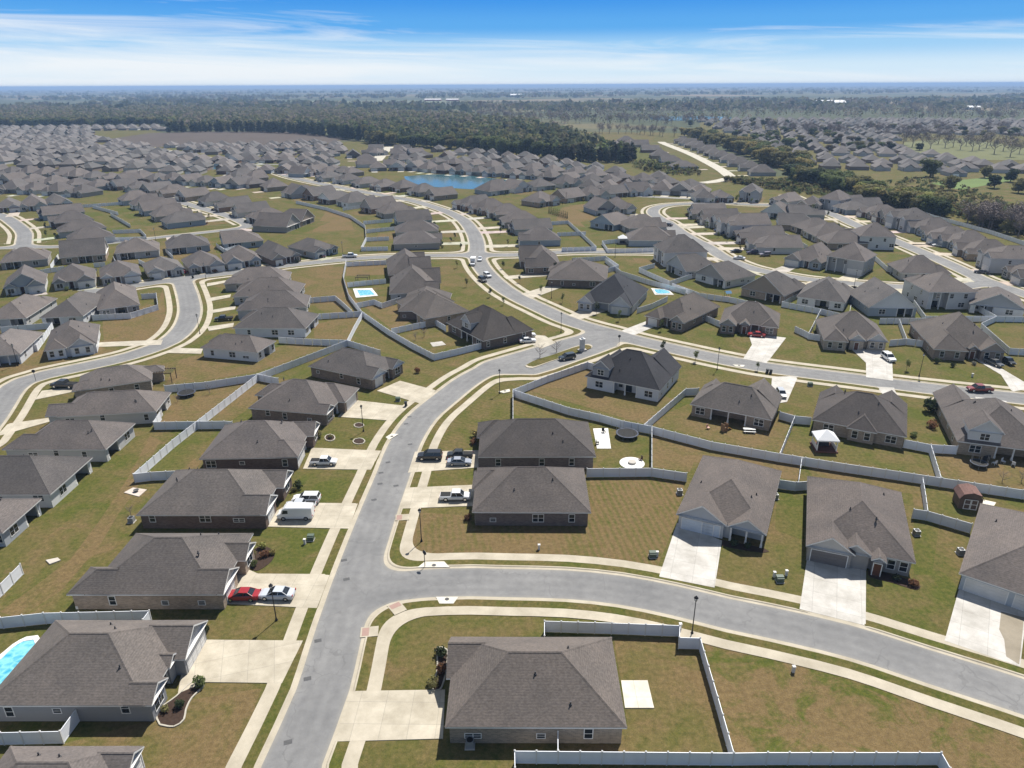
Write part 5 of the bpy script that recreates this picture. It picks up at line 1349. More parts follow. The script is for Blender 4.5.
def text_mesh(body, size, mtl):
    cu = bpy.data.curves.new('lettering', 'FONT'); cu.body = body; cu.size = size; cu.align_x = 'CENTER'; cu.align_y = 'CENTER'; cu.extrude = .002
    cu.materials.append(mtl); return cu
def stop_sign(label, x, y, ang):
    c = G2((x, y)); root = empty('stop_sign', (c.x, c.y, 0), R(ang)); tag(root, label, 'stop sign', 'stop signs')
    p = MB(); p.box((-.04,-.04,0),(.04,.04,2.9)); p.build('post', M['black_metal'], root)
    oc = [(.42*math.cos(R(22.5+45*k)), .42*math.sin(R(22.5+45*k))) for k in range(8)]
    def octo(s, y_, nm, mt, par):
        m_ = MB(); f = [(x_*s, y_, 2.55+z_*s) for x_, z_ in oc]; b_ = [(x_*s, y_+.012, 2.55+z_*s) for x_, z_ in oc]
        m_.poly(f); m_.poly(b_[::-1])
        for i in range(8): j = (i+1) % 8; m_.poly([f[i], b_[i], b_[j], f[j]])
        return m_.build(nm, M[mt], par)
    pl = octo(1.0, -.062, 'sign_plate', 'sign_white', root); octo(.93, -.076, 'red_face', 'sign_red', pl)
    m_ = MB(); m_.poly([(x_, -.046, 2.55+z_) for x_, z_ in oc][::-1]); m_.build('sign_back', M['dark_trim'], pl)
    tc_ = bpy.data.objects.new('lettering_curve', text_mesh('STOP', .3, M['sign_white'])); COL.objects.link(tc_)
    bpy.context.view_layer.update(); dg_ = bpy.context.evaluated_depsgraph_get(); me_ = bpy.data.meshes.new_from_object(tc_.evaluated_get(dg_)); bpy.data.objects.remove(tc_)
    t = link('lettering', me_, pl); t.location = (0,-.082,2.55); t.rotation_euler = (math.pi/2,0,0)
stop_sign('dark-backed stop sign at the corner of main and side street', 425, 567, 140)
stop_sign('dark-backed stop sign where the main street meets the upper street', 619, 345, 190)
stop_sign('stop sign at the lower left bend corner', 36, 381, 200)

# entrance monument: white pillar on the median
c = G2((582,351)); root = empty('entrance_pillar', (c.x,c.y,0), R(25)); tag(root, 'pale stone entrance pillar at the tip of the planted median', 'pillar')
mb = MB(); mb.box((-1.1,-.7,0),(1.1,.7,.5)); mb.build('plinth', M['stone_edge'], root)
mb = MB(); mb.box((-.6,-.4,.5),(.6,.4,3.3)); mb.build('shaft', M['plain'], root, (.5,.5,.5))
mb = MB(); mb.box((-.75,-.5,3.3),(.75,.5,3.5)); mb.lathe([(.6,3.5),(.35,3.8),(.05,4.0)],4); mb.build('cap', M['trim'], root)
# raised median with its own kerb
mp = [(525,366.5),(532,368.5),(552,361.5),(575,354),(592,348),(588,344.5),(575,347),(552,355.5),(535,361)]
P = [v.to_2d() for v in catmull([G(*p) for p in mp+mp[:1]], .8)][:-1]; ctr = sum(P, Vector((0,0)))/len(P)
mb = MB(); mb.prism([(p.x,p.y) for p in P], .0, .17); tag(mb.build('median_kerb', M['concrete'], None, CONC), kind='structure')
mb = MB(); mb.prism([((p.x-ctr.x)*.96+ctr.x-(.0), (p.y-ctr.y)*.90+ctr.y) for p in P], .1, .20); tag(mb.build('median_lawn', M['grass'], None, (.45,0,0,1), uv=lambda c: c[:, :2]), kind='structure')

# castings in the road, service boxes, bins, condensers
def manhole(label, x, y, r=.34, sq=False):
    c = G2((x, y)); mb = MB()
    if sq: mb.box((-.45,-.3,0),(.45,.3,.012))
    else: mb.lathe([(r,0),(r,.012),(r*.9,.016)], 18)
    o = mb.build('manhole_cover' if not sq else 'drain_grate', M['iron']); o.location = (c.x,c.y,Z_ROAD+.001); o.rotation_euler = (0,0,.3)
    tag(o, label, 'manhole cover' if not sq else 'drain', 'iron covers in the main street')
for lab, x, y in (('dark square cover nearest the bottom of the main street',288,742.5),('second dark cover up the main street from the bottom',307.5,679),('dark cover in the main street beside the tactile paving',318,641),('dark cover in the road near the striped lawn corner',344,560.5),('small cover in the road at the junction mouth',346.5,579.5),('dark cover level with the van driveway, left lane',374,500),('long dark cover level with the white pickups',380,484),('dark cover above the long one in the main street',381,473),('dark cover level with the mulch rings',388,462.5),('dark cover, right lane beside the corner drive',396,486),('dark cover below the bend of the main street',410,444.5),('dark cover in the bend of the main street',406,424),('dark cover at the start of the upper curve',409.5,417)):
    manhole(lab, x, y, sq=True)
def inlet(label, x, y, ang, w=2.4):
    c = G2((x, y)); root = empty('storm_inlet', (c.x,c.y,0), R(ang)); tag(root, label, 'storm drain', 'kerb inlets')
    mb = MB(); mb.prism([(-w,-.5),(w,-.5),(w*.6,.9),(-w*.6,.9)], 0, .16); mb.build('inlet_slab', M['concrete'], root, (.60,.57,.50))
    mb = MB(); mb.box((-w*.8,-.53,.03),(w*.8,-.503,.13)); mb.build('inlet_mouth', M['black_metal'], root)
    mb = MB(); mb.lathe([(.32,.16),(.30,.18)],14); mb.build('lid', M['iron'], root)
inlet('pale kerb inlet at the tip of the striped lawn corner', 434, 566, 0)
inlet('pale kerb inlet on the lower corner of the side street', 447, 600, 180, 1.6)
inlet('kerb inlet by the mulch-ring lawn', 392, 437, 60, 1.5)
inlet('kerb inlet opposite the median', 505, 391.5, 210, 1.5)
inlet('kerb inlet on the curved drive street', 739, 366, 172, 1.5)

def acunit(label, x, y, ang=0):
    c = G2((x, y)); root = empty('air_conditioner', (c.x,c.y,0), R(ang)); tag(root, label, 'air conditioner', 'outdoor air conditioners')
    if 'ac' not in PROTO:
        a = MB(); a.box((-.42,-.42,.1),(.42,.42,.95)); 
        for k in range(5): a.box((-.44,-.44,.18+k*.15),(.44,.44,.22+k*.15))
        t = MB(); t.lathe([(.36,.95),(.34,.99),(.1,1.01)],16); p = MB(); p.box((-.55,-.55,0),(.55,.55,.1))
        PROTO['ac'] = (a.mesh('casing', M['metal_grey']), t.mesh('fan_grille', M['black_metal']), p.mesh('base', M['stone_edge']))
    for nm, me in zip(('casing','fan_grille','base'), PROTO['ac']): link(nm, me, root)
for lab, x, y in (('grey air conditioner beside the corner house with the tan patio',470,746),('air conditioner left of the triple garage house',679.5,494),('air conditioner right of the triple garage house',775,498.5),('air conditioner right of the taupe house',916,535),('air conditioner left of the wet driveway house',960,554),('air conditioner by the tan brick house wall',194,606),('air conditioner behind the dark brick house with the van',132,522)):
    acunit(lab, x, y)
def transformer(label, x, y, ang=0, s=1.0):
    c = G2((x, y)); root = empty('utility_box', (c.x,c.y,0), R(ang)); root.scale = (s,)*3; tag(root, label, 'utility box', 'utility boxes on the lawns')
    mb = MB(); mb.box((-.55,-.5,0),(.55,.5,.12)); mb.build('base', M['stone_edge'], root)
    mb = MB(); mb.prism([(-.5,-.42),(.5,-.42),(.5,.42),(-.5,.42)], .12, .78); mb.box((-.52,-.2,.78),(.52,.45,.92)); mb.build('cabinet', M['utility_green'], root)
    mb = MB(); mb.box((-.46,-.445,.2),(-.02,-.422,.7)); mb.box((.02,-.445,.2),(.46,-.422,.7)); mb.build('door', M['utility_green'], root)
def pedestal(label, x, y, col=(.6,.58,.55)):
    c = G2((x, y)); root = empty('service_pedestal', (c.x,c.y,0)); tag(root, label, 'service pedestal', 'pale service pedestals on the lawns')
    mb = MB(); mb.box((-.16,-.16,0),(.16,.16,.8)); mb.build('post', M['plain'], root, col); mb = MB(); mb.box((-.2,-.2,.8),(.2,.2,.95)); mb.build('cap', M['plain'], root, col)
for lab, x, y in (('dark utility box near the drive of the taupe house',779.5,581.5),('utility box on the green lawn above the red car drive',311,540),('dark utility box at the striped lawn lower right',652.5,557),('utility box by the drive in the bend',398,401),('dark utility box on the lawn across from the brown brick house',810,386)): transformer(lab, x, y)
for lab, x, y in (('white service pedestal beside the dark utility box of the taupe house',786,575.5),('pale low pedestal left of the taupe house utility box',774,577),('white pedestal by the striped lawn box',657,556.5),('pale pedestal beside the box above the red car drive',305,544),('white pedestal on the large patchy lawn',793,672),('pale pedestal behind the fence step',680,629),('small pale pedestal on the striped lawn',539,549.5),('white pedestal beside the drive across the right street',972,377)): pedestal(lab, x, y)
def bin_(label, x, y, ang=0):
    c = G2((x, y)); root = empty('wheelie_bin', (c.x,c.y,.1), R(ang)); tag(root, label, 'bin', 'wheelie bins')
    mb = MB(); k = [(-.28,-.3),(.28,-.3),(.28,.3),(-.28,.3)]
    loft(mb, [[(x_*.8,y_*.8,.06) for x_,y_ in k],[(x_,y_,1.0) for x_,y_ in k]]); mb.build('body', M['bin_plastic'], root)
    mb = MB(); mb.box((-.31,-.33,1.0),(.31,.36,1.08)); mb.build('lid', M['bin_plastic'], root)
    mb = MB(); mb.tube((-.3,.28,.14),(.3,.28,.14),.13,.13,10); mb.build('wheel', M['rubber'], root)
for lab, x, y in (('left of two dark wheelie bins on the right street',767,373.5),('right of two dark wheelie bins on the right street',770.5,374),('dark wheelie bin at the kerb by the bend drive',406,406.5),('dark wheelie bin by the cross street',193,278.5)): bin_(lab, x, y)

def trampoline(label, x, y, r=2.1):
    c = G2((x, y)); root = empty('trampoline', (c.x,c.y,0)); tag(root, label, 'trampoline', 'trampolines')
    mb = MB(); mb.lathe([(r*.86,.84),(.01,.84)],28); mb.build('jump_mat', M['rubber'], root)
    mb = MB(); mb.lathe([(r,.80),(r,.88),(r*.86,.88),(r*.86,.80)],28); mb.build('pad_ring', M['plain'], root, (.06,.07,.10))
    for k in range(6):
        a = k*math.pi/3; mb = MB(); mb.tube((r*.97*math.cos(a),r*.97*math.sin(a),0),(r*.97*math.cos(a),r*.97*math.sin(a),2.6),.03,.03,6); mb.build('leg', M['metal_grey'], root)
trampoline('large dark trampoline behind the dark-roofed house', 627, 436.5, 2.3)
trampoline('dark trampoline in the fenced brown yard on the left', 187, 395.5, 2.0)
trampoline('small round dark trampoline behind the dormer house', 978, 466.5, 1.5)
# fire pit and chairs on the round terrace
c = G2((632,463.5)); root = empty('fire_pit', (c.x,c.y,.125)); tag(root, 'dark round fire pit on the round white terrace', 'fire pit')
mb = MB(); mb.lathe([(.75,0),(.75,.35),(.5,.37)],18); mb.build('ring', M['stone_edge'], root); mb = MB(); mb.lathe([(.5,.30),(.01,.3)],18); mb.build('ash_bed', M['iron'], root)
def chair(label, x, y, z, ang, col, grp='garden chairs'):
    c = G2((x, y)); root = empty('garden_chair', (c.x,c.y,z), R(ang)); tag(root, label, 'chair', grp)
    mb = MB(); mb.box((-.3,-.3,.36),(.3,.3,.42)); mb.build('seat', M['plain'], root, col)
    mb = MB(); mb.box((-.3,.26,.42),(.3,.32,1.0)); mb.build('backrest', M['plain'], root, col)
    for sx_, sy_ in ((-1,-1),(1,-1),(-1,1),(1,1)): mb = MB(); mb.box((sx_*.27-.03,sy_*.27-.03,0),(sx_*.27+.03,sy_*.27+.03,.36)); mb.build('leg', M['plain'], root, col)
chair('brown garden chair at the edge of the round white terrace', 640.5, 460.5, .0, -70, (.10,.06,.04))
chair('dark chair on the white patio, upper', 603.5, 433, .12, 20, (.03,.03,.03))
chair('dark chair on the white patio, lower', 597.5, 444.5, .12, 90, (.03,.03,.03))
# round pad with fire bowl behind the van house
c = G2((136.5,492)); root = empty('fire_bowl', (c.x,c.y,.12)); tag(root, 'black fire bowl on a small square pad behind the van house', 'fire pit')
mb = MB(); mb.lathe([(.25,.05),(.45,.3),(.48,.34),(.40,.30),(.05,.2)],16); mb.build('bowl', M['iron'], root)
for k in range(3): a = k*2.1; mb = MB(); mb.tube((.3*math.cos(a),.3*math.sin(a),0),(.25*math.cos(a),.25*math.sin(a),.14),.03,.03,6); mb.build('leg', M['iron'], root)
# play things behind the brown brick house
def bench(label, x, y, ang, col=(.62,.62,.6), w=2.4):
    c = G2((x, y)); root = empty('picnic_table', (c.x,c.y,0), R(ang)); tag(root, label, 'picnic table')
    mb = MB(); mb.box((-w/2,-.4,.70),(w/2,.4,.76)); mb.build('table_top', M['plain'], root, col)
    for s_ in (-1,1):
        mb = MB(); mb.box((-w/2,s_*.75-.14,.42),(w/2,s_*.75+.14,.47)); mb.build('seat', M['plain'], root, col)
    for s_ in (-1,1):
        mb = MB(); mb.tube((s_*w*.36,-.8,0),(s_*w*.36,-.2,.72),.05,.05,6); mb.tube((s_*w*.36,.8,0),(s_*w*.36,.2,.72),.05,.05,6); mb.build('leg', M['plain'], root, col)
bench('white picnic table on the play-strewn lawn', 749, 432, -8)
c = G2((724,431)); root = empty('toddler_slide', (c.x,c.y,0), R(30)); tag(root, 'small brown plastic play slide on the play-strewn lawn', 'play slide')
mb = MB(); mb.box((-.5,-.5,0),(.5,.5,1.0)); mb.build('platform', M['wood'], root); mb = MB(); mb.poly([(.5,-.35,.95),(2.0,-.35,.1),(2.0,.35,.1),(.5,.35,.95)]); mb.box((.5,.35,0),(.55,.4,1.1)); mb.build('chute', M['orange_paint'], root); mb = MB(); mb.box((-.5,-.55,1.0),(-.42,.55,1.7)); mb.box((.42,-.55,1.0),(.5,.55,1.7)); mb.build('rail', M['wood'], root)
chair('pale toddler chair on the play-strewn lawn', 708, 429, 0, 40, (.5,.3,.25))
for lab, x, y, a_ in (('white garden chair nearest the porch of the dormer house',1003,463,30),('white garden chair at the right edge behind the dormer house',1013,466,140),('white garden chair between trampoline and porch',994,464.5,200)): chair(lab, x, y, 0, a_, (.6,.6,.6))
c = G2((986,461)); root = empty('barbecue', (c.x,c.y,0), R(20)); tag(root, 'black barbecue beside the small round trampoline', 'barbecue')
mb = MB(); mb.box((-.6,-.3,.5),(.6,.3,.9)); mb.build('firebox', M['black_metal'], root); mb = MB(); mb.tube((-.6,0,.9),(.6,0,.9),.3,.3,12); mb.build('lid', M['black_metal'], root)
for sx_ in (-1,1): mb = MB(); mb.box((sx_*.5-.04,-.25,0),(sx_*.5+.04,.25,.5)); mb.build('leg', M['black_metal'], root)
# gazebo
def gazebo(label, x, y, ang, w=3.6, d=3.2, h=2.4, deck=(.12,.05,.04)):
    c = G2((x, y)); root = empty('gazebo', (c.x,c.y,0), R(ang)); tag(root, label, 'gazebo')
    mb = MB(); mb.box((-w/2-.3,-d/2-.4,0),(w/2+.3,d/2+.3,.3)); mb.build('deck', M['plain'], root, deck)
    for sx_ in (-1,1):
        for sy_ in (-1,1):
            mb = MB(); mb.box((sx_*w/2-.08,sy_*d/2-.08,.3),(sx_*w/2+.08,sy_*d/2+.08,h)); mb.build('post', M['trim'], root)
    mb = MB(); q = [(-w/2-.3,-d/2-.3,h),(w/2+.3,-d/2-.3,h),(w/2+.3,d/2+.3,h),(-w/2-.3,d/2+.3,h)]; ap = (0,0,h+1.5)
    for i in range(4): j = (i+1) % 4; mb.poly([q[i],q[j],ap]); mb.poly([q[j],q[i],(q[i][0],q[i][1],h-.25),(q[j][0],q[j][1],h-.25)])
    mb.build('canopy', M['white_plastic'], root)
    for sx_ in (-1,1): mb = MB(); mb.box((sx_*w/2-.03,-d/2+.1,.3),(sx_*w/2+.03,d/2-.1,1.2)); mb.build('side_rail', M['trim'], root)
    mb = MB(); mb.box((-w*.3,.3,.3),(w*.3,1.1,1.0)); mb.build('sofa', M['plain'], root, (.04,.04,.05))
gazebo('white-roofed gazebo behind the wide brick house', 823.5, 448, -6, 3.6, 3.4, 2.6)
gazebo('small pale gazebo in the fenced yard by the cross street', 622.5, 243.5, 0, 3.6, 3.4, 2.6, (.2,.19,.18))
# shed
c = G2((966,505)); root = empty('garden_shed', (c.x,c.y,0), R(-14)); tag(root, 'brown barn-roofed garden shed with a cream double door', 'shed')
mb = MB(); mb.box((-1.7,-1.5,0),(1.7,1.5,2.1)); mb.build('wall', M['plain'], root, (.13,.09,.07))
mb = MB(); pr = [(-1.9,2.0),(-1.35,2.9),(0,3.3),(1.35,2.9),(1.9,2.0)]
for (xa,za),(xb,zb) in zip(pr[:-1],pr[1:]): mb.poly([(xa,-1.7,za),(xb,-1.7,zb),(xb,1.7,zb),(xa,1.7,za)]); mb.poly([(xb,-1.7,zb-.06),(xa,-1.7,za-.06),(xa,1.7,za-.06),(xb,1.7,zb-.06)])
mb.build('roof', M['shingle'], root, (.17,.10,.085))
mb = MB(); mb.poly([(p[0]*.9,-1.5,p[1]-.1) for p in pr][::-1]); mb.build('gable', M['plain'], root, (.13,.09,.07)); mb = MB(); mb.poly([(p[0]*.9,1.5,p[1]-.1) for p in pr]); mb.build('gable', M['plain'], root, (.13,.09,.07))
for s_ in (-1,1):
    mb = MB(); mb.box((s_*.52-.5,-1.56,.1),(s_*.52+.5,-1.52,1.95)); mb.build('door', M['plain'], root, (.13,.09,.07))
    mb = MB(); 
    for (a,b2,c2,d2) in ((s_*.52-.5,s_*.52+.5,.1,.2),(s_*.52-.5,s_*.52+.5,1.85,1.95),(s_*.52-.5,s_*.52-.4,.2,1.85),(s_*.52+.4,s_*.52+.5,.2,1.85),(s_*.52-.4,s_*.52+.4,1.0,1.1)): mb.box((a,-1.6,c2),(b2,-1.562,d2))
    mb.build('door_trim', M['trim'], root)
# pergola by the dark brick pool yard, dark storage box
def pergola(label, x, y, ang, w=4, d=3, h=2.5, mt='wood'):
    c = G2((x, y)); root = empty('pergola', (c.x,c.y,0), R(ang)); tag(root, label, 'pergola')
    for sx_ in (-1,1):
        for sy_ in (-1,1): mb = MB(); mb.box((sx_*w/2-.08,sy_*d/2-.08,0),(sx_*w/2+.08,sy_*d/2+.08,h)); mb.build('post', M[mt], root)
    for s_ in (-1,1): mb = MB(); mb.box((-w/2-.2,s_*d/2-.06,h),(w/2+.2,s_*d/2+.06,h+.2)); mb.build('beam', M[mt], root)
    mb = MB()
    for k in range(9): xx = -w/2+w*k/8; mb.box((xx-.04,-d/2-.3,h+.2),(xx+.04,d/2+.3,h+.34))
    mb.build('rafter_slats', M[mt], root)
pergola('dark wooden pergola behind the brick house in the left bend', 165, 381, 5, 4.5, 3.2, 2.5, 'bark')
pergola('dark pergola beside the blue rectangular pool', 363, 283, 0, 4.2, 3.4, 2.4, 'bark')
# blue play frame behind the brick row
c = G2((727,300.5)); root = empty('play_frame', (c.x,c.y,0), R(10)); tag(root, 'blue-roofed play frame against the fence of the brick row', 'play frame')
for sx_ in (-1,1):
    for sy_ in (-1,1): mb = MB(); mb.tube((sx_*.8,sy_*.8,0),(sx_*.7,sy_*.7,2.6),.06,.06,6); mb.build('leg', M['wood'], root)
mb = MB(); mb.box((-.85,-.85,1.2),(.85,.85,1.3)); mb.build('platform', M['wood'], root)
mb = MB(); mb.poly([(-1,-1,2.6),(1,-1,2.6),(1,0,3.3),(-1,0,3.3)]); mb.poly([(1,1,2.6),(-1,1,2.6),(-1,0,3.3),(1,0,3.3)]); mb.build('canopy', M['blue_cover'], root)
# slide chute
mb = MB(); mb.poly([(.85,-.3,1.3),(2.6,-.3,.15),(2.6,.3,.15),(.85,.3,1.3)]); mb.build('chute', M['blue_cover'], root)
c = G2((987,262)); root = empty('loader', (c.x,c.y,0), R(160)); tag(root, 'orange compact loader parked on the avenue drive', 'loader')
mb = MB(); mb.box((-1.4,-.7,.6),(1.2,.7,1.4)); mb.box((-1.2,-.5,1.4),(-.2,.5,1.8)); mb.build('body', M['orange_paint'], root)
mb = MB(); mb.box((-.2,-.5,1.4),(.7,.5,2.3)); mb.build('cab', M['glass'], root); mb = MB(); mb.box((1.2,-.7,.2),(2.2,.7,.8)); mb.build('bucket', M['orange_paint'], root)
for sx_ in (-1,1):
    for sy_ in (-1,1): mb = MB(); mb.tube((sx_*.85,sy_*.75-.15,.45),(sx_*.85,sy_*.75+.15,.45),.45,.45,12); mb.build('wheel', M['rubber'], root)
# ------------------------------------------------------------------ trees and shrubs
def leaf_cloud(rng, clumps, n, size, flat=.6):
    """n leaf sprays (quads) spread through ellipsoid clumps -> vertex array, quad count"""
    vs = []
    w = np.array([c[3]*c[4]*c[5] for c in clumps])**.66; w /= w.sum()
    idx = rng.choice(len(clumps), n, p=w)
    d = rng.normal(size=(n,3)); d /= np.linalg.norm(d, axis=1)[:,None]
    r = rng.uniform(.45, 1.0, n)**.5
    C = np.array(clumps)
    ctr = C[idx,:3] + d*r[:,None]*C[idx,3:6]
    nrm = d + rng.normal(scale=.55, size=(n,3)); nrm[:,2] += .25; nrm /= np.linalg.norm(nrm, axis=1)[:,None]
    a = np.cross(nrm, rng.normal(size=(n,3))); a /= np.linalg.norm(a, axis=1)[:,None]; b_ = np.cross(nrm, a)
    s = size*rng.uniform(.6, 1.4, n)[:,None]; t = s*rng.uniform(.5, .9, n)[:,None]
    k = rng.uniform(-.25,.25,(n,1))
    V = np.stack([ctr-a*s-b_*t*.6, ctr+a*s*(.6+k)-b_*t, ctr+a*s+b_*t*.7, ctr-a*s*(.5-k)+b_*t], 1)
    return V.reshape(-1,3)
def np_mesh(name, V, per, mats, tint=None):
    me = bpy.data.meshes.new(name); nv = len(V); nf = nv//per
    me.vertices.add(nv); me.vertices.foreach_set('co', V.astype(np.float32).ravel())
    me.loops.add(nv); me.loops.foreach_set('vertex_index', np.arange(nv, dtype=np.int32))
    me.polygons.add(nf); me.polygons.foreach_set('loop_start', np.arange(0, nv, per, dtype=np.int32))
    for m_ in mats if isinstance(mats, list) else [mats]: me.materials.append(m_)
    if tint is not None:
        a = me.attributes.new('tint', 'FLOAT_COLOR', 'POINT'); a.data.foreach_set('color', tint.astype(np.float32).ravel())
    me.update(calc_edges=True); me.validate(); return me
def trunk_mesh(rng, h, r, limbs, spread, mt='bark', twigs=0, top=.9):
    mb = MB(); top_ = h*top
    pts = [Vector((0,0,0))]; 
    for k in range(1, 5): pts.append(Vector((rng.normal()*h*.012*k, rng.normal()*h*.012*k, top_*k/4)))
    for k in range(4): mb.tube(pts[k], pts[k+1], r*(1-.22*k), r*(1-.22*(k+1)), 7)
    for k in range(limbs):
        t = rng.uniform(.25, .9); i = min(3, int(t*4)); p = pts[i].lerp(pts[i+1], t*4-i); a = k*2.4+rng.uniform(-.4,.4)
        Lg = spread*rng.uniform(.6, 1.0)*(1.15-t*.5); rise = Lg*rng.uniform(.5, 1.1)
        q = p + Vector((math.cos(a)*Lg, math.sin(a)*Lg, rise)); m_ = p.lerp(q, .5) + Vector((0,0,-Lg*.08))
        rr = r*(1-.7*t)*.6
        mb.tube(p, m_, rr, rr*.7, 5); mb.tube(m_, q, rr*.7, rr*.3, 5)
        for w in range(twigs):
            f = rng.uniform(.3, 1.0); p2 = p.lerp(q, f); a2 = a+rng.uniform(-1.3,1.3); l2 = Lg*rng.uniform(.25,.55)
            q2 = p2+Vector((math.cos(a2)*l2, math.sin(a2)*l2, l2*rng.uniform(.4,1.2))); mb.tube(p2, q2, rr*.35, rr*.12, 4, cap=False)
            for w2 in range(3):
                p3 = p2.lerp(q2, rng.uniform(.3,1)); a3 = a2+rng.uniform(-1.5,1.5); l3 = l2*.5
                mb.tube(p3, p3+Vector((math.cos(a3)*l3, math.sin(a3)*l3, l3*rng.uniform(.3,1.2))), rr*.16, rr*.07, 3, cap=False)
    return mb.mesh('trunk', M[mt])
TREES = {}
def tree_proto(kind, k):
    if (kind, k) in TREES: return TREES[kind, k]
    rng = np.random.default_rng(hash(kind) % 1000 if False else sum(map(ord, kind))*7+k)
    if kind == 'broad':      # unit: 10 m tall
        cl = [(rng.uniform(-2.4,2.4), rng.uniform(-2.4,2.4), rng.uniform(2.2,8.0), rng.uniform(1.2,2.1), rng.uniform(1.2,2.1), rng.uniform(1.0,1.7)) for _ in range(18)]
        cl.append((0,0,5.2,2.3,2.3,3.2))
        cr = np_mesh('crown', leaf_cloud(rng, cl, 1700, .40), 4, M['leaf']); tr = trunk_mesh(rng, 10, .28, 7, 2.2)
    elif kind == 'pine':
        cl = []
        for q in range(12):
            z = 1.2+q*.74; w = max(.4, (1.9-abs(z-3.6)*.22)*rng.uniform(.6,1.1)); cl.append((rng.uniform(-.5,.5), rng.uniform(-.5,.5), z, w, w, .55))
        cr = np_mesh('crown', leaf_cloud(rng, cl, 420, .42), 4, M['leaf']); tr = trunk_mesh(rng, 10, .2, 4, 1.2)
    elif kind == 'young':
        cl = [(rng.uniform(-.5,.5), rng.uniform(-.5,.5), rng.uniform(1.7,3.6), .5, .5, .55) for _ in range(7)]
        cr = np_mesh('crown', leaf_cloud(rng, cl, 260, .13), 4, M['leaf']); tr = trunk_mesh(rng, 4, .06, 6, .7)
    elif kind == 'bush':
        cl = [(rng.uniform(-.35,.35), rng.uniform(-.35,.35), rng.uniform(.3,.75), .4, .4, .35) for _ in range(7)]
        cr = np_mesh('foliage', leaf_cloud(rng, cl, 260, .10), 4, M['leaf']); tr = trunk_mesh(rng, .8, .04, 4, .3)
    elif kind == 'cypress':
        cl = [(0,0,.4+q*.5, .55-.045*q, .55-.045*q, .4) for q in range(9)]
        cr = np_mesh('foliage', leaf_cloud(rng, cl, 320, .15), 4, M['leaf']); tr = trunk_mesh(rng, 4, .06, 2, .2)
    elif kind == 'bare':
        cl = [(rng.uniform(-2.6,2.6), rng.uniform(-2.6,2.6), rng.uniform(5.0,8.8), 1.3, 1.3, 1.2) for _ in range(14)]
        cr = np_mesh('crown', leaf_cloud(rng, cl, 760, .17), 4, M['bare_wood']); tr = trunk_mesh(rng, 10, .26, 12, 3.2, 'bare_wood', 4, .7)
    elif kind == 'wisp':      # bare garden shrub
        cr = None; tr = trunk_mesh(rng, 2.2, .06, 14, .9, 'bare_wood', 5, .8)
    TREES[kind, k] = (cr, tr); return cr, tr
def plant(kind, name, label, x, y, h, col=(.06,.085,.03), cat='tree', group=None, wide=1.0, z=0.0, loc=None):
    c = loc if loc is not None else G2((x, y)); k = rnd.randrange(4); cr, tr = tree_proto(kind, k)
    unit = {'broad':10,'pine':10.5,'young':4.2,'bush':1.1,'cypress':4.6,'bare':10,'wisp':2.4}[kind]
    s = h/unit; root = empty(name, (c[0], c[1], z), rnd.uniform(0, 6.28)); root.scale = (s*wide, s*wide, s); tag(root, label, cat, group)
    j = rnd.uniform(.82, 1.18)
    if cr is not None: link(cr.name.split('.')[0], cr, root, tuple(v*j for v in col))
    link('trunk', tr, root); return root
OLIVE, GREEN, LIME, DARK, RUSSET, GOLD = (.19,.18,.085), (.125,.155,.065), (.25,.26,.09), (.05,.068,.036), (.18,.095,.06), (.27,.23,.10)
# garden plants near the camera
BUSHES = [('round green bush at the drive edge of the lower left house',198.5,687,1.5,GREEN),('dark bush in the curved bed of the lower left house',180,708,1.1,DARK),('low bush in the curved bed, nearest the house corner',166,711,.9,OLIVE),
 ('small bush by the garage corner of the lower left house',207,632,1.2,DARK),
 ('yellow-green bush, left in the bed above the red car',253,556,1.1,OLIVE),('green bush, lower in the bed above the red car',255,566,1.1,GREEN),('reddish bush in the bed above the red car',265,557,1.2,RUSSET),('golden bush, rightmost in the bed above the red car',272,555,1.0,GOLD),('lime bush at the top of the bed above the red car',262,549,1.2,LIME),
 ('dark bush by the porch of the van house',299,488,1.6,DARK),('olive bush by the porch of the van house',294,492,1.0,OLIVE),
 ('bush beside the brown brick house porch',320,437,1.5,OLIVE),('small bush in the white-edged bed of the brown brick house',330,438,.9,OLIVE),
 ('dark bush, upper in the bed of the corner house',442,656,1.5,DARK),('brown bush, middle of the bed of the corner house',441,672,1.3,RUSSET),('olive bush, lower in the bed of the corner house',434,686,1.4,OLIVE),
 ('bush by the door of the dark-roofed house',474,444,1.4,RUSSET),('bare shrub by the door of the dark-roofed house',475,437,1.6,GOLD),('bush at the front wall of the dark brick corner house',468,520,1.2,RUSSET),
 ('dark bush under the porch of the triple garage house',733,545,1.2,DARK),('second dark bush under the porch of the triple garage house',748,548,1.1,DARK),('dark bush beside the door of the taupe house',876,573,1.1,DARK),('bush under the right window of the taupe house',896,580,1.1,DARK),('brownish bush at the bed end of the taupe house',913,586,1.2,RUSSET),
 ('red-leaved bush in the bend house bed',417,373,1.5,RUSSET),('big green bush on the lawn of the wide brick house',928,411,3.2,DARK),('round reddish bush below the big green bush',932.5,427.5,2.0,RUSSET),('small green bush at the wide brick house corner',914,437,1.3,GREEN),
 ('dark round bush left of the pickup house front',936,363,1.5,DARK),('low bush before the pickup house',952,367,1.2,DARK),('white flowering bush by the pickup house path',974,365,1.1,(.3,.3,.27))]
for lab, x, y, h, c_ in BUSHES: plant('bush','bush',lab,x,y,h,c_,'bush','garden bushes')
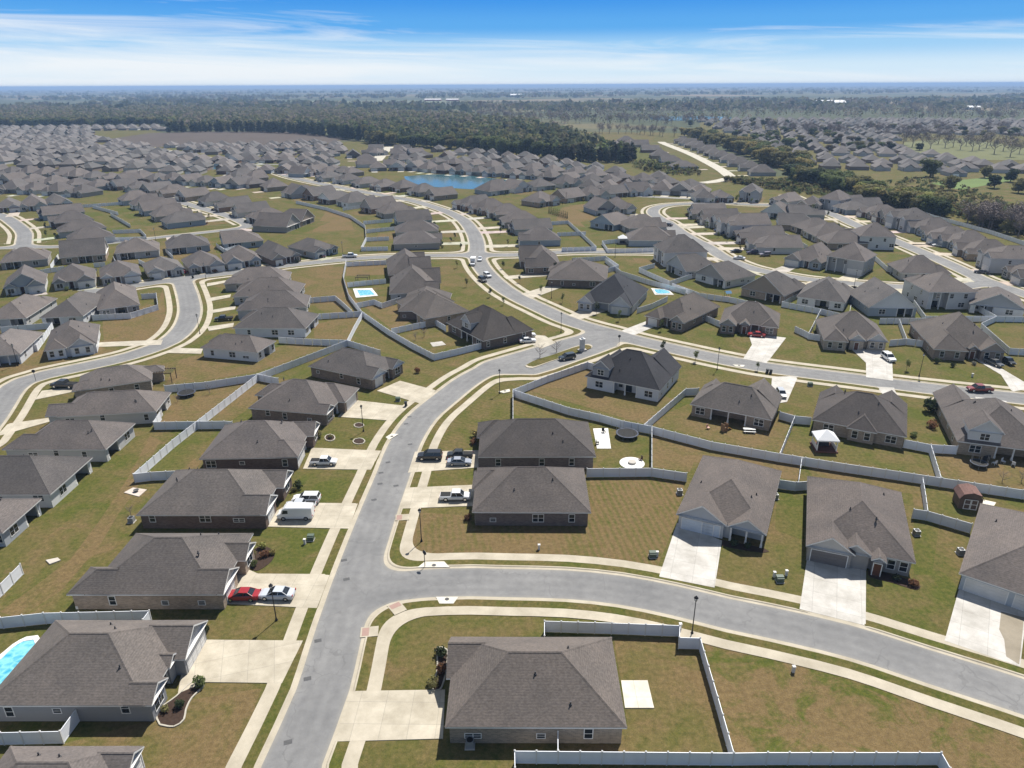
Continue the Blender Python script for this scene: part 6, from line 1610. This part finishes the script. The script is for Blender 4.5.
for lab_, x, y in STREET_TREES:
    if road_field(np.array([x]), np.array([y]), list(STREETS))[0] < 1.0: continue
    plant('young','young_tree','slim young lawn tree in the '+lab_,0,0,rnd.uniform(2.6,4.4),rnd.choice([DARK,GREEN,OLIVE]),'tree','lawn trees of the '+lab_,loc=(x,y))
for lab_, x, y in GARDEN:
    plant('bush','bush','front garden bush in the '+lab_,0,0,rnd.uniform(.9,1.9),rnd.choice([DARK,DARK,GREEN,OLIVE,RUSSET]),'bush','front bushes of the '+lab_,loc=(x,y))
for lab, x, y, h in (('bare twiggy shrub, left in the bushy fenced yard',416,340,3.2),('bare twiggy shrub, right in the bushy fenced yard',424,337,3.4),('bare shrub behind the boundary fence at the right',1002,482,2.6),('bare shrub at the right edge behind the boundary fence',1021,482,2.6),('thin bare tree in the brown yard behind the van house',131,515,2.2),('bare shrub in the brown slanting yard, upper',210,394,2.6),('bare shrub in the brown slanting yard, lower',178,402,2.2)):
    plant('wisp','bare_shrub',lab,x,y,h,cat='shrub',group='leafless garden shrubs')
for lab, x, y, h, c_ in (('young dark tree on the lawn of the black-roofed corner house',490,297,3.6,DARK),('young tree nearest the crossing on the right lawn',503,269,3.8,DARK),('young tree on the strip above the corner lot',503.5,305,2.8,GREEN),('young tree in front of the low dark house',541,294,3.2,GREEN),('young tree before the charcoal-roofed house, left',562.5,303,3.6,GREEN),('dark young tree beside the white SUV drive',596.5,314,4.4,DARK),('young tree left of the deep-wing house drive',619,321,3.6,GREEN),('young tree on the lawn right of the deep-wing house drive',661,331,3.6,GREEN),('young tree behind the ridge of the dark two-storey house',662,353,4.0,DARK),('young tree at the kerb above the brown brick house',695,362,3.6,GREEN),('young tree left of the two bins',757.5,371,2.8,GREEN),('young tree on the lawn before the curved drive',906,371,3.6,GREEN),('young tree by the kerb left of the wide brick house drive',935,401,3.0,GREEN),('young tree at the upper street bend, first',455,240,3.6,DARK),('young tree at the upper street bend, second',461,250,3.4,DARK),('young tree in the lawn left of the box truck, upper',457,268,3.6,OLIVE),('young tree in the lawn left of the box truck, lower',467,287,3.6,OLIVE),('young dark tree on the lawn between crossing and gable house',520,283,3.2,DARK),('young tree in front of the gable window house',556,275,5.5,DARK),('lime-green young tree below the green slope',737,203.5,6.5,(.16,.19,.03))):
    plant('young','young_tree',lab,x,y,h,c_,'tree','young street trees')
for k, (x, y) in enumerate(((540,357.5),(556.5,352.5))):
    plant('wisp','bare_young_tree',['leafless young tree on the median, nearer its rounded end','leafless young tree on the median, nearer the pillar'][k],x,y,4.2,cat='tree',group='median trees')
for k in range(10):
    plant('cypress','cypress',f'dark clipped cypress, {ORD[k]} from the left along the vacant lot fence',549+k*2.0,213.5+k*.58,3.6,DARK,'tree','cypress screen')
# mulch rings and beds
def bed(label, pts, edge=True, kind='bed'):
    P = [v.to_2d() for v in catmull([G(*p) for p in pts+pts[:1]], .5)][:-1]; ctr = sum(P, Vector((0,0)))/len(P)
    root = empty('flower_bed', (ctr.x, ctr.y, 0)); tag(root, label, 'flower bed', 'edged planting beds')
    mb = MB(); mb.prism([(p.x-ctr.x, p.y-ctr.y) for p in P], 0, .07); mb.build('mulch', M['mulch'], root)
    if edge:
        mb = MB(); k = len(P)
        for i in range(k):
            a = P[i]-ctr; b_ = P[(i+1)%k]-ctr; n = (b_-a); 
            if n.length < 1e-4: continue
            n = Vector((n.y,-n.x)).normalized()*.09
            mb.poly([(a.x-n.x,a.y-n.y,.14),(b_.x-n.x,b_.y-n.y,.14),(b_.x+n.x,b_.y+n.y,.14),(a.x+n.x,a.y+n.y,.14)]); mb.poly([(a.x-n.x,a.y-n.y,.02),(b_.x-n.x,b_.y-n.y,.02),(b_.x-n.x,b_.y-n.y,.14),(a.x-n.x,a.y-n.y,.14)]); mb.poly([(b_.x+n.x,b_.y+n.y,.02),(a.x+n.x,a.y+n.y,.02),(a.x+n.x,a.y+n.y,.14),(b_.x+n.x,b_.y+n.y,.14)])
        mb.build('edging', M['concrete'], root, (.44,.41,.35))
def ring(x, y, rx, ry): return [(x+rx*math.cos(k*.785), y+ry*math.sin(k*.785)) for k in range(8)]
bed('winding white-edged mulch bed in front of the lower left house', [(160,725),(157,712),(176,697),(190,684),(199,681),(204,686),(192,698),(186,710),(184,720),(174,727)])
bed('upper mulch ring around the lamp on the green lawn', ring(359,425.5,5,2.4)); bed('lower mulch ring on the green lawn', ring(359,441.5,6,3))
bed('small white-edged bed at the brown brick house corner', ring(330,438,5,3.5))
bed('mulch bed along the wall of the corner house', [(437,648),(447,650),(446,672),(440,690),(431,688),(437,672)])
bed('planted bed above the red car', [(249,553),(262,546),(274,552),(271,562),(257,571),(250,566)], False)
bed('mulch strip before the taupe house windows', [(868,570),(890,574),(918,584),(916,590),(892,583),(870,577)], False)
bed('mulch strip before the triple garage house porch', [(722,540),(765,549),(763,553),(722,546)], False)

# ------------------------------------------------------------------ tree belts
def inside(poly, x, y):
    c = False; n = len(poly)
    for i in range(n):
        (x1,y1),(x2,y2) = poly[i], poly[(i+1)%n]
        if (y1 > y) != (y2 > y) and x < (x2-x1)*(y-y1)/(y2-y1)+x1: c = not c
    return c
def along(pts, n, spread=0.0, dep=0.0):
    P = [G(*p) for p in pts]; ln = [0]
    for a, b_ in zip(P[:-1], P[1:]): ln.append(ln[-1]+(b_-a).length)
    for k in range(n):
        t = ln[-1]*(k+.5+rnd.uniform(-.45,.45))/n; i = max(q for q in range(len(P)-1) if ln[q] <= t)
        v = P[i].lerp(P[i+1], (t-ln[i])/(ln[i+1]-ln[i])); u = (P[i+1]-P[i]).normalized()
        d = rnd.uniform(-dep, dep); yield (v.x-u.y*d+rnd.uniform(-spread,spread), v.y+u.x*d+rnd.uniform(-spread,spread))
def belt(kind, name, label, pts, n, h, cols, group, dep=6, wide=1.0):
    for p in along(pts, n, 1.5, dep): plant(kind, name, label, 0, 0, rnd.uniform(*h), rnd.choice(cols), 'tree', group, wide*rnd.uniform(.9,1.2), loc=p)
belt('broad','tree','olive leafy tree in the tree belt right of the far lane', [(690,136),(705,141),(740,151),(775,162),(800,172)], 62, (11,16), [OLIVE,OLIVE,GREEN,GOLD,OLIVE], 'tree belt right of the far lane', 14, 1.35)
belt('broad','tree','dark leafy tree where the tree belt meets the green slope', [(790,177),(815,184),(840,189),(862,195)], 30, (9,13), [DARK,GREEN,GREEN,OLIVE], 'dark trees at the end of the belt', 12, 1.35)
belt('broad','tree','yellow-green leafy tree behind the roofs of the avenue', [(862,199),(885,203),(910,207),(937,214)], 34, (9,12.5), [OLIVE,LIME,GREEN,GOLD,(.10,.115,.03)], 'yellow-green trees behind the avenue', 10, 1.35)
belt('broad','tree','shadowed tree at the right end of the avenue trees', [(915,212),(930,214),(944,218)], 7, (8,11), [DARK,GREEN], 'shadowed trees behind the avenue', 3, 1.1)
belt('bare','bare_tree','tall leafless tree behind the avenue fence at the right edge', [(972,221),(990,226),(1020,233),(1040,237)], 26, (9,14), [OLIVE], 'leafless trees behind the avenue fence', 9)
belt('broad','tree','thin olive tree among leafless ones at the right edge', [(975,223),(1000,229),(1035,236)], 16, (6,9), [OLIVE,(.12,.10,.055)], 'thin trees behind the avenue fence', 6)
belt('broad','scrub_tree','low scrubby tree on the green slope', [(655,165),(690,172),(640,168),(665,173)], 14, (3,6), [OLIVE,GREEN,LIME], 'scrub beside the far lane', 8)
belt('broad','scrub_tree','low scrubby tree on the slope under the dark trees', [(730,180),(770,187),(810,190)], 26, (2.5,5), [OLIVE,GREEN,OLIVE], 'scrub under the dark trees', 9, 1.3)
belt('broad','scrub_tree','small dark tree planted on the green slope', [(730,183.5),(780,188.5),(800,192)], 9, (2.5,4), [DARK], 'small dark trees on the slope', 2)
belt('broad','tree','round tree between roofs of the older subdivision', [(760,135),(800,141),(830,150),(880,154)], 45, (8,12), [DARK,GREEN,OLIVE,(.13,.11,.08)], 'round trees in the older subdivision', 70, 1.2)
belt('broad','tree','small round tree far back between roofs of the older subdivision', [(720,124),(800,129),(880,133),(1020,134)], 40, (8,12), [DARK,GREEN,OLIVE,(.13,.11,.08)], 'far trees in the older subdivision', 90, 1.2)
plant('broad','tree','large solitary green tree between roofs above the avenue trees',930,177,15,(.085,.10,.035),'tree',None,1.3)
for k,(x,y) in enumerate(((984,178),(994,188),(950,190),(1010,182),(1018,193))): plant('broad','tree',f'round dark tree in the meadow gardens, {ORD[k]} of five from the left' if False else ['round dark tree at the meadow garden edge','dark tree beside the bright green meadow','tree left of the bright green meadow','dark tree right of the meadow garden','tree at the right edge below the meadow'][k],x,y,10,DARK if k%2 else OLIVE,'tree',None,1.25)
BM = [(903,145),(912,147),(922,146),(930,149),(938,144),(945,148),(953,147),(960,150),(966,146),(972,151),(979,150),(986,148),(994,154),(1003,151),(1010,157),(1019,154),(1030,158),(906,141),(926,142),(948,142),(970,143),(990,145),(1012,147)]
for x, y in BM: plant('bare','bare_tree','broad leafless tree on the green meadow at the right',x,y,rnd.uniform(14,19),cat='tree',group='leafless meadow trees')
belt('bare','bare_tree','leafless orchard tree in the far orchard rows', [(470,117),(560,121),(640,124),(700,122)], 60, (14,19), [OLIVE], 'leafless orchard trees', 60)
belt('bare','bare_tree','leafless orchard tree on the far right slope', [(760,110),(860,113),(940,117),(1030,121)], 60, (13,18), [OLIVE], 'leafless trees on the far right', 90)
belt('bare','bare_tree','grey leafless tree standing between roofs of the older subdivision', [(740,128),(820,136),(900,134),(1040,131)], 60, (12,17), [OLIVE], 'leafless trees in the older subdivision', 80)
belt('bare','bare_tree','leafless tree beside the pasture by the far lane', [(596,133),(640,134),(672,137)], 14, (11,16), [OLIVE], 'trees by the pasture', 8)
belt('pine','pine_tree','dark pine in the front line of the long forest edge', [(168,132.5),(210,132),(260,132.3),(300,133.5),(345,138),(372,142)], 75, (15,20), [DARK,(.05,.066,.036),(.042,.06,.034)], 'front pines of the long forest edge', 7, 1.5)
belt('broad','forest_tree','green broadleaf tree in front of the long forest behind the pond roofs', [(372,142),(400,146),(450,148.5),(480,150),(515,155),(545,158)], 60, (13,19), [GREEN,DARK,OLIVE,GREEN], 'front broadleaf trees of the forest', 9, 1.2)
belt('pine','pine_tree','dark bare-stemmed pine in the wood beside the pasture', [(548,158),(575,161),(600,162.5),(622,162.5),(630,158)], 46, (12,17), [DARK,(.05,.055,.036),(.06,.055,.04)], 'dark wood beside the pasture', 8, 1.4)
belt('broad','forest_tree','rounded tree in front of the left forest', [(-30,127.5),(40,127),(100,126.5),(166,125.5)], 60, (12,18), [OLIVE,GREEN,DARK,GREEN], 'front trees of the left forest', 9, 1.2)

# ------------------------------------------------------------------ the far woods and far roofs: nobody could count them
rng = np.random.default_rng(5)
WOODS = [(-80,126),(60,125.5),(165,124.5),(170,131.5),(250,131.5),(300,132.5),(345,137),(400,144.5),(450,147),(480,148.5),(515,153),(558,157),(620,160.5),(628,157),(600,147),(575,138.5),(555,131),(520,124),(450,117.5),(330,113),(150,110),(-80,109.5)]
pts = []
for _ in range(60000):
    x = rng.uniform(-80, 640); t = rng.uniform(0, 1); y = 109.5 + 52*t
    # even density on the ground: fewer samples where a row of pixels covers less ground
    p = G2((x, y)); wgt = (p.y/2200.0)**3
    if rng.uniform() < wgt*1.0 + .012 and inside(WOODS, x, y): pts.append((p.x, p.y))
pts = np.array(pts[:9000])
def wood_mesh(name, pts, hr, n, size, cols, wr=(3.5,6), pale=None):
    V = []; T = []
    cols = np.array(cols)
    for (x, y) in pts:
        h = rng.uniform(*hr); w = rng.uniform(*wr)
        cl = [(0,0,h*.54,w,w,h*.44),(rng.uniform(-w,w)*.6,rng.uniform(-w,w)*.6,h*.72,w*.7,w*.7,h*.26)]
        q = leaf_cloud(rng, cl, n, size); q[:,0] += x; q[:,1] += y; V.append(q)
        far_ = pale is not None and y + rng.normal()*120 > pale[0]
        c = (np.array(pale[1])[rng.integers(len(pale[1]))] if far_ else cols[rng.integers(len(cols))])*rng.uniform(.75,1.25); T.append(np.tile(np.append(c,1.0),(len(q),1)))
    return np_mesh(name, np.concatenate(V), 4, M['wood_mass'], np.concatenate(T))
WC = [(.05,.068,.036), (.075,.09,.046), GREEN, OLIVE, (.11,.115,.062), (.155,.14,.09), (.12,.13,.07), (.15,.15,.07)]
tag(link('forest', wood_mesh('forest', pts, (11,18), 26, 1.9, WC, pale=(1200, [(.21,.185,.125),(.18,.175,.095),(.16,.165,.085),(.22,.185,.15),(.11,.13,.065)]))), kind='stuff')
pts = []
ORCH = [(430,104.5),(1070,107),(1070,124),(930,121),(760,117.5),(735,123),(640,127),(560,125),(500,118)]
while len(pts) < 1500:
    x, y = rng.uniform(430, 1070), 104.5 + 22*rng.uniform(0, 1)
    p = G2((x, y))
    if inside(ORCH, x, y) and rng.uniform() < (p.y/3500)**3+.02: pts.append((round(p.x/16)*16+rng.uniform(-4,4), round(p.y/38)*38+rng.uniform(-7,7)))
tag(link('orchard', wood_mesh('orchard', np.array(pts), (13,19), 16, 1.5, [(.20,.18,.145),(.17,.16,.12),(.14,.15,.08),(.22,.19,.165)], (3.5,6))), kind='stuff')
# scattered woods out to the horizon
pts = []
for _ in range(3800):
    d = 2000*(6.5**rng.uniform(0,1)); a = rng.uniform(-.72,.72); X, Y = d*math.tan(a), d
    if math.sin(X*.0021+1.3)*math.cos(Y*.0013+X*.0007) + math.sin(X*.0006-Y*.0021) > -.15: pts.append((X, Y))
tag(link('far_woods', wood_mesh('far_woods', np.array(pts), (9,17), 8, 9.0, [(.06,.075,.04),(.08,.095,.05),(.13,.13,.07),(.15,.13,.10)], (16,45))), kind='stuff')
# reed and brush on waste ground left of far lane and beyond avenue
def brush(name, poly, n, h):
    q = []; xs = [p[0] for p in poly]; ys = [p[1] for p in poly]
    while len(q) < n:
        x, y = rng.uniform(min(xs),max(xs)), rng.uniform(min(ys),max(ys))
        if inside(poly, x, y): q.append(tuple(G2((x,y))))
    tag(link(name, wood_mesh(name, q, h, 22, .5, [OLIVE,GREEN,(.09,.075,.04)], (1.0,2.0))), kind='stuff')
brush('undergrowth', [(628,163),(665,160),(700,170),(700,176),(660,175),(632,168)], 260, (1.5,3.5))
brush('undergrowth', [(728,178),(790,181),(850,194),(850,198),(800,194),(735,184)], 330, (1.2,3))
brush('undergrowth', [(945,214),(1040,205),(1060,240),(1000,230)], 420, (1.2,3.2))
brush('undergrowth', [(880,182),(935,176),(1000,200),(1030,215),(990,217),(945,211)], 260, (1.0,3))

# ------------------------------------------------------------------ roofs of the far subdivisions
FAR = []
MEADOW = [(896,135),(1040,137),(1060,166),(975,164),(905,150)]
BELT = [(690,140),(800,178),(860,200),(600,200),(600,100)]
for ky in range(30):
    Y0 = 600 + ky*33
    for kx in range(64):
        X0 = 120 + kx*20 + (ky%2)*7; 
        Y = Y0 - (X0-200)*.22 + rnd.uniform(-3,3); X = X0 + rnd.uniform(-2,2)
        if Y < 560: continue
        # survey position of this spot
        v = CAM_M.inverted() @ Vector((X, Y, 0)); px = CW/2 + FPX*v.x/-v.z; py = CH/2 - FPX*v.y/-v.z
        if px > 1050 or py > 197 or py < 117.5: continue
        # right of the tree belt, outside the meadow
        lim = 700 + (py-128)*2.35
        if px < lim + 14 or inside(MEADOW, px, py): continue
        if py > 172 and (px < 945 or px > 1024): continue
        if rnd.random() < .16: continue
        FAR.append((X, Y, R(-12)+rnd.choice((0, math.pi))+rnd.uniform(-.1,.1), 'R', py))
for ky in range(13):
    Y0 = 880 + ky*36
    for kx in range(56):
        X = -1150 + kx*19 + rnd.uniform(-2,2); Y = Y0 + (X+600)*.10 + rnd.uniform(-3,3)
        v = CAM_M.inverted() @ Vector((X, Y, 0)); px = CW/2 + FPX*v.x/-v.z; py = CH/2 - FPX*v.y/-v.z
        if px < -40 or py < 127.5: continue
        if px > 168 or (px > 92 and py > 131) or py > 151: continue
        if rnd.random() < .06: continue
        FAR.append((X, Y, R(6)+rnd.choice((0, math.pi))+rnd.uniform(-.1,.1), 'L', py))
def fill(poly, dy, dx, slope, ang, X0, X1, Y0, Y1, side, drop=.06):
    Y = Y0; k = 0
    while Y < Y1:
        X = X0 + (k % 2)*6
        while X < X1:
            x_, y_ = X+rnd.uniform(-2,2), Y + (X-X0)*slope + rnd.uniform(-3,3); X += dx
            v = CAM_M.inverted() @ Vector((x_, y_, 0)); px = CW/2 + FPX*v.x/-v.z; py = CH/2 - FPX*v.y/-v.z
            if not inside(poly, px, py) or rnd.random() < drop: continue
            if any((x_-hx)**2+(y_-hy)**2 < 15.5**2 for hx, hy in NEAR): continue
            if road_field(np.array([x_]), np.array([y_]), ['upper','far_lane','pond_lane','curve','diag_left','ridge_lane','avenue'])[0] < 11: continue
            FAR.append((x_, y_, ang+rnd.choice((0, math.pi))+rnd.uniform(-.1,.1), side, py))
        Y += dy; k += 1
NEAR = [(o.location.x, o.location.y) for o in COL.objects if o.parent is None and o.get('category') == 'house']
fill([(-30,150),(88,137),(150,147),(330,144),(345,150),(330,168),(240,178),(130,172),(-30,166)], 31, 19, .02, R(2), -700, 0, 560, 1000, 'L')
fill([(395,148),(520,157),(600,170),(700,187),(700,196),(640,186),(600,183),(540,176),(520,171),(440,163),(400,160)], 30, 18, -.25, R(-14), -150, 260, 520, 860, 'P')
n_house = sum(1 for o in COL.objects if o.parent is None and o.get('category') == 'house')
FAR.sort(key=lambda f: math.hypot(f[0], f[1])); keep = max(0, 318 - n_house)
print('HOUSES near', n_house, 'far', len(FAR), 'kept', keep)
def far_proto(w, d):
    wl = MB(); wl.box((-w/2+.4,-d/2+.4,0),(w/2-.4,d/2-.4,2.7)); wl.box((-w*.42,-d/2-1.4,0),(w*.02,-d/2+.5,2.7))
    g = MB(); g.poly([(-w*.36,-d/2-1.42,.1),(-w*.05,-d/2-1.42,.1),(-w*.05,-d/2-1.42,2.2),(-w*.36,-d/2-1.42,2.2)])
    rf = MB(); fm = MB(); roof_rect(rf, fm, -w/2, w/2, -d/2, d/2, 2.85, .6, 'x' if w >= d else 'y', 'hip', 'hip', caps=False)
    roof_rect(rf, fm, -w*.46, w*.06, -d/2-1.8, -d/2+5, 2.86, .66, 'y', 'gable', 'in', caps=False)
    wl.poly([(-w*.42,-d/2-1.41,2.7),(w*.02,-d/2-1.41,2.7),(-w*.2,-d/2-1.41,2.7+w*.22*.66)])
    return wl, g, rf, fm
FP = [far_proto(w, d) for w, d in ((14,17),(16,14),(13,19))]; FPM = [(a.mesh('wall', M['siding']), g.mesh('garage_door', M['garage']), r.mesh('roof', M['shingle'])) for a, g, r, f in FP]
for k, (X, Y, a, side, py) in enumerate(FAR[:keep]):
    root = empty('house', (X, Y, 0), a)
    tag(root, {'R':'small distant house in the older subdivision beyond the tree belt','L':'small distant house among the crowded roofs at the far left','P':'small distant house in the crowd of roofs beyond the pond'}[side], 'house', {'R':'older subdivision beyond the tree belt','L':'crowded roofs at the far left','P':'crowd of roofs beyond the pond'}[side])
    w_, g_, r_ = FPM[k % 3]; link('wall', w_, root, rnd.choice(WCOLS)[1]); j = rnd.uniform(.8,1.1); link('roof', r_, root, tuple(c*j for c in rnd.choice(ROOFS))); link('garage_door', g_, root)
mb = MB()
for k, (X, Y, a, side, py) in enumerate(FAR[keep:]):
    ca, sa = math.cos(a), math.sin(a)
    wl, g, rf, fm = FP[k % 3]
    shade = rnd.choice((1, 2, 3)); wc = rnd.choice((0, 4))
    for src, mi in ((wl, wc), (rf, shade)):
        n = len(mb.v); mb.v += [(X+x*ca-y*sa, Y+x*sa+y*ca, z) for x, y, z in src.v]; mb.f += [[n+i for i in f] for f in src.f]; mb.m += [mi]*len(src.f)
if mb.f:
    simple('far_wall_pale', (.5,.49,.48), .7); simple('far_wall_brick', (.26,.21,.18), .8)
    for nm, c_ in (('far_roof_a',(.13,.12,.115)),('far_roof_b',(.105,.10,.096)),('far_roof_c',(.155,.14,.132))): simple(nm, c_, .9, var=.15, scale=.4)
    tag(mb.build('far_houses', [M['far_wall_pale'],M['far_roof_a'],M['far_roof_b'],M['far_roof_c'],M['far_wall_brick']]), kind='stuff')
# long sheds and barns on the plain
def barn(label, x, y, w, d, h, col, roofc):
    c = G2((x, y)); root = empty('barn', (c.x, c.y, 0)); tag(root, label, 'barn')
    mb = MB(); mb.box((-w/2,-d/2,0),(w/2,d/2,h)); mb.build('wall', M['plain'], root, col)
    mb = MB(); mb.poly([(-w/2,-d/2-1,h-.2),(w/2,-d/2-1,h-.2),(w/2,0,h+d*.18),(-w/2,0,h+d*.18)]); mb.poly([(w/2,d/2+1,h-.2),(-w/2,d/2+1,h-.2),(-w/2,0,h+d*.18),(w/2,0,h+d*.18)]); mb.build('roof', M['plain'], root, roofc)
barn('long low shed with a rust-red front on the far plain, left of two',433,101,75,22,6,(.28,.06,.05),(.65,.6,.58))
barn('shorter shed with a rust-red front on the far plain, right of two',452.5,101,58,22,6,(.30,.08,.06),(.65,.62,.6))
barn('white-roofed barn far beyond the orchard rows',516,96.5,70,40,8,(.5,.5,.5),(.75,.75,.75))
barn('bright white long warehouse on the far right plain',829.5,104.5,95,40,7,(.7,.7,.7),(.8,.8,.8))
barn('small pale building at the far right',971.5,109.5,40,20,6,(.6,.6,.6),(.75,.75,.75))
barn('pale teal roofed barn in the pasture beside the wood',589,140.5,15,9,3,(.3,.4,.4),(.32,.5,.5))
barn('lone farmhouse roof among the far woods',338,110.5,24,16,6,(.3,.3,.32),(.25,.24,.25))
# ------------------------------------------------------------------ air, sky, sun
mb = MB(); mb.box((-45000,-900,-1.5),(45000,44000,74.0))
m = bpy.data.materials.new('haze_air'); m.use_nodes = True; nt = m.node_tree
nt.nodes.remove(nt.nodes['Principled BSDF'])
v = nt.nodes.new('ShaderNodeVolumePrincipled'); v.inputs['Color'].default_value = (.45,.66,1.0,1); v.inputs['Density'].default_value = HAZE if 'HAZE' in globals() else .00012; v.inputs['Anisotropy'].default_value = .0
L(nt, v.outputs[0], nt.nodes['Material Output'].inputs['Volume'])
hz = mb.build('haze', m); tag(hz, kind='stuff')

SUN_EL, SUN_AZ = 56.0, 28.0      # azimuth from the view direction towards the right
sd = bpy.data.lights.new('sun', 'SUN'); sd.energy = 5.0; sd.angle = R(.53); sd.color = (1.0,.955,.88)
so = bpy.data.objects.new('sun', sd); COL.objects.link(so)
sdir = Vector((math.sin(R(SUN_AZ))*math.cos(R(SUN_EL)), math.cos(R(SUN_AZ))*math.cos(R(SUN_EL)), math.sin(R(SUN_EL))))
so.rotation_euler = sdir.to_track_quat('Z', 'Y').to_euler()

world = bpy.data.worlds.new('World'); scene.world = world; world.use_nodes = True; nt = world.node_tree
bg = nt.nodes['Background']
sky = nt.nodes.new('ShaderNodeTexSky'); sky.sky_type = 'NISHITA'; sky.sun_disc = False
sky.sun_elevation = R(SUN_EL); sky.sun_rotation = R(SUN_AZ); sky.altitude = 50; sky.air_density = 1.0; sky.dust_density = .6; sky.ozone_density = 1.5
tc = nt.nodes.new('ShaderNodeTexCoord').outputs['Generated']
sp = nt.nodes.new('ShaderNodeSeparateXYZ'); L(nt, tc, sp.inputs[0]); el = sp.outputs[2]
# low air: deep blue aloft, paling to the horizon (values divided by the background strength below)
STR = .062; EXPO = .50
cr = nt.nodes.new('ShaderNodeValToRGB'); L(nt, math_n(nt, 'MULTIPLY', el, 5.0, True), cr.inputs[0])
e_ = cr.color_ramp; e_.interpolation = 'EASE'
stops = [(0.0,(.80,.90,.97)),(.09,(.66,.83,.96)),(.22,(.36,.64,.93)),(.34,(.12,.42,.87)),(.52,(.055,.31,.83)),(1.0,(.03,.17,.55))]
e_.elements[0].position = stops[0][0]; e_.elements[0].color = (*stops[0][1],1); e_.elements[1].position = 1.0; e_.elements[1].color = (*stops[-1][1],1)
for p_, c_ in stops[1:-1]: q = e_.elements.new(p_); q.color = (*c_,1)
low = mixc(nt, 1.0, cr.outputs[0], (1/STR/2**EXPO,)*3, 'MULTIPLY')
skyc = mixc(nt, ramp(nt, el, .10, .22), low, sky.outputs[0])
# thin cirrus, streaked along the horizon
cv = nt.nodes.new('ShaderNodeVectorMath'); cv.operation = 'MULTIPLY'; L(nt, tc, cv.inputs[0]); cv.inputs[1].default_value = (2.6,2.6,46)
sh = nt.nodes.new('ShaderNodeVectorMath'); sh.operation = 'ADD'; L(nt, cv.outputs[0], sh.inputs[0])
cx = nt.nodes.new('ShaderNodeCombineXYZ'); L(nt, math_n(nt, 'MULTIPLY', sp.outputs[0], 1.1), cx.inputs[2]); L(nt, cx.outputs[0], sh.inputs[1])
n1 = noise(nt, sh.outputs[0], 1.0, 6, .6, .6)
left = ramp(nt, sp.outputs[0], .45, -.55)
thr = math_n(nt, 'ADD', n1, math_n(nt, 'MULTIPLY', left, .22))
band_ = math_n(nt, 'MULTIPLY', ramp(nt, el, .075, .02), .20)
cl = ramp(nt, math_n(nt, 'ADD', thr, band_), .64, .96)
skyc = mixc(nt, math_n(nt, 'MULTIPLY', cl, .9), skyc, tuple(c_/STR/2**EXPO for c_ in (.90,.94,.97)))
L(nt, skyc, bg.inputs['Color']); bg.inputs['Strength'].default_value = STR

# ------------------------------------------------------------------ render settings
vs = scene.view_settings; vs.view_transform = 'Standard'; vs.look = 'None'; vs.gamma = 1.0; vs.use_curve_mapping = False; vs.exposure = EXPO
scene.render.engine = 'CYCLES'; cy = scene.cycles
cy.use_denoising = True
try: cy.denoiser = 'OPENIMAGEDENOISE'; cy.denoising_input_passes = 'RGB_ALBEDO_NORMAL'; cy.denoising_prefilter = 'ACCURATE'
except Exception: pass
cy.max_bounces = 4; cy.diffuse_bounces = 2; cy.glossy_bounces = 2; cy.transmission_bounces = 2; cy.volume_bounces = 0; cy.transparent_max_bounces = 4
cy.use_adaptive_sampling = True; cy.adaptive_threshold = .01
cy.caustics_reflective = False; cy.caustics_refractive = False; cy.sample_clamp_indirect = 4.0
scene.render.use_persistent_data = False
bpy.context.view_layer.update()
